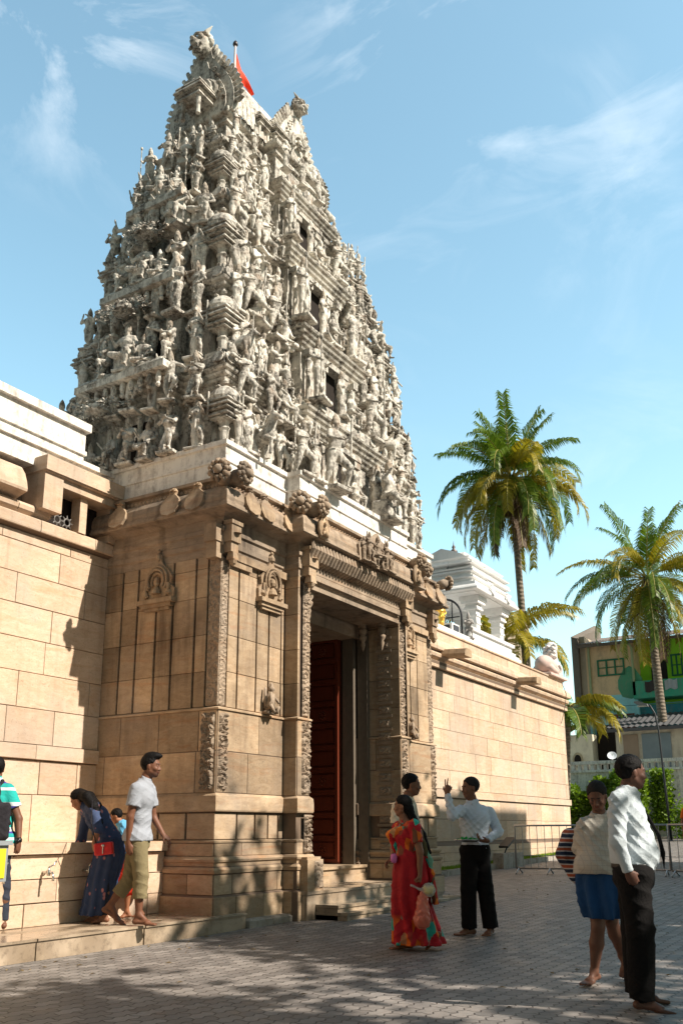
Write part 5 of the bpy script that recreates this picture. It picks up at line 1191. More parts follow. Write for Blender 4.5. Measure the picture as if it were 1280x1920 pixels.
# washing counter with taps
TW = thing('tap_wall', 'low stone washing wall with taps below the left boundary wall', 'wall', loc=B2W((6, 9.5, 0)))
mb = MB(True); mb.box(-2, 10.56, 9.52, 11.0, -.1, .93); part(mb, 'wall_core', M['joint'], TW)
mb = MB(True); blocks(mb, (-2, 9.5, 0), (1, 0, 0), (0, -1, 0), 12.56, [.05, .33, .62, .915], .012, .01, .9, 1.5, 9)
x = -2.0
while x < 10.56:
    w = rs.uniform(1.0, 1.5); e = min(10.56, x + w); mb.cur = rs.random(); mb.box(x + .003, e - .003, 9.43, 11.03, .925, 1.06); x = e
part(mb, 'stone_block', M['stone_lit'], TW)
M['chrome'] = m_plain('worn_chrome', (.62, .60, .56), .25, .9)
def tap(x, tilt, label):
    T = thing('tap', label, 'tap', 'taps on the low washing wall', loc=B2W((x, 9.49, .70)))
    m = MB(True); m.tube([(x, 9.50, .70), (x, 9.36, .70)], .016, 8); m.lathe((x, 9.37, .66), [(.022, 0), (.026, .03), (.02, .07), (.012, .10)], 10); m.tube([(x, 9.37, .69), (x, 9.31, .70), (x, 9.285, .66), (x, 9.285, .60)], [.015, .016, .015, .017], 8); part(m, 'spout', M['chrome'], T, True)
    m = MB(True); m.tube([(x - .01, 9.37, .76), (x + .05 * tilt, 9.35, .79), (x + .09 * tilt, 9.34, .84)], [.011, .009, .012], 8); part(m, 'lever', M['chrome'], T, True)
tap(8.30, 1.0, 'chrome tap beside the hanging hand of the man in the striped shirt'); tap(8.98, .3, 'chrome tap being turned by the bending woman')
tap(7.55, 1.0, 'chrome tap at the far left, behind the man in the striped shirt')

RW = thing('boundary_wall', 'sunlit sandstone boundary wall with two projecting spouts running right from the gate tower', 'wall', loc=B2W((26, 11.05, 0)))
mb = MB(True); RPth = [(17.9, 11.05), (34.75, 11.05), (34.75, 22)]
mb.sweep(RPth, [(.12, -.4), (.12, .80), (.03, .86), (0, .9), (0, 2.08), (.06, 2.10), (.06, 2.30), (0, 2.31), (0, 5.66), (.10, 5.69), (.12, 5.86), (.02, 5.9), (-.3, 6.0)]); mb.box(17.9, 34.6, 11.3, 12.4, -.2, 6.78)
part(mb, 'wall_core', M['joint'], RW)
mb = MB(True)
for o_, u_, n_, Ln, sd in (((17.95, 11.05, 0), (1, 0, 0), (0, -1, 0), 16.8, 31), ((34.75, 11.05, 0), (0, 1, 0), (1, 0, 0), 10.9, 37)):
    o_ = Vector(o_); n_ = Vector(n_)
    blocks(mb, o_ + n_ * .12, u_, n_, Ln + (.12 if sd == 31 else 0), [-.35, .38, .60, .79], .012, 0.010, 1.0, 1.7, sd)
    blocks(mb, o_, u_, n_, Ln, [.90, 1.50, 2.07], .01, 0.010, 1.0, 1.9, sd + 1); blocks(mb, o_ + n_ * .055, u_, n_, Ln + (.06 if sd == 31 else 0), [2.085, 2.305], .012, 0.010, 1.0, 1.9, sd + 2)
    blocks(mb, o_, u_, n_, Ln, [2.315, 2.85, 3.42, 3.98, 4.52, 5.05, 5.65], .01, 0.010, .8, 1.9, sd + 3)
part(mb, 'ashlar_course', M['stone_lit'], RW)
mb = MB(True); x = 17.97
while x < 34.75:
    w = rs.uniform(1.1, 1.5); e = min(x + w, 34.75); e = 34.75 if 34.75 - e < .4 else e; mb.cur = rs.random(); end = e == 34.75
    pth = [(x + .006, 11.06), (e - .006, 11.06)] if not end else [(x + .006, 11.06), (34.75, 11.06), (34.75, 12.3)]
    mb.sweep(pth, [(0, 5.66), (.12, 5.69), (.12, 5.87), (.07, 5.89), (.07, 5.93), (.17, 5.98), (.19, 6.06), (.14, 6.12), (.02, 6.14)])
    mb.sweep(pth, [(-.02, 6.14), (.24, 6.18), (.25, 6.26), (.22, 6.40), (.14, 6.48), (.03, 6.50)])
    mb.sweep(pth, [(-.1, 6.50), (.03, 6.505), (.03, 6.80), (.07, 6.81), (.07, 6.86), (-.5, 6.87)])
    x = e
part(mb, 'cornice', M['stone_lit'], RW)
for cx in (23.6, 29.45):
    m = MB(True); m.plate([(-.24, 0), (.24, 0), (.24, .07), (.20, .20), (.10, .23), (-.10, .23), (-.20, .20), (-.24, .07)], (cx, 10.9, 6.02), (1, 0, 0), (0, 0, 1), (0, -1, -.06), .75); part(m, 'water_spout', M['stone'], RW)
mb = MB(True); mb.box(18.0, 30.5, 11.12, 12.6, 6.86, 7.02); mb.box(18.0, 30.45, 11.18, 12.6, 7.02, 7.10); part(mb, 'whitewashed_parapet', M['cleanwhite'], RW)
mb = MB(True); mb.tube([(34.35, 10.92, 6.7), (34.40, 10.80, 6.3), (34.32, 10.84, 5.85), (34.28, 10.98, 5.3), (34.2, 11.0, 5.15)], .012, 6); part(mb, 'cable', m_plain('black_cable', (.02, .02, .02), .5), RW)
mb = MB(True); mb.box(22.2, 22.62, 11.0, 11.03, 1.02, 1.72); part(mb, 'white_notice', m_plain('white_sheet', (.85, .85, .85), .5), RW)

# ---------------------------------------------------------------- white rooftop shrine
SH = thing('rooftop_shrine', 'small white pillared shrine with barrel roof standing on the right boundary wall', 'shrine', loc=B2W((28.6, 11.7, 7.1)))
mb = MB(True); mb.box(26.35, 30.2, 11.2, 13.4, 7.10, 7.20); mb.box(26.5, 30.1, 11.3, 13.3, 7.20, 7.42); mb.box(26.38, 30.2, 11.22, 13.4, 7.42, 7.52); part(mb, 'base', M['cleanwhite'], SH)
for (x, y) in ((27.55, 11.62), (29.65, 11.62), (27.55, 12.95), (29.65, 12.95)):
    m = MB(True)
    for q, (r, a, b) in enumerate(((.20, 7.52, 7.62), (.16, 7.62, 7.82), (.19, 7.82, 7.88), (.17, 7.88, 8.08), (.20, 8.08, 8.13), (.17, 8.13, 8.30), (.25, 8.30, 8.36), (.22, 8.36, 8.42), (.19, 8.42, 8.50), (.31, 8.50, 8.60), (.35, 8.60, 8.74))): m.box(x - r, x + r, y - r, y + r, a + .001, b)
    part(m, 'column', M['cleanwhite'], SH)
ep = [(26.85, 13.6), (26.85, 11.35), (30.0, 11.35), (30.0, 13.6)]
mb = MB(True); mb.sweep(ep, [(-.1, 8.74), (.12, 8.76), (.30, 8.80), (.32, 8.86), (.28, 8.92), (.22, 8.98), (.20, 9.08), (.08, 9.12), (.02, 9.14), (.02, 9.24), (.12, 9.26), (.12, 9.32), (.02, 9.34), (-.02, 9.46), (.10, 9.48), (.10, 9.54), (0, 9.56)], closed=True)
mb.box(26.7, 30.1, 11.2, 13.7, 8.745, 8.79); mb.box(26.9, 29.95, 11.4, 13.5, 9.2, 9.55)
part(mb, 'eave', M['cleanwhite'], SH)
mb = MB(True)
prof = [(-1.02, 0), (-1.08, .10), (-1.0, .26), (-.82, .46), (-.52, .62), (-.18, .72), (0, .78), (.18, .72), (.52, .62), (.82, .46), (1.0, .26), (1.08, .10), (1.02, 0)]
mb.plate([(a * 1.02, b * 1.15) for a, b in prof], (26.95, 12.45, 9.55), (0, -1, 0), (0, 0, 1), (1, 0, 0), 2.95); part(mb, 'barrel_roof', M['cleanwhite'], SH)
mb = MB(True)
for zz, d in ((9.56, .10), (9.74, .10), (9.98, -.06), (10.2, -.32)): mb.sweep([(26.85, 13.5), (26.85, 11.38), (30.0, 11.38), (30.0, 13.5)], [(d - .1, zz), (d, zz + .015), (d + .02, zz + .06), (d - .05, zz + .085), (d - .4, zz + .09)], closed=True)
part(mb, 'roof_tier', M['cleanwhite'], SH)
mb = MB(True)
for (c, u, n) in (((26.93, 12.45, 9.62), (0, -1, 0), (-1, 0, 0)), ((28.4, 11.36, 9.30), (1, 0, 0), (0, -1, 0)), ((27.9, 11.02, 8.86), (1, 0, 0), (0, -1, 0)), ((29.3, 11.02, 8.86), (1, 0, 0), (0, -1, 0)), ((26.55, 12.3, 8.86), (0, -1, 0), (-1, 0, 0))): leafplate(mb, c, u, n, 1.5 if c[2] > 9 else .8)
part(mb, 'round_antefix', M['cleanwhite'], SH)
mb = MB(True); mb.lathe((28.0, 12.45, 10.42), [(.12, 0), (.05, .06), (.13, .14), (.13, .22), (.04, .30), (.07, .36), (.02, .44), (0, .62)], 10); part(mb, 'pot_finial', m_plain('aged_bronze', (.12, .10, .09), .5, .5), SH, True)
# arched iron frame, white cabinet, gilded image beside it
AF = thing('arched_frame', 'black iron arched frame standing on the right wall beside the gilded statue', 'frame', loc=B2W((25.9, 11.9, 7.1)))
m = MB(True); arc = [(25.9, 11.95 + .62 * math.cos(t), 7.75 + .62 * math.sin(t)) for t in np.linspace(0, math.pi, 20)]; m.tube([(25.9, 12.57, 7.1)] + arc + [(25.9, 11.33, 7.1)], .035, 6)
for q in (-.3, 0, .3): m.tube([(25.9, 11.95 + q, 7.1), (25.9, 11.95 + q, 7.75 + math.sqrt(.62 ** 2 - q * q))], .02, 6)
m.tube([(25.9, 12.5, 7.75), (25.9, 11.4, 7.75)], .02, 6)
part(m, 'iron_frame', m_plain('black_iron', (.03, .03, .035), .5, .4), AF, True)
m = MB(True); m.tube([(25.85, 11.95, 7.2), (25.85, 11.95, 7.95)], [.12, .09], 8); part(m, 'glass_panel', m_plain('grey_glass', (.28, .32, .36), .15), AF)
WB = MB(True); WB.box(25.2, 25.75, 11.35, 11.9, 7.1, 7.42); WB.box(25.18, 25.2, 11.42, 11.84, 7.18, 7.36, 1); WB.box(25.28, 25.68, 11.33, 11.35, 7.17, 7.37, 1)
tag(WB.obj('metal_cabinet', [M['cleanwhite'], m_plain('dark_grille', (.05, .05, .06), .5)]), 'small white metal cabinet with dark grille between the gilded statue and the white shrine', 'cabinet')
GS = STAT['blessing'].copy(); GS.materials.clear()
gm = m_plain('gilding', (.85, .50, .08), .35, .7, spec=.5); GS.materials.append(gm)
o = inst(GS, 'gilded_statue', None, B2W((24.75, 11.5, 7.1)), R_(-40), .80 * S_ * 1.05); tag(o, 'small golden statue standing on the right wall beside the gate cornice', 'statue')
SM = STAT['kneeling'].copy(); SM.materials.clear(); SM.materials.append(m_plain('grey_stone_carving', (.33, .31, .29), .8))
o = inst(SM, 'kneeling_statue', None, B2W((26.3, 11.28, 7.1)), R_(-60), .95 * S_); tag(o, 'weathered grey kneeling statue in front of the arched iron frame', 'statue')
# recumbent bull statue at the end of the wall
g = Grid((-1.1, -.5, -.3), (1.35, .5, 1.6), .028); e = np.eye(3)
g.ell((-.45, 0, .42), e, (.55, .36, .36), .1); g.cone((-.1, 0, .42), (.35, 0, .48), .30, .26, .1)
for s in (-1, 1): g.cone((-.6, .28 * s, .22), (-.2, .36 * s, .12), .15, .11, .05); g.cone((.35, .2 * s, .3), (.62, .25 * s, .12), .11, .09, .05); g.cone((.62, .25 * s, .14), (.35, .28 * s, .06), .09, .08, .03)
g.box((0, 0, -.03), e, (1.0, .42, .06), .02, .02)
V, Q = g.net(); me = np_mesh('bull_body', V, Q, m_plain('pink_painted_plaster', (.56, .42, .37), .7, 0, .25, 3))
BL = thing('bull_statue', 'pink and white resting animal statue at the far end of the right boundary wall', 'statue', loc=B2W((34.0, 11.3, 6.95))); BL.scale = (.86,) * 3
def sub(me, nm): o = bpy.data.objects.new(nm, me); COL.objects.link(o); o.parent = BL; o.rotation_euler = (0, 0, 0); return o
sub(me, 'body')
g = Grid((0, -.5, .2), (1.35, .5, 1.7), .028)
g.cone((.35, 0, .55), (.42, 0, 1.05), .27, .22, .08); g.ell((.45, 0, 1.22), e, (.26, .24, .24), .06); g.cone((.55, 0, 1.22), (.80, 0, 1.08), .16, .11, .05)
for q in range(26):
    a = q * 2.4; g.ell((.24 + .10 * math.sin(a), .22 * math.cos(a), .72 + .022 * q), e, (.085, .085, .075), .03)
for s in (-1, 1): g.ell((.66, .10 * s, 1.26), e, (.05, .04, .05), .01)
V, Q = g.net(); sub(np_mesh('head', V, Q, m_plain('white_painted_plaster', (.74, .70, .66), .7, 0, .2, 5)), 'head_and_mane')
m = MB(); m.tube([(.55, .0, .55), (.95, -.1, .62), (1.08, -.15, .45), (.98, -.15, .1), (.88, -.12, -.25)], [.10, .09, .07, .055, .05], 8); m.lathe((.86, -.12, -.42), [(0, -.12), (.10, -.05), (.11, .05), (.05, .14)], 8)
me = m.mesh('garland', [m_plain('white_garland', (.70, .66, .62), .7)]); me.polygons.foreach_set('use_smooth', [True] * len(me.polygons)); sub(me, 'trunk')
# ---------------------------------------------------------------- beyond the compound (metres)
M['mould'] = m_plaster('mouldy_white_wall', (0.88, 0.87, 0.83, 1), (0.055, 0.05, 0.045, 1), (0.55, 0.50, 0.44, 1), 0.6, False, .8)
BW = thing('retaining_wall', 'high mould-stained white block wall behind the hedge at the back of the yard', 'wall', loc=(48, 12, .78))
mb = MB(); blocks(mb, (48, 30, 0), (0, -1, 0), (-1, 0, 0), 40, [.6, 1.25, 1.9, 2.5, 3.05, 3.6, 4.1], .02, .05, 1.6, 2.8, 4); mb.box(48.0, 48.4, -10, 30, .3, 4.2); mb.cur = .5; mb.box(47.85, 48.5, -10, 30, 4.1, 4.22)
part(mb, 'block_wall', M['mould'], BW)
mb = MB()
y = 30.0
while y > -10: mb.box(47.98, 48.3, y - .16, y, 4.22, 4.52); y -= .34
mb.box(47.9, 48.45, -10, 30, 4.52, 4.68); part(mb, 'pierced_parapet', M['mould'], BW)
tag((lambda m: (m.box(46.6, 48, -10, 30, .5, .86), m.obj('planter_kerb', M['concrete']))[1])(MB()), kind='structure')
tag((lambda m: (m.box(48.4, 120, -40, 90, .5, 4.1), m.obj('upper_terrace', M['concrete']))[1])(MB()), kind='structure')
# hedge
M['hedge'] = m_leaf('hedge_leaves', (0.045, 0.10, 0.008, 1), (0.22, 0.33, 0.02, 1), .3)
def leafmass(name, mat, vol, n, sz, seed, label, cat, group=None, stems=None):
    """vol(r) -> point ; many small leaves"""
    r = random.Random(seed); m = MB()
    for q in range(n):
        p = Vector(vol(r)); d = Vector((r.uniform(-1, 1), r.uniform(-1, 1), r.uniform(-.5, 1))).normalized(); e = d.orthogonal().normalized(); e.rotate(Matrix.Rotation(r.uniform(0, 6.28), 3, d)); s = sz * r.uniform(.6, 1.3); m.cur = r.random()
        a = p - e * s * .35; b = p + d * s * .6 ; c = p + e * s * .35; t = p + d * s * 1.2
        m.add([tuple(p - d * s * .1), tuple(b - e * s * .35), tuple(t), tuple(b + e * s * .35)], [(0, 1, 2, 3)])
    root = thing(name, label, cat, group, loc=vol(random.Random(1)))
    if stems:
        ms = MB(); [ms.tube(a, b, 6) for a, b in stems]; part(ms, 'stem', M['bark'], root)
    o = m.obj('foliage', mat, rec=False); o.parent = root; o.matrix_parent_inverse = Matrix.Translation(-Vector(root.location)); return root
M['bark'] = m_plain('bark', (.16, .12, .085), .9, scale=8, bump=.4)
def hv(y0, y1, top, x0=46.2):
    def f(r):
        y = r.uniform(y0, y1); t = top + .35 * math.sin(y * 2.1) + .2 * math.sin(y * 5.3); z = .8 + (t - .8) * r.random() ** .8; return (x0 + .35 * math.sin(y * 3 + z * 2) + r.uniform(0, .8), y, z)
    return f
leafmass('hedge', M['hedge'], hv(12.9, 15.6, 3.45), 8000, .17, 5, 'bright green hedge against the white wall, just right of the sandstone wall end', 'hedge')
leafmass('hedge', M['hedge'], hv(11.0, 12.7, 3.8), 5200, .17, 6, 'taller bright green hedge behind the man in the black tie', 'hedge')
def cv(r):
    a = r.uniform(0, 6.28); return (47.4 + r.uniform(-.3, .4), 9.95 + r.gauss(0, .22), 1.6 + r.uniform(0, 2.9) * r.random() ** .4)
leafmass('climbing_plant', M['hedge'], lambda r: (47.5 + r.uniform(-.25, .35), 10.45 + .35 * math.sin(r.uniform(0, 6)) + r.gauss(0, .12), r.uniform(1.2, 4.1)), 1900, .16, 8, 'ragged creeper hanging on the white wall beside the tall hedge', 'plant')
leafmass('shrub', M['hedge'], lambda r: (44.0 + r.gauss(0, .2), 8.75 + r.gauss(0, .22), .8 + abs(r.gauss(.6, .5))), 800, .15, 9, 'small light green shrub beside the lamp post at the right edge', 'shrub')
# street lamp
LP_ = thing('street_lamp', 'slender black street lamp with arched arm in front of the white wall', 'street lamp', loc=(44, 9.35, .7))
m = MB(); pts = [(44, 9.42, .7), (44, 9.5, 3.4), (44, 9.56, 5.6), (44, 9.66, 6.45), (44, 9.86, 6.85), (44, 10.05, 6.95)]; m.tube(pts, [.06, .05, .045, .045, .045, .04], 8); part(m, 'pole', m_plain('black_paint', (.03, .032, .035), .45), LP_, True)
m = MB(); m.plate([(-.30, 0), (-.25, .1), (.15, .16), (.32, .12), (.34, .04), (.2, -.02)], (43.8, 10.20, 6.88), (0, 1, .25), (0, 0, 1), (1, 0, 0), .4); part(m, 'lamp_head', m_plain('lamp_grey', (.22, .22, .22), .4), LP_)
m = MB(); m.box(43.84, 44.16, 9.98, 10.42, 6.83, 6.86); part(m, 'diffuser', m_plain('lamp_glass', (.6, .6, .52), .3), LP_)
# painted house
def m_ptd(name, c, d=(.22, .18, .14), amt=.38): return m_plaster(name, c + (1,), d + (1,), tuple(x * .6 for x in c) + (1,), amt, False, .35)
HS = thing('painted_house', 'two storey house painted orange, bright green and turquoise behind the white wall', 'house', loc=(54, 12, 4.1))
HX = 54.0
H_ = lambda m, n, mat, sm=False: part(m, n, mat, HS, sm)
m = MB(); m.box(HX, HX + 6, 12.75, 15.62, 8.9, 12.1); H_(m, 'orange_wall', m_ptd('orange_render', (.85, .62, .38)))
m = MB(); m.box(HX + .01, HX + 6, 12.75, 15.62, 4.1, 8.9); H_(m, 'turquoise_wall', m_ptd('turquoise_render', (.38, .82, .88), amt=.3))
m = MB(); m.box(HX + .02, HX + 6, 15.63, 15.95, 4.1, 12.6); H_(m, 'stained_wall', m_ptd('stained_render', (.50, .42, .32)))
m = MB(); m.add([(HX - .3, 15.96, 4.1), (HX - .3, 16.35, 4.1), (HX - .3, 16.35, 12.6), (HX - .3, 15.96, 12.45), (HX + 5, 15.96, 4.1), (HX + 5, 16.35, 4.1), (HX + 5, 16.35, 14.3), (HX + 5, 15.96, 14.1)], [(0, 1, 2, 3), (4, 7, 6, 5), (0, 3, 7, 4), (1, 5, 6, 2), (3, 2, 6, 7)]); H_(m, 'party_wall', m_ptd('dark_concrete', (.17, .145, .12)))
m = MB(); m.box(HX + 1.2, HX + 6, 4, 12.74, 4.1, 12.2); H_(m, 'green_wall', m_ptd('lime_render', (.38, .92, .06), amt=.15))
m = MB(); m.box(HX - .3, HX + 1.2, 4, 12.9, 8.55, 8.75); m.box(HX - .3, HX - .18, 4, 12.9, 8.75, 9.55); m.box(HX - .3, HX + 1.1, 12.75, 12.9, 8.75, 9.55); H_(m, 'balcony', m_ptd('teal_render', (.07, .46, .30)))
m = MB(); m.lathe((HX - .02, 13.1, 9.55), [(0, -.95), (.5, -.8), (.72, -.3), (.7, .2), (.35, .8), (0, 1.0)], 12, sx=.03); H_(m, 'paint_patch', m_ptd('green_patch', (.10, .36, .22)))
m = MB(); m.plate([(0, 0), (9.6, 0), (9.6, .05), (0, .05)], (HX - 1.1, 13.7, 8.05), (0, -1, 0), (.9, 0, .45), (-.2, 0, .4), .08); H_(m, 'awning', m_ptd('blue_awning', (.12, .33, .38)))
m = MB(); m.box(HX + 1.15, HX + 1.3, 11.2, 12.1, 8.8, 11.2); m.box(HX + .6, HX + .75, 5, 12.2, 4.1, 8); H_(m, 'doorway', m_plain('opening_shade', (.03, .03, .03), .9))  # near-black plates carry the shade of the openings
m = MB(); m.box(HX + .35, HX + .45, 9.0, 12.74, 6.2, 8.2); H_(m, 'lower_room_wall', m_ptd('blue_render', (.05, .30, .36)))
M['dkg'] = m_plain('dark_green_paint', (.03, .17, .09), .6)
def window(y0, y1, z0, z1, x=HX, cols=3, fr=M['dkg'], shut=False):
    m = MB(); t = .09
    m.box(x - .08, x, y0, y1, z0, z0 + t); m.box(x - .08, x, y0, y1, z1 - t, z1)
    for q in range(cols + 1): yy = y0 + (y1 - y0 - t) * q / cols; m.box(x - .08, x, yy, yy + t, z0 + t, z1 - t)
    m.box(x - .07, x, y0 + t, y1 - t, (z0 + z1) / 2 - .02, (z0 + z1) / 2 + .03)
    f = H_(m, 'window', fr); mm = MB(); mm.box(x - .03, x - .005, y0 + .05, y1 - .05, z0 + .05, z1 - .05); g_ = mm.obj('shutter' if shut else 'pane', M['dkg'] if shut else m_plain('dark_glass', (.03, .035, .04), .15)); g_.parent = f; g_.matrix_parent_inverse = f.matrix_parent_inverse.copy()
    g_.matrix_parent_inverse = Matrix.Translation(-Vector(HS.location))
window(13.35, 14.95, 10.05, 11.05); window(10.3, 10.95, 9.9, 11.2, HX + 1.2, 2, M['dkg'], True); window(9.2, 9.95, 9.9, 11.2, HX + 1.2, 2, M['dkg'], True)
window(13.0, 14.5, 6.9, 7.75, HX, 3, m_plain('rust_brown_paint', (.22, .07, .04), .7))
M['zinc'] = m_plain('rusty_corrugated_sheet', (.14, .11, .09), .6, 0, .5, 2.5)
def corr(name, x0, z0, x1, z1, y0, y1, root, mat, pitch=.16):
    m = MB(); n = int((y1 - y0) / (pitch / 4)); vs = []
    for i in range(n + 1):
        y = y0 + (y1 - y0) * i / n; d = .03 * math.sin(i * math.pi / 2); vs += [(x0, y, z0 + d), (x1, y, z1 + d)]
    m.add(vs, [(2 * i, 2 * i + 2, 2 * i + 3, 2 * i + 1) for i in range(n)]); m.box(min(x0, x1), min(x0, x1) + .12, y0, y1, min(z0, z1) - .22, min(z0, z1) - .05); return part(m, name, mat, root)
corr('corrugated_roof', HX - .7, 12.0, HX + 5, 13.4, 3, 15.95, HS, M['zinc'])
m = MB(); m.tube([(HX - .1, 15.4, 4.2), (HX - .1, 15.4, 12.0)], .07, 6); m.tube([(HX - .1, 12.85, 8.8), (HX - .1, 12.85, 11.6), (HX - .3, 13.0, 11.9)], .07, 6); H_(m, 'drainpipe', m_plain('pipe_paint', (.35, .42, .25), .6))
for q, (y, w, c, h_) in enumerate(((12.2, 1.0, (.06, .05, .05), .62), (11.1, .7, (.42, .46, .50), .55), (9.9, .55, (.40, .44, .46), .6), (9.0, .9, (.13, .17, .18), .8), (7.9, .8, (.45, .42, .38), .7))):
    m = MB(); nu = 10; vs = []
    for j in range(5):
        for i in range(nu + 1): vs.append((HX - .36 - .02 * math.sin(i * 1.9), y - w * i / nu, 9.5 - j / 4 * h_ - .05 * math.sin(i * .9 + q)))
    m.add(vs, [(j * (nu + 1) + i, j * (nu + 1) + i + 1, (j + 1) * (nu + 1) + i + 1, (j + 1) * (nu + 1) + i) for j in range(4) for i in range(nu)])
    names = ['black lace cloth hanging leftmost on the balcony rail of the painted house', 'pale blue shirt drying on the balcony rail beside the palm trunk', 'pale grey cloth drying on the balcony rail right of the palm trunk', 'dark green cloth drying on the balcony rail near the picture edge', 'beige cloth drying on the balcony rail at the picture edge']
    tag(m.obj('laundry', m_plain('laundry_cloth', c, .9)), names[q], 'laundry', 'washing on the balcony rail')
# low house in front with dark tiled roof
LH = thing('low_house', 'low cream house with brown bargeboard and dark corrugated roof above the white wall', 'house', loc=(51, 12, 4.1)); LX = 50.6
P_l = lambda m, n, mat, lab=None: part(m, n, mat, LH, label=lab)
m = MB(); m.box(LX, LX + 3, 14.6, 16.2, 4.1, 6.35); P_l(m, 'cream_wall', m_ptd('cream_render', (.85, .78, .60), amt=.3))
m = MB(); m.box(LX - .0, LX + 3, 4, 13.3, 4.1, 6.55); P_l(m, 'grey_wall', m_ptd('grey_render', (.62, .57, .46), amt=.5))
m = MB(); m.box(LX + 1, LX + 1.1, 13.3, 14.6, 4.1, 6.9); P_l(m, 'porch_recess', M['dark'])
m = MB(); m.lathe((LX - .005, 15.55, 4.95), [(.0, 0)] and [(.34, 0), (.34, .03)], 16, rot=0) if False else m.plate([(.30 * math.cos(t), .42 * math.sin(t)) for t in np.linspace(0, 6.283, 20)[:-1]], (LX, 15.45, 4.95), (0, -1, 0), (0, 0, 1), (-1, 0, 0), .06); P_l(m, 'oval_surround', m_ptd('cream_trim', (.55, .46, .30)))
m = MB(); m.plate([(.20 * math.cos(t), .30 * math.sin(t)) for t in np.linspace(0, 6.283, 18)[:-1]], (LX - .065, 15.45, 4.95), (0, -1, 0), (0, 0, 1), (-1, 0, 0), .01); P_l(m, 'oval_window', M['dark'])
m = MB(); m.plate([(-3.1, -.45), (0, 0.95), (0, 1.2), (-3.1, -.15)], (LX - .4, 13.5, 6.5), (0, -1, 0), (0, 0, 1), (-1, 0, 0), .12); P_l(m, 'bargeboard', m_plain('brown_board', (.15, .06, .035), .7))
corr('dark_roof', LX - .6, 6.55, LX + 2.8, 7.6, 3, 13.6, LH, m_plain('dark_sheet', (.09, .09, .095), .6, 0, .4, 3), .3)
for (y0, y1, c) in ((10.4, 11.9, (.20, .25, .28)), (12.1, 12.9, (.30, .22, .16)), (8.6, 9.6, (.34, .40, .44)), (6.2, 8.2, (.25, .28, .3))):
    m = MB(); m.box(LX - .06, LX, y0, y1, 4.4, 6.2); w = P_l(m, 'window', m_plain('weathered_panel', c, .3, 0, .3, 1.5)); m = MB()
    for q in range(6): yy = y0 + (y1 - y0) * (q + .5) / 6; m.box(LX - .1, LX - .07, yy, yy + .04, 4.4, 5.4)
    b_ = m.obj('window_bar', m_plain('thin_bar', (.10, .09, .09), .6)); b_.parent = w; b_.matrix_parent_inverse = Matrix.Translation(-Vector(LH.location))
DS = thing('satellite_dish', 'small pale satellite dish on the parapet of the stained white wall', 'satellite dish', loc=(48.3, 12.95, 4.7))
m = MB(); m.lathe((0, 0, 0), [(.0, 0), (.2, .02), (.42, .10), (.44, .10), (.2, .0), (0, -.03)], 18, cap=False); me = m.mesh('dish', [m_plain('dish_paint', (.62, .66, .70), .5)]); o = bpy.data.objects.new('dish', me); COL.objects.link(o); o.parent = DS; o.rotation_euler = (0, R_(-58), .3); o.location = (0, 0, .22); o.scale = (.55, .55, .55)
m = MB(); m.tube([(48.3, 12.95, 4.6), (48.35, 12.95, 5.0)], .03, 6); part(m, 'mast', M['chrome'], DS)
# concrete tower behind the first palm
TB = thing('concrete_tower', 'plain brown concrete block rising behind the tall palm trunk', 'building', loc=(60, 24.4, 4.1))
m = MB(); m.box(60, 66, 23.3, 25.6, 4.1, 16.3); part(m, 'wall', m_ptd('brown_concrete', (.33, .26, .19)), TB)
m = MB(); m.box(59.9, 66.1, 23.2, 25.7, 16.3, 16.5); part(m, 'parapet', m_ptd('dark_concrete_cap', (.25, .2, .15)), TB)
FB = None and thing('distant_building', 'dark low rooftop just behind the end of the sandstone wall', 'building', loc=(56, 20, 4.1))
# crowd barriers
M['galv'] = m_plain('galvanised_steel', (.42, .42, .43), .45, .7)
def barrier(x0, y0, x1, y1, z, label):
    B = thing('crowd_barrier', label, 'barrier', 'steel crowd barriers across the yard', loc=(x0, y0, z)); a = Vector((x0, y0, z)); b = Vector((x1, y1, z)); P = lambda t, h: tuple(a + (b - a) * t + Vector((0, 0, h)))
    m = MB(); m.tube([P(0, .14), P(0, 1.08), P(1, 1.08), P(1, .14), P(0, .14)], .024, 8); part(m, 'frame', M['galv'], B, True)
    m = MB(); n = max(4, int((b - a).length / .16))
    for q in range(1, n): m.tube([P(q / n, .14), P(q / n, 1.08)], .0075, 5, cap=False)
    for h in (.42, .76): m.tube([P(0, h), P(1, h)], .006, 5, cap=False)
    part(m, 'mesh_infill', M['galv'], B, True)
    for t in (.04, .5, .96):
        d = (b - a).normalized(); s = Vector((-d.y, d.x, 0)) * .28; c = a + (b - a) * t; m = MB(); m.tube([tuple(c - s + Vector((0, 0, .03))), tuple(c + Vector((0, 0, .14))), tuple(c + s + Vector((0, 0, .03)))], .02, 6); part(m, 'foot', M['galv'], B, True)
barrier(20.6, 7.88, 20.75, 6.35, .22, 'steel barrier nearest the sandstone wall, left of the man in the blue sarong')
barrier(20.75, 6.28, 20.9, 4.55, .22, 'steel barrier between the man in the blue sarong and the man in the black tie')
barrier(20.7, 4.48, 20.6, 2.6, .22, 'steel barrier at the right edge in front of the person in orange')
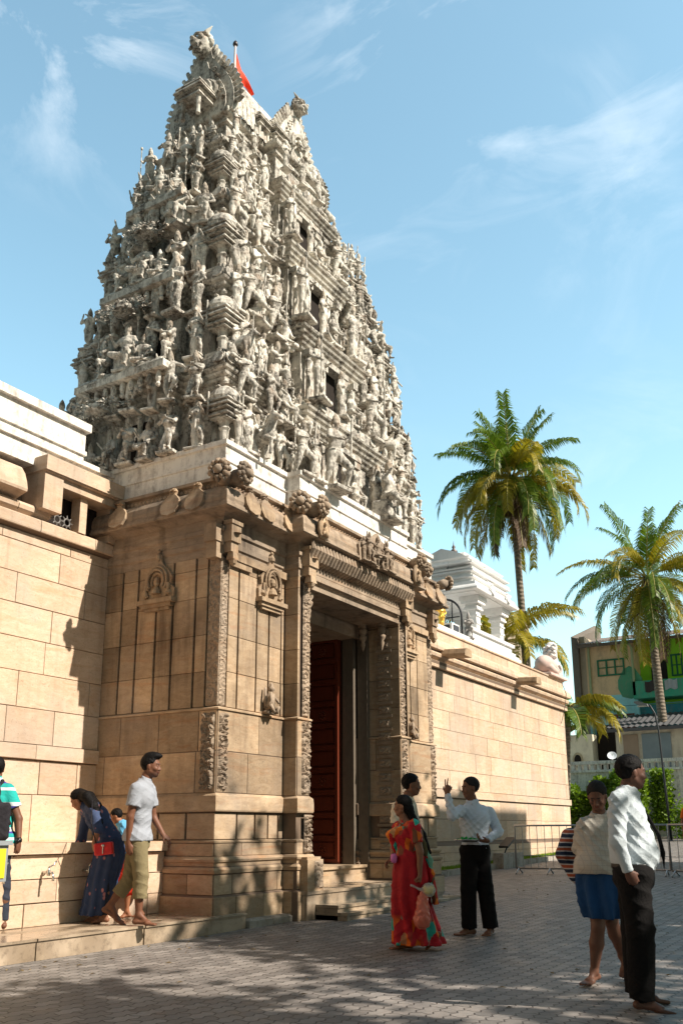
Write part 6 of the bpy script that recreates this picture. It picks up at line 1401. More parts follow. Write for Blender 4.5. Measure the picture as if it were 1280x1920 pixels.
# floodlight on a box
FX = thing('floodlight', 'black floodlight tilted up on a grey concrete block in the grass strip', 'floodlight', loc=(22.9, 9.05, gz(22.9)))
m = MB(); z = gz(22.9); m.box(22.2, 23.6, 8.82, 9.1, z - .05, z + .36); part(m, 'concrete_block', M['concrete'], FX)
m = MB(); m.obox((22.9, 8.95), (1, 0), (0, 1), .2, .02, 0, .01); m.v = []; m.f = []; m.k = []; m.blk = []
m.plate([(-.28, -.02), (.28, .20), (.27, .25), (-.29, .03)], (22.9, 8.85, z + .50), (1, 0, 0), (0, 0, 1), (0, 1, 0), .25); part(m, 'lamp_head', m_plain('black_housing', (.02, .02, .02), .5), FX)
m = MB(); m.tube([(22.7, 8.98, z + .35), (22.95, 8.98, z + .56)], .02, 6); part(m, 'bracket', m_plain('black_bracket', (.02, .02, .02), .5), FX)
# yellow notice box at the left edge
NB = thing('notice_box', 'grey metal box with a yellow notice at the left edge of the washing platform', 'sign', loc=(5.15, 6.6, 0))
m = MB(); m.box(5.36, 5.84, 7.15, 7.55, .76, 1.08, 0); m.box(5.34, 5.86, 7.12, 7.57, 1.08, 1.12); m.tube([(5.6, 7.35, 0), (5.6, 7.35, .77)], .035, 8); part(m, 'box', m_plain('grey_painted_metal', (.24, .26, .27), .5), NB)
m = MB(); m.box(5.40, 5.81, 7.140, 7.149, .79, 1.05); f_ = part(m, 'yellow_notice', m_plain('yellow_sheet', (.60, .50, .02), .6), NB)
m = MB()
for j in range(4):
    for q in range(4): m.lathe((5.47 + q * .09, 7.1395, 1.01 - j * .06), [(.0, -.018), (.018 if q % 2 else .024, -.006), (.02, .01), (0, .018)], 7, sy=.12)
o = m.obj('purple_lettering', m_plain('purple_ink', (.28, .05, .25), .6)); o.parent = f_; o.matrix_parent_inverse = Matrix.Translation(-Vector(NB.location))
# ---------------------------------------------------------------- coconut palms
M['frondA'] = m_leaf('palm_green', (0.035, 0.085, 0.014, 1), (0.19, 0.26, 0.03, 1), .28, .4)
M['frondB'] = m_leaf('palm_yellow', (0.12, 0.14, 0.015, 1), (0.46, 0.33, 0.035, 1), .3, .4)
M['frondC'] = m_leaf('palm_brown', (0.05, 0.028, 0.016, 1), (0.14, 0.08, 0.035, 1), .1, .6)
M['rachis'] = m_plain('palm_rib', (.36, .30, .08), .5)
def m_trunk():
    t = NT('palm_trunk'); P = t.pos(); z = t.sep(P)[2]; w = t.math('SINE', t.math('MULTIPLY', t.math('ADD', z, t.math('MULTIPLY', t.noise(P, 2, 3), .25)), 34.0)); n = t.noise(P, 5, 5, .7)
    c = t.mix(t.mask(n, .3, .7), (.13, .105, .08, 1), (.27, .225, .175, 1)); c = t.mix(t.math('MULTIPLY', t.mask(w, .3, 1), .45), c, (.07, .055, .045, 1)); t.bump(t.math('ADD', w, n), .5, .03); return t.fin(c, .9, 0, .2)
M['trunk'] = m_trunk()
def frond(m, c, az, el, L_, droop, seed, mi, twist=0.0, leaf=1.02, dens=84):
    r = random.Random(seed); d = Vector((math.cos(az) * math.cos(el), math.sin(az) * math.cos(el), math.sin(el))); h = Vector((math.cos(az), math.sin(az), 0)); n = 16; pts = [Vector(c)]; p = Vector(c); cur = el
    for i in range(n):
        cur -= droop / n * (.35 + 1.5 * (i / n)); st = L_ / n; p = p + Vector((math.cos(az) * math.cos(cur), math.sin(az) * math.cos(cur), math.sin(cur))) * st; pts.append(p.copy())
    m.cur = r.random(); m.tube([tuple(q) for q in pts], [.035 * (1 - .85 * i / n) + .004 for i in range(n + 1)], 5, 3, cap=False)
    side0 = Vector((-math.sin(az), math.cos(az), 0))
    for j in range(dens):
        t = .14 + .86 * (j + r.random() * .5) / dens; f = t * n; i = min(n - 1, int(f)); q = pts[i].lerp(pts[i + 1], f - i); tg = (pts[i + 1] - pts[i]).normalized(); up = side0.cross(tg).normalized()
        if up.z < 0 and abs(tg.z) < .9: up = -up
        ll = leaf * (math.sin(min(1, t * 1.15 + .12) * math.pi * .88) * .85 + .22) * r.uniform(.85, 1.1)
        for s in (-1, 1):
            if r.random() < .05: continue
            dr = r.uniform(.7, 1.35) + .3 * (cur < -.3)
            v = (side0 * s * math.cos(twist) + up * math.sin(twist) * s) * .78 + tg * (.52 + .3 * t) + up * r.uniform(.05, .30); v.normalize()
            a = q; b = q + v * ll * .5; e = b + (v * .75 + Vector((0, 0, -dr))).normalized() * ll * .5; w = tg * .030; m.cur = r.random()
            m.add([tuple(a - w * .6), tuple(a + w * .6), tuple(b + w), tuple(b - w), tuple(e)], [(0, 1, 2, 3), (3, 2, 4)], mi)
def palm(trunk, rad, fr, label, loc, nuts=10, seed=1, L_=4.2, brown=6):
    T = thing('palm_tree', label, 'palm tree', 'coconut palms behind the temple walls', loc=loc)
    if trunk:
        m = MB(); P_ = [Vector(p) for p in trunk]; pts = []; 
        for i in range(len(P_) - 1):
            for q in range(8): pts.append(P_[i].lerp(P_[i + 1], q / 8))
        pts.append(P_[-1]); sm = pts[:]
        for _ in range(3): sm = [sm[0]] + [(sm[i - 1] + sm[i] * 2 + sm[i + 1]) / 4 for i in range(1, len(sm) - 1)] + [sm[-1]]
        m.tube([tuple(p) for p in sm], [rad * (1.25 - .45 * i / len(sm)) for i in range(len(sm))], 12); part(m, 'trunk', M['trunk'], T, True)
        c = Vector(trunk[-1])
    else: c = Vector(loc)
    r = random.Random(seed); m = MB()
    for i, (az, el, dr, k, mi) in enumerate(fr): frond(m, c + Vector((math.cos(az), math.sin(az), 0)) * .08 + Vector((0, 0, r.uniform(-.1, .15))), az, el, L_ * k, dr, seed * 50 + i, mi, r.uniform(-.25, .25))
    for i in range(brown):      # dead fronds hanging by the trunk
        frond(m, c - Vector((0, 0, .25)), r.uniform(0, 6.28), -.95, L_ * r.uniform(.55, .9), .65, seed * 90 + i, 2, .5, .5, 34)
    # fibrous leaf bases and flower stalks
    for i in range(14):
        a = i * 2.4; p0 = c + Vector((.12 * math.cos(a), .12 * math.sin(a), -.35)); m.cur = r.random(); m.tube([tuple(p0), tuple(p0 + Vector((.12 * math.cos(a), .12 * math.sin(a), .45)))], [.09, .03], 5, 2)
    o = m.obj('crown', [M['frondA'], M['frondB'], M['frondC'], M['rachis']], rec=False); o.parent = T; o.matrix_parent_inverse = Matrix.Translation(-Vector(T.location))
    if nuts:
        m = MB()
        for i in range(nuts): a = i * 2.1; p = c + Vector((.30 * math.cos(a), .30 * math.sin(a), -.45 - .12 * (i % 3))); m.lathe(tuple(p), [(0, -.15), (.10, -.08), (.125, .02), (.08, .12), (0, .16)], 8)
        part(m, 'coconuts', m_plain('coconut_husk', (.30, .15, .045), .6), T, True)
    return T
# azimuths are compass-like: view runs along 31 degrees; image right is -59 degrees
IR = R_(-58.7); IL = R_(121.3); TOW = R_(211.3); AWY = R_(31.3)
def ring(n, el, dr, k, mi, a0=0.0, jit=.18, seed=1):
    r = random.Random(seed); return [(a0 + 2 * math.pi * i / n + r.uniform(-jit, jit), el + r.uniform(-.12, .12), dr + r.uniform(-.2, .25), k * r.uniform(.88, 1.08), mi if not callable(mi) else mi(r)) for i in range(n)]
mA = lambda r: 0 if r.random() < .85 else 1
mB = lambda r: 0 if r.random() < .42 else 1
fr1 = ring(6, 1.30, .40, .90, 0, .3, .3, 2) + ring(4, .95, 1.0, .92, 0, 0, .3, 3) + ring(7, .42, 1.6, .98, mA, .35, .3, 4) + ring(8, -.10, 1.35, .95, mB, .1, .3, 5) + ring(8, -.62, .85, 1.02, mB, .6, .3, 6) + ring(7, .12, 1.5, 1.0, mB, .5, .3, 8) + ring(4, .7, 1.4, .95, mB, .9, .3, 10) + ring(5, -1.05, .45, .95, lambda r: 1 if r.random() < .7 else 2, .2, .3, 9)
palm([(38, 13.30, .5), (38, 13.45, 4.5), (38, 13.62, 8.0), (38, 13.75, 12.5), (38, 13.88, 17.0)], .17, fr1, 'tallest coconut palm, its full crown against the sky above the white rooftop shrine', (38, 13.3, .5), 12, 3, 4.15, 14)
fr2 = ring(6, 1.22, .5, .88, lambda r: 0 if r.random() < .7 else 1, .1, .3, 12) + ring(7, .70, 1.25, .95, mB, .2, .2, 13) + ring(9, .25, 1.45, 1.0, mB, 0, .2, 14) + ring(8, -.25, 1.2, .95, mB, .3, .25, 15) + ring(7, -.7, .8, .98, mB, .1, .3, 16) + ring(4, -1.1, .4, .95, lambda r: 1 if r.random() < .8 else 2, .5, .3, 17) + ring(5, .5, 1.5, 1.0, mB, .4, .3, 18)
palm([(51, 10.70, 3.9), (51, 10.85, 7.5), (51, 10.95, 11.5), (51, 10.98, 14.9)], .22, fr2, 'yellowing coconut palm at the right edge in front of the painted house', (51, 10.7, 3.9), 12, 5, 5.5, 6)
fr3 = ring(7, .75, 1.2, 1.0, mB, .2, .2, 22) + ring(8, .2, 1.5, 1.0, mB, 0, .2, 23)
palm([(36, 14.5, .5), (36, 14.2, 5.0), (36, 13.95, 9.0)], .14, fr3, 'short coconut palm partly hidden behind the white rooftop shrine', (36, 14.5, .5), 0, 7, 3.6, 2)
fr4 = ring(6, .5, 1.3, 1.0, mA, .2, .2, 32) + ring(6, -.1, 1.2, .95, mA, .5, .2, 33)
palm([(38.5, 12.6, .6), (38.5, 12.3, 3.0), (38.5, 12.05, 6.3)], .13, fr4, 'low coconut palm whose fronds hang out from behind the end of the sandstone wall', (38.5, 12.6, .6), 0, 9, 2.6, 1)
# ---------------------------------------------------------------- shade trees standing outside the picture, right of the camera
M['shade'] = m_leaf('broad_leaves', (0.035, 0.07, 0.015, 1), (0.09, 0.14, 0.03, 1), .15)
def shadetree(x, y, r0, z0, z1, n, sz, seed, label, dens=1.0):
    r = random.Random(seed); T = thing('shade_tree', label, 'tree', 'shade trees beside the yard', loc=(x, y, 0)); m = MB()
    m.tube([(x, y, -.1), (x + .1, y, z0 * .5), (x, y + .1, z0 + .5), (x + .2, y, (z0 + z1) / 2)], [.32, .26, .22, .12], 10)
    for q in range(8):
        a = q * .8; m.tube([(x, y, z0 * .8 + q * .1), (x + r0 * .4 * math.cos(a), y + r0 * .4 * math.sin(a), z0 + .8), (x + r0 * .8 * math.cos(a), y + r0 * .8 * math.sin(a), (z0 + z1) / 2)], [.12, .08, .03], 6)
    part(m, 'trunk', M['bark'], T, True)
    m = MB(); cl = []
    for q in range(46): a = r.uniform(0, 6.28); rr = math.sqrt(r.random()) * r0; zz = r.uniform(z0, z1); k = 1 - abs((zz - (z0 + z1) / 2) / ((z1 - z0) / 2)) ** 3 * .6; cl.append((x + rr * k * math.cos(a), y + rr * k * math.sin(a), zz))
    for q in range(n):
        c = cl[r.randrange(len(cl))]; p = Vector((c[0] + r.gauss(0, .5), c[1] + r.gauss(0, .5), c[2] + r.gauss(0, .4))); d = Vector((r.uniform(-1, 1), r.uniform(-1, 1), r.uniform(-.6, .3))).normalized(); e = d.cross(Vector((r.uniform(-.4, .4), r.uniform(-.4, .4), 1))).normalized(); s = sz * r.uniform(.6, 1.3); m.cur = r.random()
        m.add([tuple(p), tuple(p + d * s * .5 + e * s * .3), tuple(p + d * s), tuple(p + d * s * .5 - e * s * .3)], [(0, 1, 2, 3)])
    o = m.obj('crown', M['shade'], rec=False); o.parent = T; o.matrix_parent_inverse = Matrix.Translation(-Vector(T.location))
shadetree(4.6, -6.2, 3.6, 4.6, 8.9, 5200, .42, 1, 'broad shade tree outside the picture, nearest the camera on its right')
shadetree(12.2, -6.0, 3.4, 5.0, 10.9, 5200, .42, 2, 'broad shade tree outside the picture, opposite the gateway steps')
shadetree(16.8, -3.6, 2.6, 6.2, 9.6, 3200, .42, 3, 'broad shade tree outside the picture, opposite the right boundary wall')
shadetree(-2.5, -5.0, 3.2, 4.5, 8.8, 4000, .42, 5, 'broad shade tree outside the picture, behind the camera')
# unseen building added off-frame, its roof line sized to shade the right wall
AB = thing('shading_block', 'tall plain cream block added outside the picture to shade the right wall', 'building', loc=(23, -8, 0))
m = MB(); m.box(17.6, 28.0, -12, -4.8, -.1, 14.45); part(m, 'wall', m_ptd('cream_paint', (.62, .56, .44), amt=.4), AB)
m = MB(); m.box(17.5, 28.1, -12.1, -4.7, 14.45, 14.6); part(m, 'roof', M['concrete'], AB)
m = MB(); m.box(22.8, 24.2, -5.8, -4.85, 14.6, 15.05); m.lathe((23.5, -5.3, 15.05), [(.45, 0), (.36, .2), (.16, .42), (.05, .6), (0, .75)], 10); part(m, 'roof_pinnacle', M['concrete'], AB)
m = MB(); m.box(19.6, 20.5, -5.6, -4.9, 14.6, 15.5); part(m, 'water_tank', M['concrete'], AB)
for j in range(4):
    for i in range(4): m = MB(); m.box(18.6 + i * 2.4, 19.9 + i * 2.4, -4.85, -4.76, 1.6 + j * 3.3, 3.1 + j * 3.3); part(m, 'window', m_plain('window_glass', (.05, .06, .07), .2), AB)
shadetree(-7.0, 3.0, 3.6, 4.2, 10.5, 3600, .5, 6, 'unseen broad tree added left of the camera to block skylight on the gate')  # two trees added out of view to hold skylight off the gate's left face
shadetree(-5.5, 9.5, 3.4, 4.2, 10.0, 3400, .5, 7, 'unseen broad tree added by the far left wall to block skylight on the gate')
# joints of the figures, metres; origin = ground point under each person
FIG = {'young': {'o': [7.811, 7.464], 'J': {'head': [0.076, -0.124, 1.921], 'neck': [0.039, -0.063, 1.766], 'shR': [-0.132, -0.111, 1.658], 'elR': [-0.183, -0.085, 1.356], 'wrR': [-0.176, -0.076, 1.06], 'shL': [0.186, 0.002, 1.672], 'elL': [0.264, -0.011, 1.362], 'wrL': [0.284, -0.159, 1.16], 'chest': [0.028, -0.046, 1.565], 'pelvis': [0.015, -0.024, 1.127], 'hipR': [-0.051, -0.09, 1.081], 'knR': [-0.023, -0.135, 0.735], 'anR': [-0.024, -0.133, 0.318], 'hlR': [-0.043, -0.103, 0.219], 'toR': [0.049, -0.312, 0.211], 'hipL': [0.08, 0.042, 1.079], 'knL': [0.04, 0.089, 0.677], 'anL': [-0.078, 0.244, 0.413], 'hlL': [-0.116, 0.306, 0.335], 'toL': [-0.022, 0.074, 0.198]}}, 'woman': {'o': [7.833, 8.032], 'J': {'head': [-0.144, 0.237, 1.56], 'neck': [-0.076, 0.164, 1.487], 'shL': [-0.162, -0.023, 1.47], 'elL': [-0.201, -0.17, 1.221], 'wrL': [-0.235, -0.152, 1.064], 'shR': [0.033, 0.272, 1.417], 'elR': [0.047, 0.346, 1.107], 'wrR': [-0.033, 0.478, 0.884], 'chest': [-0.025, 0.041, 1.365], 'pelvis': [0.064, -0.105, 1.078], 'hipL': [-0.001, -0.172, 1.049], 'knL': [-0.024, -0.134, 0.671], 'anL': [-0.004, -0.147, 0.292], 'hlL': [0.01, -0.171, 0.213], 'toL': [-0.076, -0.029, 0.207], 'hipR': [0.124, -0.03, 1.047], 'knR': [0.088, 0.029, 0.662], 'anR': [0.076, 0.068, 0.277], 'hlR': [0.091, 0.043, 0.196], 'toR': [-0.01, 0.208, 0.186]}}, 'child': {'o': [8.443, 8.134], 'J': {'head': [-0.101, 0.166, 1.38], 'neck': [-0.071, 0.117, 1.297], 'shL': [-0.138, -0.004, 1.265], 'elL': [-0.146, 0.009, 1.072], 'wrL': [-0.176, 0.058, 0.949], 'shR': [0.038, 0.169, 1.266], 'elR': [0.038, 0.226, 1.069], 'wrR': [0.001, 0.287, 0.943], 'chest': [-0.028, 0.046, 1.184], 'pelvis': [0.013, -0.021, 0.933], 'hipL': [-0.037, -0.054, 0.898], 'knL': [-0.054, -0.026, 0.567], 'anL': [-0.047, -0.039, 0.289], 'hlL': [-0.028, -0.069, 0.211], 'toL': [-0.111, 0.029, 0.207], 'hipR': [0.065, 0.009, 0.895], 'knR': [0.109, -0.025, 0.559], 'anR': [0.151, -0.056, 0.288], 'hlR': [0.173, -0.092, 0.215], 'toR': [0.107, 0.017, 0.203]}}, 'stripe': {'o': [6.77, 8.298], 'J': {'head': [-0.106, 0.175, 1.867], 'neck': [-0.1, 0.164, 1.73], 'shR': [-0.029, 0.048, 1.633], 'elR': [0.064, -0.047, 1.334], 'wrR': [0.037, -0.118, 1.09], 'shL': [-0.162, 0.266, 1.634], 'elL': [-0.201, 0.331, 1.336], 'wrL': [-0.189, 0.311, 1.091], 'chest': [-0.09, 0.148, 1.509], 'pelvis': [-0.063, 0.104, 1.063], 'hipR': [-0.035, 0.058, 1.035], 'knR': [-0.012, 0.02, 0.654], 'anR': [0.005, -0.008, 0.279], 'hlR': [-0.009, -0.042, 0.219], 'toR': [0.153, 0.133, 0.218], 'hipL': [-0.089, 0.146, 1.036], 'knL': [-0.076, 0.126, 0.654], 'anL': [-0.059, 0.097, 0.28], 'hlL': [-0.079, 0.072, 0.219], 'toL': [0.055, 0.294, 0.218]}}, 'sari': {'o': [8.952, 4.588], 'J': {'head': [-0.045, 0.075, 1.454], 'neck': [-0.035, 0.058, 1.292], 'shL': [-0.108, -0.092, 1.231], 'elL': [-0.133, -0.167, 0.983], 'wrL': [-0.135, -0.162, 0.76], 'shR': [0.067, 0.178, 1.232], 'elR': [0.027, 0.226, 1.02], 'wrR': [-0.145, 0.142, 0.905], 'chest': [-0.025, 0.041, 1.154], 'pelvis': [-0.004, 0.007, 0.87], 'hipL': [-0.079, -0.043, 0.835], 'knL': [-0.038, -0.092, 0.436], 'anL': [0.06, -0.214, 0.162], 'hlL': [0.094, -0.27, 0.141], 'toL': [0.003, -0.158, 0.014], 'hipR': [0.066, 0.064, 0.829], 'knR': [0.027, 0.129, 0.423], 'anR': [0.026, 0.111, 0.09], 'hlR': [0.057, 0.06, 0.006], 'toR': [-0.07, 0.231, -0.001]}}, 'cream': {'o': [9.972, 5.107], 'J': {'head': [0.01, -0.016, 1.732], 'neck': [-0.025, 0.041, 1.563], 'shR': [-0.206, 0.07, 1.461], 'elR': [-0.237, 0.081, 1.156], 'wrR': [-0.158, 0.029, 0.914], 'shL': [0.134, 0.068, 1.486], 'elL': [0.202, 0.052, 1.185], 'wrL': [0.15, -0.054, 0.939], 'chest': [-0.044, 0.072, 1.371], 'pelvis': [-0.022, 0.037, 0.911], 'hipR': [-0.1, -0.009, 0.871], 'knR': [-0.098, -0.013, 0.467], 'anR': [-0.108, 0.005, 0.105], 'hlR': [-0.128, 0.037, 0.036], 'toR': [-0.042, -0.124, 0.025], 'hipL': [0.061, 0.073, 0.866], 'knL': [0.082, 0.038, 0.455], 'anL': [0.084, 0.034, 0.087], 'hlL': [0.064, 0.067, 0.028], 'toL': [0.17, -0.087, 0.015]}}, 'white': {'o': [10.364, 4.498], 'J': {'head': [-0.021, -0.004, 1.692], 'neck': [0.008, -0.013, 1.524], 'shR': [-0.117, 0.095, 1.424], 'elR': [-0.396, 0.073, 1.365], 'wrR': [-0.402, 0.123, 1.62], 'shL': [0.158, -0.164, 1.406], 'elL': [0.115, -0.286, 1.182], 'wrL': [-0.115, -0.235, 1.081], 'chest': [0.017, -0.027, 1.306], 'pelvis': [0.013, -0.022, 0.975], 'hipR': [-0.048, 0.021, 0.939], 'knR': [-0.063, 0.045, 0.531], 'anR': [-0.04, 0.065, 0.115], 'hlR': [0.006, 0.028, 0.031], 'toR': [-0.174, 0.17, 0.023], 'hipL': [0.073, -0.062, 0.938], 'knL': [0.069, -0.113, 0.529], 'anL': [0.089, -0.146, 0.115], 'hlL': [0.15, -0.131, 0.032], 'toL': [-0.088, -0.163, 0.021]}}, 'lungi': {'o': [7.783, 2.347], 'J': {'head': [-0.022, -0.117, 1.474], 'neck': [0.063, -0.104, 1.319], 'shR': [-0.021, -0.005, 1.228], 'elR': [0.106, 0.095, 0.993], 'wrR': [-0.019, 0.031, 0.843], 'shL': [0.161, -0.168, 1.228], 'elL': [0.274, -0.181, 0.983], 'wrL': [0.103, -0.17, 0.809], 'chest': [0.032, -0.091, 1.142], 'pelvis': [0.049, -0.08, 0.822], 'hipR': [-0.025, -0.055, 0.782], 'knR': [-0.096, -0.073, 0.446], 'anR': [-0.055, -0.006, 0.099], 'hlR': [0.025, -0.003, 0.025], 'toR': [-0.224, 0.022, 0.012], 'hipL': [0.129, -0.116, 0.777], 'knL': [0.081, -0.133, 0.475], 'anL': [0.296, -0.141, 0.19], 'hlL': [0.338, -0.171, 0.154], 'toL': [0.243, -0.169, 0.034]}}, 'tie': {'o': [6.87, 1.76], 'J': {'head': [0.027, -0.045, 1.606], 'neck': [0.002, -0.003, 1.472], 'shR': [-0.205, 0.01, 1.395], 'elR': [-0.268, 0.017, 1.122], 'wrR': [-0.216, -0.03, 0.915], 'shL': [0.183, 0.026, 1.405], 'elL': [0.223, 0.019, 1.128], 'wrL': [0.244, -0.017, 0.92], 'chest': [-0.004, 0.007, 1.28], 'pelvis': [0.004, -0.007, 0.917], 'hipR': [-0.078, -0.026, 0.895], 'knR': [-0.079, -0.044, 0.523], 'anR': [-0.092, -0.022, 0.087], 'hlR': [-0.11, 0.008, 0.016], 'toR': [-0.027, -0.207, -0.011], 'hipL': [0.093, 0.021, 0.887], 'knL': [0.085, 0.033, 0.523], 'anL': [0.128, 0.06, 0.098], 'hlL': [0.115, 0.08, 0.035], 'toL': [0.287, -0.087, 0.006]}}, 'orange': {'o': [24.74, 4.879], 'J': {'head': [0.095, -0.156, 1.959], 'neck': [0.085, -0.139, 1.761], 'shR': [-0.018, 0.03, 1.67], 'elR': [-0.061, 0.1, 1.369], 'wrR': [-0.156, 0.065, 1.121], 'shL': [0.178, -0.293, 1.669], 'elL': [0.198, -0.325, 1.367], 'wrL': [0.171, -0.281, 1.12], 'chest': [0.073, -0.121, 1.538], 'pelvis': [0.05, -0.083, 1.082], 'hipR': [0.014, -0.022, 1.043], 'knR': [-0.005, 0.008, 0.668], 'anR': [-0.024, 0.039, 0.297], 'hlR': [0.004, 0.051, 0.232], 'toR': [-0.199, 0.039, 0.201], 'hipL': [0.083, -0.137, 1.042], 'knL': [0.064, -0.105, 0.668], 'anL': [0.045, -0.074, 0.296], 'hlL': [0.073, -0.063, 0.231], 'toL': [-0.11, -0.108, 0.201]}}}
HELD = {'bundle': [[7.965, 2.53, 1.14], [7.985, 2.554, 1.007], [7.985, 2.496, 0.832], [7.861, 2.603, 0.93]], 'tray': [[10.13, 4.459, 1.081], [10.028, 4.568, 1.082], [10.219, 4.35, 1.081]], 'bag': [[7.644, 7.766, 1.012], [7.595, 7.846, 0.984], [7.684, 7.7, 1.024]], 'plastic': [[8.811, 4.396, 0.613], [8.805, 4.406, 0.385], [8.861, 4.353, 0.633], [8.769, 4.503, 0.649], [8.748, 4.692, 0.917]]}
# ---------------------------------------------------------------- people
IRV = V3(.5197, -.8544, 0); TOWV = V3(-.8544, -.5197, 0)      # picture right, towards the camera
def m_skin():
    t = NT('skin'); c = t.attr('Col', 'Color'); n = t.noise(t.obj(), 9, 3); c = t.mix(t.math('MULTIPLY', n, .25), c, t.mix(1.0, c, (.6, .5, .45, 1), 'MULTIPLY'))
    t.b.inputs['Subsurface Weight'].default_value = .06; t.b.inputs['Subsurface Radius'].default_value = (.01, .004, .002); return t.fin(c, .52, 0, .3)
M['skin'] = m_skin()
M['hair'] = m_plain('black_hair', (.006, .005, .005), .62, 0, .4, 60, .3, .12); M['hair_grey'] = m_plain('greying_hair', (.022, .020, .019), .7, 0, .5, 60, .3, .12)
def m_cloth(name, fn, rough=.85, bump=.25, sc_=120):
    t = NT(name); c = fn(t); w = t.noise(t.map(t.obj(), (7, 7, 11)), 1.0, 3, .5, 1.6); w2 = t.noise(t.map(t.obj(), (16, 16, 9)), 1.0, 2, .5, 1.2); t.bump(t.math('ADD', t.math('ADD', t.math('ABSOLUTE', t.math('SUBTRACT', w, .5)), t.math('MULTIPLY', t.math('ABSOLUTE', t.math('SUBTRACT', w2, .5)), .5)), t.math('MULTIPLY', t.noise(t.obj(), sc_, 2), .02)), .16, .10); return t.fin(c, rough, 0, .2)
def plainc(c, v=.12): return lambda t: t.mix(t.noise(t.obj(), 5, 4), tuple(x * (1 - v) for x in c) + (1,), tuple(min(1, x * (1 + v)) for x in c) + (1,))
def stripes(cols, p):
    def f(t):
        z = t.sep(t.obj())[2]; x = t.math('FRACT', t.math('DIVIDE', t.math('ADD', z, t.math('MULTIPLY', t.noise(t.obj(), 3, 2), .03)), p)); n = len(cols); q = t.n('ShaderNodeValToRGB', {'Fac': x}); q.color_ramp.interpolation = 'CONSTANT'; e = q.color_ramp.elements
        while len(e) < n: e.new(.5)
        for a, (pos, c) in zip(e, cols): a.position = pos; a.color = c + (1,)
        return q.outputs['Color']
    return f
def ikat(t):
    P = t.obj(); x, y, z = t.sep(P); zz = t.math('ADD', z, t.math('MULTIPLY', t.noise(t.map(P, (14, 14, 2)), 3, 3), .10)); w = t.n('ShaderNodeTexVoronoi', {'Vector': t.comb(t.math('MULTIPLY', x, 1.6), t.math('MULTIPLY', y, 1.6), t.math('MULTIPLY', zz, .9)), 'Scale': 9.5}).outputs['Color']
    r = t.sep(w)[0]; c = t.ramp(r, (0, (.40, .010, .018)), (.50, (.42, .012, .02)), (.53, (.66, .13, .012)), (.68, (.66, .13, .012)), (.70, (.03, .33, .26)), (.80, (.03, .33, .26)), (.82, (.50, .02, .02)), (1, (.06, .07, .03)))
    m = t.math('MAXIMUM', t.mask(z, .93, .97), t.mask(z, .36, .28)); return t.mix(m, (.34, .008, .014, 1), c)
def florets(t):
    P = t.obj(); v = t.n('ShaderNodeTexVoronoi', {'Vector': t.map(P, (1, 1, .75)), 'Scale': 11.0}); d = v.outputs['Distance']; m = t.mask(d, .24, .14); return t.mix(m, t.mix(t.noise(P, 4, 3), (.028, .040, .085, 1), (.060, .085, .165, 1)), (.50, .20, .20, 1))
def checks(t):
    x, y, z = t.sep(t.obj()); a = t.math('FRACT', t.math('MULTIPLY', z, 26)); b = t.math('FRACT', t.math('MULTIPLY', t.math('SUBTRACT', x, y), 20)); l = t.math('MAXIMUM', t.mask(a, .85, .9), t.mask(b, .85, .9)); return t.mix(t.math('MULTIPLY', l, .35), (.46, .42, .36, 1), (.25, .23, .22, 1))
K = dict(grey=m_cloth('grey_tshirt', plainc((.30, .315, .35))), khaki=m_cloth('khaki_chinos', plainc((.20, .16, .085))), navy=m_cloth('navy_floral', florets), sari=m_cloth('red_silk_sari', ikat, .6),
         cream=m_cloth('cream_shirt', plainc((.62, .55, .42))), shirt=m_cloth('pale_blue_shirt', plainc((.55, .60, .68), .06)), tieshirt=m_cloth('white_office_shirt', plainc((.50, .55, .58), .06)), black=m_cloth('black_trousers', plainc((.006, .005, .005)), .9),
         check=m_cloth('faded_check_shirt', checks), blue=m_cloth('blue_sarong', plainc((.012, .050, .135), .35)), teal=m_cloth('teal_striped_tshirt', stripes([(0, (.02, .36, .32)), (.34, (.55, .60, .62)), (.46, (.02, .30, .28)), (.62, (.06, .05, .25)), (.70, (.55, .60, .62)), (.86, (.02, .36, .32))], .26)),
         stripe=m_cloth('navy_and_rust_stripes', stripes([(0, (.02, .03, .055)), (.40, (.45, .42, .42)), (.52, (.30, .075, .035)), (.86, (.45, .42, .42))], .072)), sky=m_cloth('sky_blue_tshirt', plainc((.12, .38, .60))), red=m_cloth('red_shorts', plainc((.65, .035, .015), .3)), orange=m_cloth('orange_tshirt', plainc((.62, .13, .015))), denim=m_cloth('dark_denim', plainc((.03, .035, .05))), pack=m_cloth('black_backpack_cloth', plainc((.02, .018, .022))), shawl=m_cloth('slate_shawl', plainc((.07, .08, .095))))
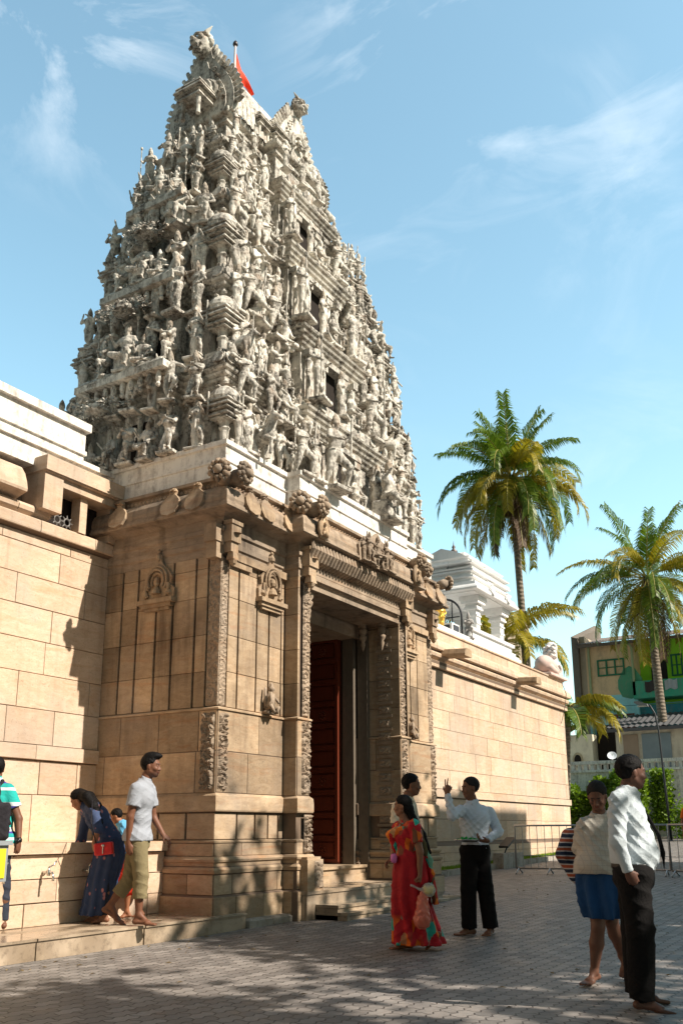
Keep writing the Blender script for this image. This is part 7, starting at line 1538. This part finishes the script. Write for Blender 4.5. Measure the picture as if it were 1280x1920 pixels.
def person(key, label, H, f, hf, skin, fat=1.0, bust=0.0, hair='short', hairmat='hair', beard=False, vox=.0075, grip=None, hu=(0, 0, 1)):
    D = FIG[key]; J = {k: V3(*v) for k, v in D['J'].items()}; J['f'] = f; J['hf'] = hf; J['hu'] = hu; skin = tuple(min(.5, x * 1.8) for x in skin)
    pts = np.array([v for k, v in J.items() if k not in ('f', 'hf', 'hu')]); lo = pts.min(0) - .17; hi = pts.max(0) + .17; lo[2] = min(J['toL'][2], J['toR'][2], J['hlL'][2]) - .02
    g = Grid(lo, hi, vox); body_sdf(g, J, H, fat, bust)
    for S in 'LR':
        gp = (grip or {}).get(S, {}); d = gp.get('d'); d = nrm(J['wr' + S] - J['el' + S]) if d is None else nrm(d)
        palm = gp.get('palm'); palm = nrm(np.cross(d, f) * (1 if S == 'R' else -1)) if palm is None else nrm(palm)
        hand_sdf(g, J['wr' + S], d, palm, H, (S == 'R') != gp.get('flip', False), gp.get('curl', .38), gp.get('thumb', 1.0), gp.get('spread', .10), gp.get('curls'))
    V, Q = g.net(); h = H / 1.72; A = frame(hf, hu); q = (V - J['head']) @ np.array(A).T / h; col = np.tile(np.array(skin, np.float32), (len(V), 1))
    near = lambda c, r: np.clip(1.6 - np.linalg.norm((q - np.array(c)) / np.array(r), axis=1) / 1.0, 0, 1)[:, None]
    def paint(m, c): nonlocal col; col = col * (1 - m) + np.array(c, np.float32) * m
    paint(np.minimum(1, near((.083, 0, -.064), (.02, .024, .012)) * 1.2) * .6, np.array(skin) * (1.0, .55, .55))
    for b in (-1, 1):
        paint(near((.088, .031 * b, .021), (.02, .021, .0045)), (.01, .01, .01)); paint(near((.083, .031 * b, -.002), (.02, .010, .004)), (.22, .19, .18)); paint(near((.084, .031 * b, -.002), (.02, .006, .006)), (.01, .008, .008))
    if beard: paint(near((.045, 0, -.085), (.045, .05, .032)) * .85, (.012, .01, .01)); paint(near((.09, 0, -.050), (.02, .028, .006)) * .9, (.012, .01, .01))
    me = np_mesh('person', V, Q, M['skin'], col=col); o = bpy.data.objects.new('person', me); COL.objects.link(o); o.location = (D['o'][0], D['o'][1], 0); tag(o, label, 'person')
    # hair
    c = J['head']; A_ = A; Pq = lambda a, b, z: c + A[0] * a * h + A[1] * b * h + A[2] * z * h
    if hair:
        g = Grid(c - .42 * (hair in ('long', 'braid')) - .16, c + .16 + (.5 if hair in ('long', 'braid') else 0), .006)
        big = 1.0 if hair != 'close' else .965
        g.ell(Pq(-.018, 0, .036), A_, (.104 * h * big, .086 * h * big, .099 * h * big), .01)
        if hair == 'quiff': g.ell(Pq(.045, 0, .105), A_, (.07 * h, .06 * h, .035 * h), .03); g.ell(Pq(.0, 0, .11), A_, (.08 * h, .065 * h, .04 * h), .03)
        g.ell(Pq(.105, 0, -.012), A_, (.080 * h, .115 * h, .098 * h), .012, 's'); g.box(Pq(.05, 0, -.16), A_, (.10 * h, .2 * h, .10 * h), .01, .01, 's')
        for b in (-1, 1): g.ell(Pq(.035, .088 * b, -.03), A_, (.055 * h, .045 * h, .062 * h), .01, 's'); g.ell(Pq(-.005, .088 * b, -.05), A_, (.04 * h, .04 * h, .045 * h), .01, 's')
        g.box(Pq(-.06, 0, -.175), A_, (.2 * h, .2 * h, .085 * h), .01, .01, 's')
        if hair == 'long':
            b0 = Pq(-.05, 0, .03); e_ = J['shL'] * .4 + J['chest'] * .6 + V3(0, 0, .07); m_ = (b0 + e_) / 2 + V3(0, 0, .05); end = J['chest'] * .55 + J['pelvis'] * .45 - TOWV * -.10 + V3(0, 0, .06)
            for s_ in (-.03, .03, .09): g.cone(b0, m_ + TOWV * s_, .065, .06, .02); g.cone(m_ + TOWV * s_, e_ + TOWV * s_ * 1.2, .06, .06, .02); g.cone(e_ + TOWV * s_ * 1.2, end + TOWV * s_, .06, .03, .02)
        if hair == 'braid':
            P0 = Pq(-.07, 0, -.03); P1 = J['neck'] - f * .10 + TOWV * .03; P2 = J['chest'] - f * .17 + TOWV * .06; P3 = J['pelvis'] - f * .20 + TOWV * .08 + V3(0, 0, .10); g.ell(P0, np.eye(3), (.06, .06, .06), .02)
            g.cone(P0, P1, .05, .045, .02); g.cone(P1, P2, .045, .032, .02); g.cone(P2, P3, .032, .014, .02)
        fr = 260 if hair != 'long' else 170
        g.ripple(lambda X, Y, Z: .0035 * np.sin(X * fr + 9 * np.sin(Z * 37 + Y * 23)) * np.sin(Y * fr + Z * 130 + 5 * np.sin(X * 41))); V, Q = g.net(); hm = np_mesh('hair', V, Q, M[hairmat]); ho = bpy.data.objects.new('hair', hm); COL.objects.link(ho); ho.parent = o
    return o, J, lo, hi
def garment(o, name, g, mat, fold=.004, fr=38, ph=0.0, label=None):
    if fold:      # creases: ridged waves running slantwise, fading in and out
        def cz(X, Y, Z):
            u = X * IRV[0] + Y * IRV[1]; v = X * TOWV[0] + Y * TOWV[1]; m1 = .5 + .5 * np.sin(u * 9 + Z * 7 + ph * 2); m2 = .5 + .5 * np.sin(v * 11 - Z * 5 + ph)
            a = np.abs(np.sin(Z * fr + u * fr * .8 + 2.2 * np.sin(u * 9 + v * 6 + ph))) ** .7; b = np.abs(np.sin(Z * fr * .7 - u * fr * .9 + v * fr * .5 + 2.0 * np.sin(Z * 10 - v * 7 + ph))) ** .7
            return fold * 1.5 * ((a - .7) * m1 + (b - .7) * m2)
        g.ripple(cz)
    V, Q = g.net(); me = np_mesh(name, V, Q, mat); q = bpy.data.objects.new(name, me); COL.objects.link(q); q.parent = o
    if label: q['label'] = label
    return q
def shirt(o, J, lo, hi, H, f, mat, hem, sleeve=.55, loose=1.0, fat=1.0, long=False, collar=True, name='shirt', tuck=False, belly=0.0, fold=.005, vox=.0075):
    g = Grid(lo, hi, vox); _, s, _ = frame(f); pel, che, nek = J['pelvis'], J['chest'], J['neck']; q = H * fat * loose; ax = (f, s, nrm(che - pel)); up = ax[2]
    tk = .80 if tuck else 1.10; g.ell(pel, ax, (.078 * q * tk, .104 * q * tk, .10 * H), .04); g.ell((pel + che) / 2 + f * belly * .5, ax, ((.068 + belly) * q, .088 * q, .12 * H), .04); g.ell(che, ax, (.074 * q, .103 * q, .10 * H), .04); g.cone(J['shL'] * .92 + J['shR'] * .08, J['shR'] * .92 + J['shL'] * .08, .038 * q, .038 * q, .04); g.cone(che + up * .05, nek - up * .01, .07 * H, .040 * H, .03)
    gb = Grid(lo, hi, vox); body_sdf(gb, J, H, fat, head=False, arms=False, legs=False); g.F = np.minimum(g.F, gb.F - .011)
    if belly: g.ell(pel + f * (belly * .9 + .005) + up * .10, ax, ((.078 + belly * .6) * q, .105 * q, .075 * H), .04)
    g.cone(nek + up * .012 * H, J['head'] + f * .02, .034 * H, .05 * H, .004, 's'); n = f * .3 + up; g.half(nek + up * .022 * H, n)
    if collar:
        for b in (-1, 1): g.cone(nek + s * b * .028 * H + up * .014 * H, nek + s * b * .02 * H + f * .045 * H - up * .012 * H, .012 * H, .009 * H, .006)
        for t in np.linspace(-2.4, 2.4, 9): g.ell(nek - f * math.cos(t) * .030 * H + s * math.sin(t) * .033 * H + up * .008 * H, np.eye(3), (.012 * H,) * 3, .004)
    g.half((0, 0, hem), (0, 0, -1)); g2 = Grid(lo, hi, vox)
    for S in 'LR':
        sh, el, wr = J['sh' + S], J['el' + S], J['wr' + S]
        if long: g2.cone(sh, el, .037 * q, .031 * q, .02); g2.cone(el, el * .06 + wr * .94, .031 * q, .021 * H, .02, cap=True); c_ = el * .10 + wr * .90; g2.cone(c_, el * .02 + wr * .98, .022 * H, .0225 * H, .004, cap=True)
        else: g2.cone(sh, sh * (1 - sleeve) + el * sleeve, .040 * q, .042 * q, .02, cap=True)
    k = .02; hh = np.maximum(k - np.abs(g.F - g2.F), 0); g.F = np.minimum(g.F, g2.F) - hh * hh / (4 * k)
    return garment(o, name, g, mat, fold)
def trousers(o, J, lo, hi, H, f, mat, end=.93, fat=1.0, top=None, rk=.040, ra=.033, name='trousers', fold=.005, vox=.0075):
    g = Grid(lo, hi, vox); _, s, _ = frame(f); q = H * fat; pel = J['pelvis']; g.ell(pel - V3(0, 0, .02 * H), (f, s, (0, 0, 1)), (.076 * q, .100 * q, .085 * H), .04)
    for S in 'LR':
        hp, kn, an = J['hip' + S], J['kn' + S], J['an' + S]; g.cone(hp - V3(0, 0, .01), kn, .060 * q, rk * 1.08 * q, .02); g.cone(kn, kn * (1 - end) + an * end, rk * 1.08 * q, ra * H, .02, cap=True)
    tight = top is not None
    if top is None: top = pel[2] + .0 * H
    J2 = dict(J); J2['anL'] = J['knL'] * (1 - end * .96) + J['anL'] * end * .96; J2['anR'] = J['knR'] * (1 - end * .96) + J['anR'] * end * .96; gb = Grid(lo, hi, vox); body_sdf(gb, J2, H, fat, head=False, arms=False, feet=False); g.F = np.minimum(g.F, gb.F - (.015 if tight else .004))
    g.half((0, 0, top), (0, 0, 1)); return garment(o, name, g, mat, fold, 30, 1.3)
nn = lambda *v: nrm(sum(v))
UPV = V3(0, 0, 1)
# young man walking along the platform
o, J, lo, hi = person('young', 'tall barefoot young man in light grey T-shirt and rolled khaki trousers walking right', 1.84, IRV, nn(IRV, TOWV * .12), (.095, .040, .022), .98, hair='quiff', beard=True, grip=dict(R=dict(d=(.1, -.1, -1), palm=nn(IRV * .2, -TOWV), curl=.5), L=dict(d=nn(IRV * .8, -UPV * .6), palm=nn(-UPV, -TOWV * .3), curl=.45)))
shirt(o, J, lo, hi, 1.84, IRV, K['grey'], J['pelvis'][2] - .03, .62, 1.05, collar=False, name='tshirt')
trousers(o, J, lo, hi, 1.84, IRV, K['khaki'], .60, 1.0, rk=.042, ra=.044)
# woman bending to the tap
wf = nn(-IRV, -UPV * .25)
o, J, lo, hi = person('woman', 'woman in long navy floral dress bending left to reach a wall tap', 1.62, nn(-IRV, -UPV * .55), nn(-IRV, -UPV * .55), (.19, .085, .048), .95, 0, 'long', grip=dict(R=dict(d=nn(-IRV, -UPV * .9), palm=nn(-UPV, IRV), curl=.7), L=dict(d=nn(-UPV, IRV * .2), palm=nn(IRV, -TOWV), curl=.8)), hu=(-.4, .3, 1))
g = Grid(lo, hi, .0075); pe, ch, nk = J['pelvis'], J['chest'], J['neck']; ax = (nn(-IRV, -UPV * .6), TOWV, nrm(ch - pe)); 
g.ell(pe, ax, (.145, .165, .17), .06); g.ell((pe + ch) / 2, ax, (.125, .145, .20), .06); g.ell(ch, ax, (.135, .165, .15), .05); g.cone(J['shL'], J['shR'], .075, .075, .04); g.cone(ch, nk, .11, .062, .03)
b_ = lambda k: (J['kn' + 'L'][:2] + J['knR'][:2]) / 2
hm = (J['anL'][:2] + J['anR'][:2]) / 2; g.loft([(pe[0], pe[1], pe[2] + .05, .155, .17), (pe[0], pe[1], pe[2] - .15, .175, .185), (b_(0)[0], b_(0)[1], J['knL'][2], .165, .19), (hm[0] - .0, hm[1] + .04, .38, .17, .20), (hm[0] - .02, hm[1] + .06, .285, .165, .20)], -IRV, 11, .020, 0, .05, 3)
g.cone(nk + V3(0, 0, .02), J['head'], .05, .07, .004, 's')
for S in 'LR': g.cone(J['sh' + S], J['el' + S], .062, .055, .02); g.cone(J['el' + S], J['el' + S] * .75 + J['wr' + S] * .25, .055, .048, .02, cap=True)
gb = Grid(lo, hi, .0075); body_sdf(gb, J, 1.62, .95, head=False, arms=False, legs=False); g.F = np.minimum(g.F, gb.F - .012); g.half(nk + V3(0, 0, .02), (0, 0, 1)) if False else None; garment(o, 'dress', g, K['navy'], .006, 26)
g = Grid(lo, hi, .0075)
for S in 'LR': g.cone(J['kn' + S], J['an' + S], .07, .045, .02, cap=True)
garment(o, 'leggings', g, K['denim'], .003)
# child behind
o, J, lo, hi = person('child', 'child in sky blue top and red shorts bending behind the young man', 1.22, nn(-IRV, -UPV * .3), nn(-IRV, -UPV * .4), (.17, .07, .035), 1.0, hair='short')
shirt(o, J, lo, hi, 1.22, nn(-IRV, -UPV * .3), K['sky'], J['pelvis'][2] - .02, .6, 1.1, collar=False, name='tshirt'); trousers(o, J, lo, hi, 1.22, -IRV, K['red'], .05, 1.2, rk=.075, ra=.08, name='shorts', fold=.010)
# striped shirt man at the left edge
sf = nn(-TOWV * .85, -IRV * .5)
o, J, lo, hi = person('stripe', 'man in teal and white striped T-shirt, seen from behind at the left edge', 1.78, sf, sf, (.085, .038, .022), 1.12, grip=dict(R=dict(d=(0, 0, -1), palm=nn(-IRV, -TOWV * .3), curl=.3)))
shirt(o, J, lo, hi, 1.78, sf, K['teal'], J['pelvis'][2] - .04, .62, 1.0, 1.12, collar=False, name='tshirt'); trousers(o, J, lo, hi, 1.78, sf, K['denim'], .95, 1.1)
g = Grid(lo, hi, .009); ct = (J['chest'] + J['pelvis']) / 2 + TOWV * .04 + IRV * .07; g.box(ct + V3(0, 0, .02) + TOWV * .14, frame(sf), (.07, .13, .20), .05, .02); garment(o, 'backpack', g, K['pack'], .004)
g = Grid(lo, hi, .0075); a_ = J['neck'] * .4 + J['shR'] * .6; g.cone(a_ + V3(0, 0, .06) + TOWV * .03, a_ - V3(0, 0, .12) + TOWV * .13, .024, .024, .01); g.cone(a_ - V3(0, 0, .12) + TOWV * .13, J['pelvis'] * .5 + J['chest'] * .5 + IRV * .17 + TOWV * .08, .024, .02, .01); garment(o, 'backpack_strap', g, K['pack'], 0)
g = Grid(J['wrR'] - .08, J['wrR'] + .08, .005); g.cone(J['wrR'] + V3(0, 0, .022), J['wrR'] + V3(0, 0, .002), .034, .034, .002, cap=True); g.ell(J['wrR'] + TOWV * .03 + V3(0, 0, .012), np.eye(3), (.022, .022, .022), .004); garment(o, 'wristwatch', g, m_plain('watch_black', (.02, .02, .02), .3, .5), 0)
# woman in red sari
o, J, lo, hi = person('sari', 'woman in red, orange and teal patterned sari walking left with a long black braid', 1.56, -IRV, nn(-IRV, -TOWV * .25), (.13, .058, .032), 1.08, 0, 'braid', grip=dict(L=dict(d=(0, 0, -1), palm=nn(-IRV, -TOWV * .4), curl=1.15), R=dict(d=nn(-IRV, -UPV * .3), palm=nn(-UPV, TOWV * .2), curl=.6)))
g = Grid(lo, hi, .0075); pe, ch, nk = J['pelvis'], J['chest'], J['neck']; ax = (-IRV, TOWV, UPV)
g.ell(pe + V3(0, 0, .02), ax, (.155, .175, .15), .05); g.ell((pe + ch) / 2, ax, (.135, .15, .16), .05); g.ell(ch, ax, (.145, .165, .14), .05); g.ell(ch - IRV * .07 - V3(0, 0, .02), ax, (.09, .12, .085), .03); g.cone(J['shL'], J['shR'], .07, .07, .04); g.cone(ch, nk - V3(0, 0, .02), .10, .06, .03)
bx = (J['anL'] + J['anR']) / 2; kx = (J['knL'] + J['knR']) / 2
g.loft([(pe[0], pe[1], pe[2] + .06, .165, .175), (pe[0], pe[1], pe[2] - .14, .20, .20), (kx[0], kx[1], kx[2] + .05, .20, .19), (kx[0] * .5 + bx[0] * .5, kx[1] * .5 + bx[1] * .5, .25, .235, .19), (bx[0] * .9, bx[1] * .9, .055, .27, .19)], -IRV, 9, .020, .6, .04, 1.5)
g.cone(nk + V3(0, 0, .03), J['head'], .05, .075, .004, 's')
for S in 'LR': g.cone(J['sh' + S], J['sh' + S] * .35 + J['el' + S] * .65, .068, .062, .02, cap=True)
gb = Grid(lo, hi, .0075); body_sdf(gb, J, 1.56, 1.08, head=False, arms=False, legs=False); gb.F = np.maximum(gb.F - .014, (gb.ax[2] - (nk[2] - .015))[None, None, :]); g.F = np.minimum(g.F, gb.F); garment(o, 'sari_drape', g, K['sari'], .007, 24)
g = Grid(lo - .1, hi + .1, .0075); S0 = J['shL'] + V3(0, 0, .04); B0 = ch + IRV * .13 + TOWV * .02; B1 = pe + IRV * .19 - TOWV * .02; B2 = pe + IRV * .25 - V3(0, 0, .42)
for q in (-.07, 0, .07): g.cone(S0 + TOWV * q * .4 - V3(0, 0, abs(q) * .3), B0 + TOWV * q, .035, .04, .03); g.cone(B0 + TOWV * q, B1 + TOWV * q * 1.2, .04, .035, .03); g.cone(B1 + TOWV * q * 1.2, B2 + TOWV * q, .035, .028, .03, cap=True)
g.cone(S0, ch - IRV * .16 + TOWV * .06, .05, .05, .03); g.cone(ch - IRV * .16 + TOWV * .06, pe - IRV * .13 - TOWV * .05 + V3(0, 0, .08), .05, .04, .03)
K['pallu'] = m_cloth('sari_end', lambda t: (lambda c: c)(t.ramp(t.sep(t.n('ShaderNodeTexVoronoi', {'Vector': t.map(t.obj(), (1.6, 1.6, .8)), 'Scale': 8.0}).outputs['Color'])[0], (0, (.45, .015, .02)), (.34, (.45, .015, .02)), (.38, (.75, .18, .015)), (.56, (.75, .18, .015)), (.60, (.03, .40, .30)), (.76, (.03, .40, .30)), (.80, (.5, .02, .02)), (1, (.07, .07, .03)))), .6)
garment(o, 'pallu', g, K['pallu'], .008, 22)
def held(name, key, mb_or_g, mat, label, cat, smooth=True):
    V, Q = mb_or_g.net(); me = np_mesh(name, V, Q, mat); q = bpy.data.objects.new(name, me); COL.objects.link(q); return tag(q, label, cat)
h0, h1, h2, h3, h4 = [V3(*p) for p in HELD['plastic']]
def m_bag(name, c, a=.75):
    t = NT(name); t.b.inputs['Alpha'].default_value = a; t.b.inputs['Transmission Weight'].default_value = .15; return t.fin(t.mix(t.noise(t.pos(), 30, 3), c, tuple(x * .8 for x in c[:3]) + (1,)), .25, 0, .5)
g = Grid(h1 - .30, h1 + .32, .007); g.cone(h0 + V3(0, 0, -.02), h0 + V3(0, 0, -.10), .016, .05, .02); g.cone(h0 + V3(0, 0, -.09), h1 + V3(0, 0, -.06), .05, .085, .03); g.ell(h1 + V3(0, 0, -.07), np.eye(3), (.085, .08, .09), .02); g.ripple(lambda X, Y, Z: .009 * (np.abs(np.sin(X * 60 + Y * 45 + 3 * np.sin(Z * 17))) - .6) + .006 * np.sin(Z * 60 + X * 70) * np.sin(Y * 80))
held('carrier_bag', '', g, m_bag('salmon_plastic', (.85, .22, .14, 1), .85), 'salmon pink plastic carrier bag hanging from the hand of the woman in the sari', 'bag')
g = Grid(h2 - .16, h2 + .16, .007); g.ell(h2 + V3(0, 0, -.03), np.eye(3), (.075, .07, .07), .02); g.cone(h2, h0, .04, .012, .02); g.cone(h0 - V3(0, 0, .01), h3, .012, .01, .02); g.ripple(lambda X, Y, Z: .006 * np.sin(X * 90 + Y * 70) * np.sin(Z * 60))
held('clear_bag', '', g, m_bag('clear_plastic', (.75, .74, .68, 1), .45), 'clear knotted plastic bag of yellow fruit in the hand of the woman in the sari', 'bag')
g = Grid(h2 - .12, h2 + .12, .006); [g.ell(h2 + V3(.03 * math.cos(a), .03 * math.sin(a), -.045 + .03 * (i % 2)), np.eye(3), (.032, .032, .03), .003) for i, a in enumerate((0, 1.6, 3.1, 4.7))]
held('yellow_fruit', '', g, m_plain('yellow_fruit', (.75, .55, .04), .5), 'yellow fruit inside the clear plastic bag', 'fruit')
g = Grid(h4 - .1, h4 + .1, .006); g.ell(h4, np.eye(3), (.045, .03, .05), .01); g.ripple(lambda X, Y, Z: .005 * np.sin(X * 120 + Z * 60)); held('coin_purse', '', g, m_plain('pink_cloth', (.65, .18, .42), .8), 'small crumpled pink purse held at the waist of the woman in the sari', 'purse')
# man in cream shirt behind her
cf = nn(IRV, TOWV * .15)
o, J, lo, hi = person('cream', 'man in cream shirt facing right, standing close behind the woman in the sari', 1.82, cf, nn(IRV, TOWV * .1), (.10, .045, .026), 1.0, hair='short', grip={})
shirt(o, J, lo, hi, 1.82, cf, K['cream'], J['pelvis'][2] - .04, .6, 1.0, long=False); trousers(o, J, lo, hi, 1.82, cf, K['shawl'], .95)
# man in pale shirt with raised hand and tray
vf = nn(-IRV * .5, TOWV * .85)
o, J, lo, hi = person('white', 'barefoot man in pale blue shirt and black trousers raising one hand', 1.79, vf, nn(-IRV * .97, TOWV * .28, -UPV * .05), (.105, .048, .028), 1.0, hair='close', hairmat='hair_grey', grip=dict(R=dict(d=nn(UPV, IRV * .15), palm=nn(-TOWV, IRV * .5), curls=[.15, .1, 1.1, 1.2], spread=.35, curl=.3), L=dict(d=nn(-IRV, TOWV * .2), palm=nn(UPV, -TOWV * .2), curl=.55)))
shirt(o, J, lo, hi, 1.79, vf, K['shirt'], J['pelvis'][2] + .02, 1, 1.04, long=True, fold=.007, tuck=True); trousers(o, J, lo, hi, 1.79, vf, K['black'], 1.04, 1.02, top=J['pelvis'][2] + .06, rk=.047, ra=.050)
t0, t1, t2 = [V3(*p) for p in HELD['tray']]
TR = thing('tray', 'oval steel tray with bright green leaves on the hand of the pale shirted man', 'tray', loc=tuple(float(v) for v in t0))
m = MB(); m.lathe(tuple(t0 - V3(0, 0, .015)), [(.09, 0), (.12, .002), (.155, .022), (.165, .03), (.15, .026), (.115, .010), (.0, .008)], 28, sx=1.05, sy=.95); part(m, 'plate', m_plain('steel_plate', (.62, .62, .60), .2, .9), TR, True)
r = random.Random(3); m = MB()
for q in range(60):
    a, rr = r.uniform(0, 6.28), .125 * math.sqrt(r.random()); p = Vector((t0[0] + rr * math.cos(a), t0[1] + rr * math.sin(a), t0[2] + .012 + .03 * (1 - rr / .13) * r.random())); d = Vector((r.uniform(-1, 1), r.uniform(-1, 1), r.uniform(-.1, .35))).normalized() * .05; e = d.cross(Vector((0, 0, 1))).normalized() * .022; m.cur = r.random()
    m.add([tuple(p), tuple(p + d * .5 + e), tuple(p + d), tuple(p + d * .5 - e)], [(0, 1, 2, 3)])
lv = m.obj('betel_leaves', m_leaf('betel_leaf', (.01, .22, .05, 1), (.02, .42, .10, 1), .2), rec=False); tag(lv, 'heap of bright green leaves lying on the oval steel tray', 'leaves')
# man in sarong
lf = nn(-IRV * .25, TOWV)
o, J, lo, hi = person('lungi', 'barefoot man in open-necked pale check shirt and short blue sarong looking down', 1.62, lf, nn(-IRV * .45, TOWV * .9, -UPV * .55), (.085, .040, .026), 1.08, hair='short', hairmat='hair_grey', vox=.0065, grip=dict(R=dict(d=nn(-UPV, TOWV * .3), palm=nn(IRV, -TOWV * .2), curl=.8), L=dict(d=nn(-UPV, TOWV * .3), palm=nn(-IRV, -TOWV * .2), curl=.6)))
shirt(o, J, lo, hi, 1.62, lf, K['check'], J['pelvis'][2] + .03, .9, 1.12, 1.08, belly=.03, fold=.008)
g = Grid(lo, hi, .0075); pe = J['pelvis']; kk = (J['knL'] + J['knR']) / 2; g.ell(pe, (lf, IRV, UPV), (.16, .18, .13), .04); g.loft([(pe[0], pe[1], pe[2] + .08, .15, .17), (pe[0], pe[1], pe[2] - .06, .19, .205), (pe[0] * .4 + kk[0] * .6, pe[1] * .4 + kk[1] * .6, pe[2] - .22, .205, .185), (kk[0], kk[1], kk[2] + .05, .185, .145)], lf, 9, .026, .4, .04, 4); g.cone(pe + TOWV * .14 + V3(0, 0, .03), pe + TOWV * .15 + V3(.02, 0, -.22), .05, .03, .03); gb = Grid(lo, hi, .0075); body_sdf(gb, J, 1.62, 1.08, head=False, arms=False, feet=False); gb.F = np.maximum(gb.F - .014, (kk[2] + .05 - gb.ax[2])[None, None, :]); g.F = np.minimum(g.F, gb.F); g.half((0, 0, pe[2] + .065), (0, 0, 1)); garment(o, 'sarong', g, K['blue'], .010, 24)
b0, b1, b2, b3 = [V3(*p) for p in HELD['bundle']]
g = Grid(np.minimum(np.minimum(b0, b2), b3) - .17, np.maximum(np.maximum(b0, b2), b3) + .17, .009); g.cone(b0, b1, .085, .115, .04); g.cone(b1, b2, .115, .085, .04); g.cone(b0 - IRV * .02, b3 + V3(0, 0, .03), .06, .055, .03, cap=True); g.ripple(lambda X, Y, Z: .008 * np.sin(X * 30 + Y * 22 + 3 * np.sin(Z * 12)))
held('striped_bundle', '', g, K['stripe'], 'bulging navy and rust striped shirt bundle carried behind the man in the sarong', 'bundle')
# man in black tie
tf = nn(IRV, TOWV * .08)
o, J, lo, hi = person('tie', 'barefoot man in white long-sleeved shirt, black tie and black trousers facing right', 1.73, tf, nn(IRV, -TOWV * .05), (.075, .035, .024), 1.06, hair='short', vox=.0065, grip=dict(R=dict(d=nn(-UPV, IRV * .5), palm=nn(-TOWV, IRV * .3), curl=.9)))
shirt(o, J, lo, hi, 1.73, tf, K['tieshirt'], J['pelvis'][2] - .02, 1, 1.0, 1.04, tuck=True, long=True, belly=.022, fold=.006, vox=.007)
trousers(o, J, lo, hi, 1.73, tf, K['black'], 1.03, 1.08, top=J['pelvis'][2] + .045, rk=.048, ra=.050, fold=.006, vox=.007)
g = Grid(lo, hi, .006); n_ = J['neck'] + IRV * .065 - V3(0, 0, .03); ch = J['chest'] + IRV * .150; be = J['pelvis'] + IRV * .215 + V3(0, 0, .12); g.ell(n_, np.eye(3), (.02, .02, .022), .01)
for a, b, r0, r1 in ((n_, ch, .015, .024), (ch, (ch + be) / 2 + IRV * .022, .024, .030), ((ch + be) / 2 + IRV * .022, be, .030, .034), (be, be - V3(0, 0, .12), .034, .004)): g.cone(a + TOWV * .02, b + TOWV * .02, r0, r1, .01, flat=(IRV, .35))
garment(o, 'tie', g, K['black'], 0)
g = Grid(lo, hi, .0075); g.cone(J['pelvis'] + V3(0, 0, .02), J['pelvis'] + V3(0, 0, .045), .02, .02, .01); g.F[:] = 1; g.ell(J['pelvis'] + V3(0, 0, .035), (tf, frame(tf)[1], UPV), (.150, .188, .1), .01); g.half((0, 0, J['pelvis'][2] + .05), (0, 0, 1)); g.half((0, 0, J['pelvis'][2] + .015), (0, 0, -1)); garment(o, 'belt', g, m_plain('black_leather', (.012, .011, .010), .35), 0)
# person in orange at the right edge
o, J, lo, hi = person('orange', 'person in orange T-shirt beyond the barriers at the right edge', 1.85, TOWV, TOWV, (.16, .07, .04), 1.0, vox=.012)
shirt(o, J, lo, hi, 1.85, TOWV, K['orange'], J['pelvis'][2] - .03, .7, 1.0, collar=False, name='tshirt', vox=.012); trousers(o, J, lo, hi, 1.85, TOWV, K['denim'], .95, vox=.012)
# red handbag on the arm of the woman at the tap
b0, b1, b2 = [V3(*p) for p in HELD['bag']]
HB = thing('handbag', 'small red handbag with metal clasp hanging from the arm of the bending woman', 'bag', loc=tuple(float(v) for v in b0))
def hp(g, name, mat): V, Q = g.net(); me = np_mesh(name, V - b0, Q, mat); q = bpy.data.objects.new(name, me); COL.objects.link(q); q.parent = HB
g = Grid(b0 - .2, b0 + .2, .005); tl = nrm(IRV + UPV * .12); g.box(b0, (tl, TOWV, nrm(np.cross(tl, TOWV))), (.105, .045, .068), .022, .01); hp(g, 'bag_body', m_plain('red_leather', (.62, .015, .015), .3, 0, .1, 5, 0, .5))
g = Grid(b0 - .2, b0 + .2, .005); g.cone(b0 + TOWV * .05 + UPV * .03, b0 + TOWV * .055 - UPV * .05, .008, .006, .002); g.ell(b0 + TOWV * .05 + UPV * .035, np.eye(3), (.022, .022, .014), .003); hp(g, 'clasp', M['chrome'])
m = MB(); sh = FIG['woman']; w0 = V3(*sh['o'], 0); a = w0 + V3(*sh['J']['shL']) + V3(0, 0, .08) + TOWV * .04; m.tube([tuple(b0 - IRV * .09 + UPV * .05), tuple((b0 + a) / 2 + TOWV * .17 - IRV * .03), tuple(a)], .006, 6); me = m.mesh("strap", [K["pack"]]); q = bpy.data.objects.new('strap', me); COL.objects.link(q); q.parent = HB; q.location = tuple(-float(v) for v in b0)
# yellow blossoms by the threshold
m = MB(); r = random.Random(9)
for q in range(26): p = B2W((12.92 + r.uniform(-.10, .14), 8.98 + r.uniform(-.05, .05), .585 + r.uniform(0, .05))); m.lathe(p, [(0, -.02), (.028, 0), (.02, .02), (0, .025)], 7)
tag(m.obj('blossoms', m_plain('yellow_petals', (.80, .62, .02), .7)), 'little heap of yellow blossoms at the left end of the door threshold', 'flowers')
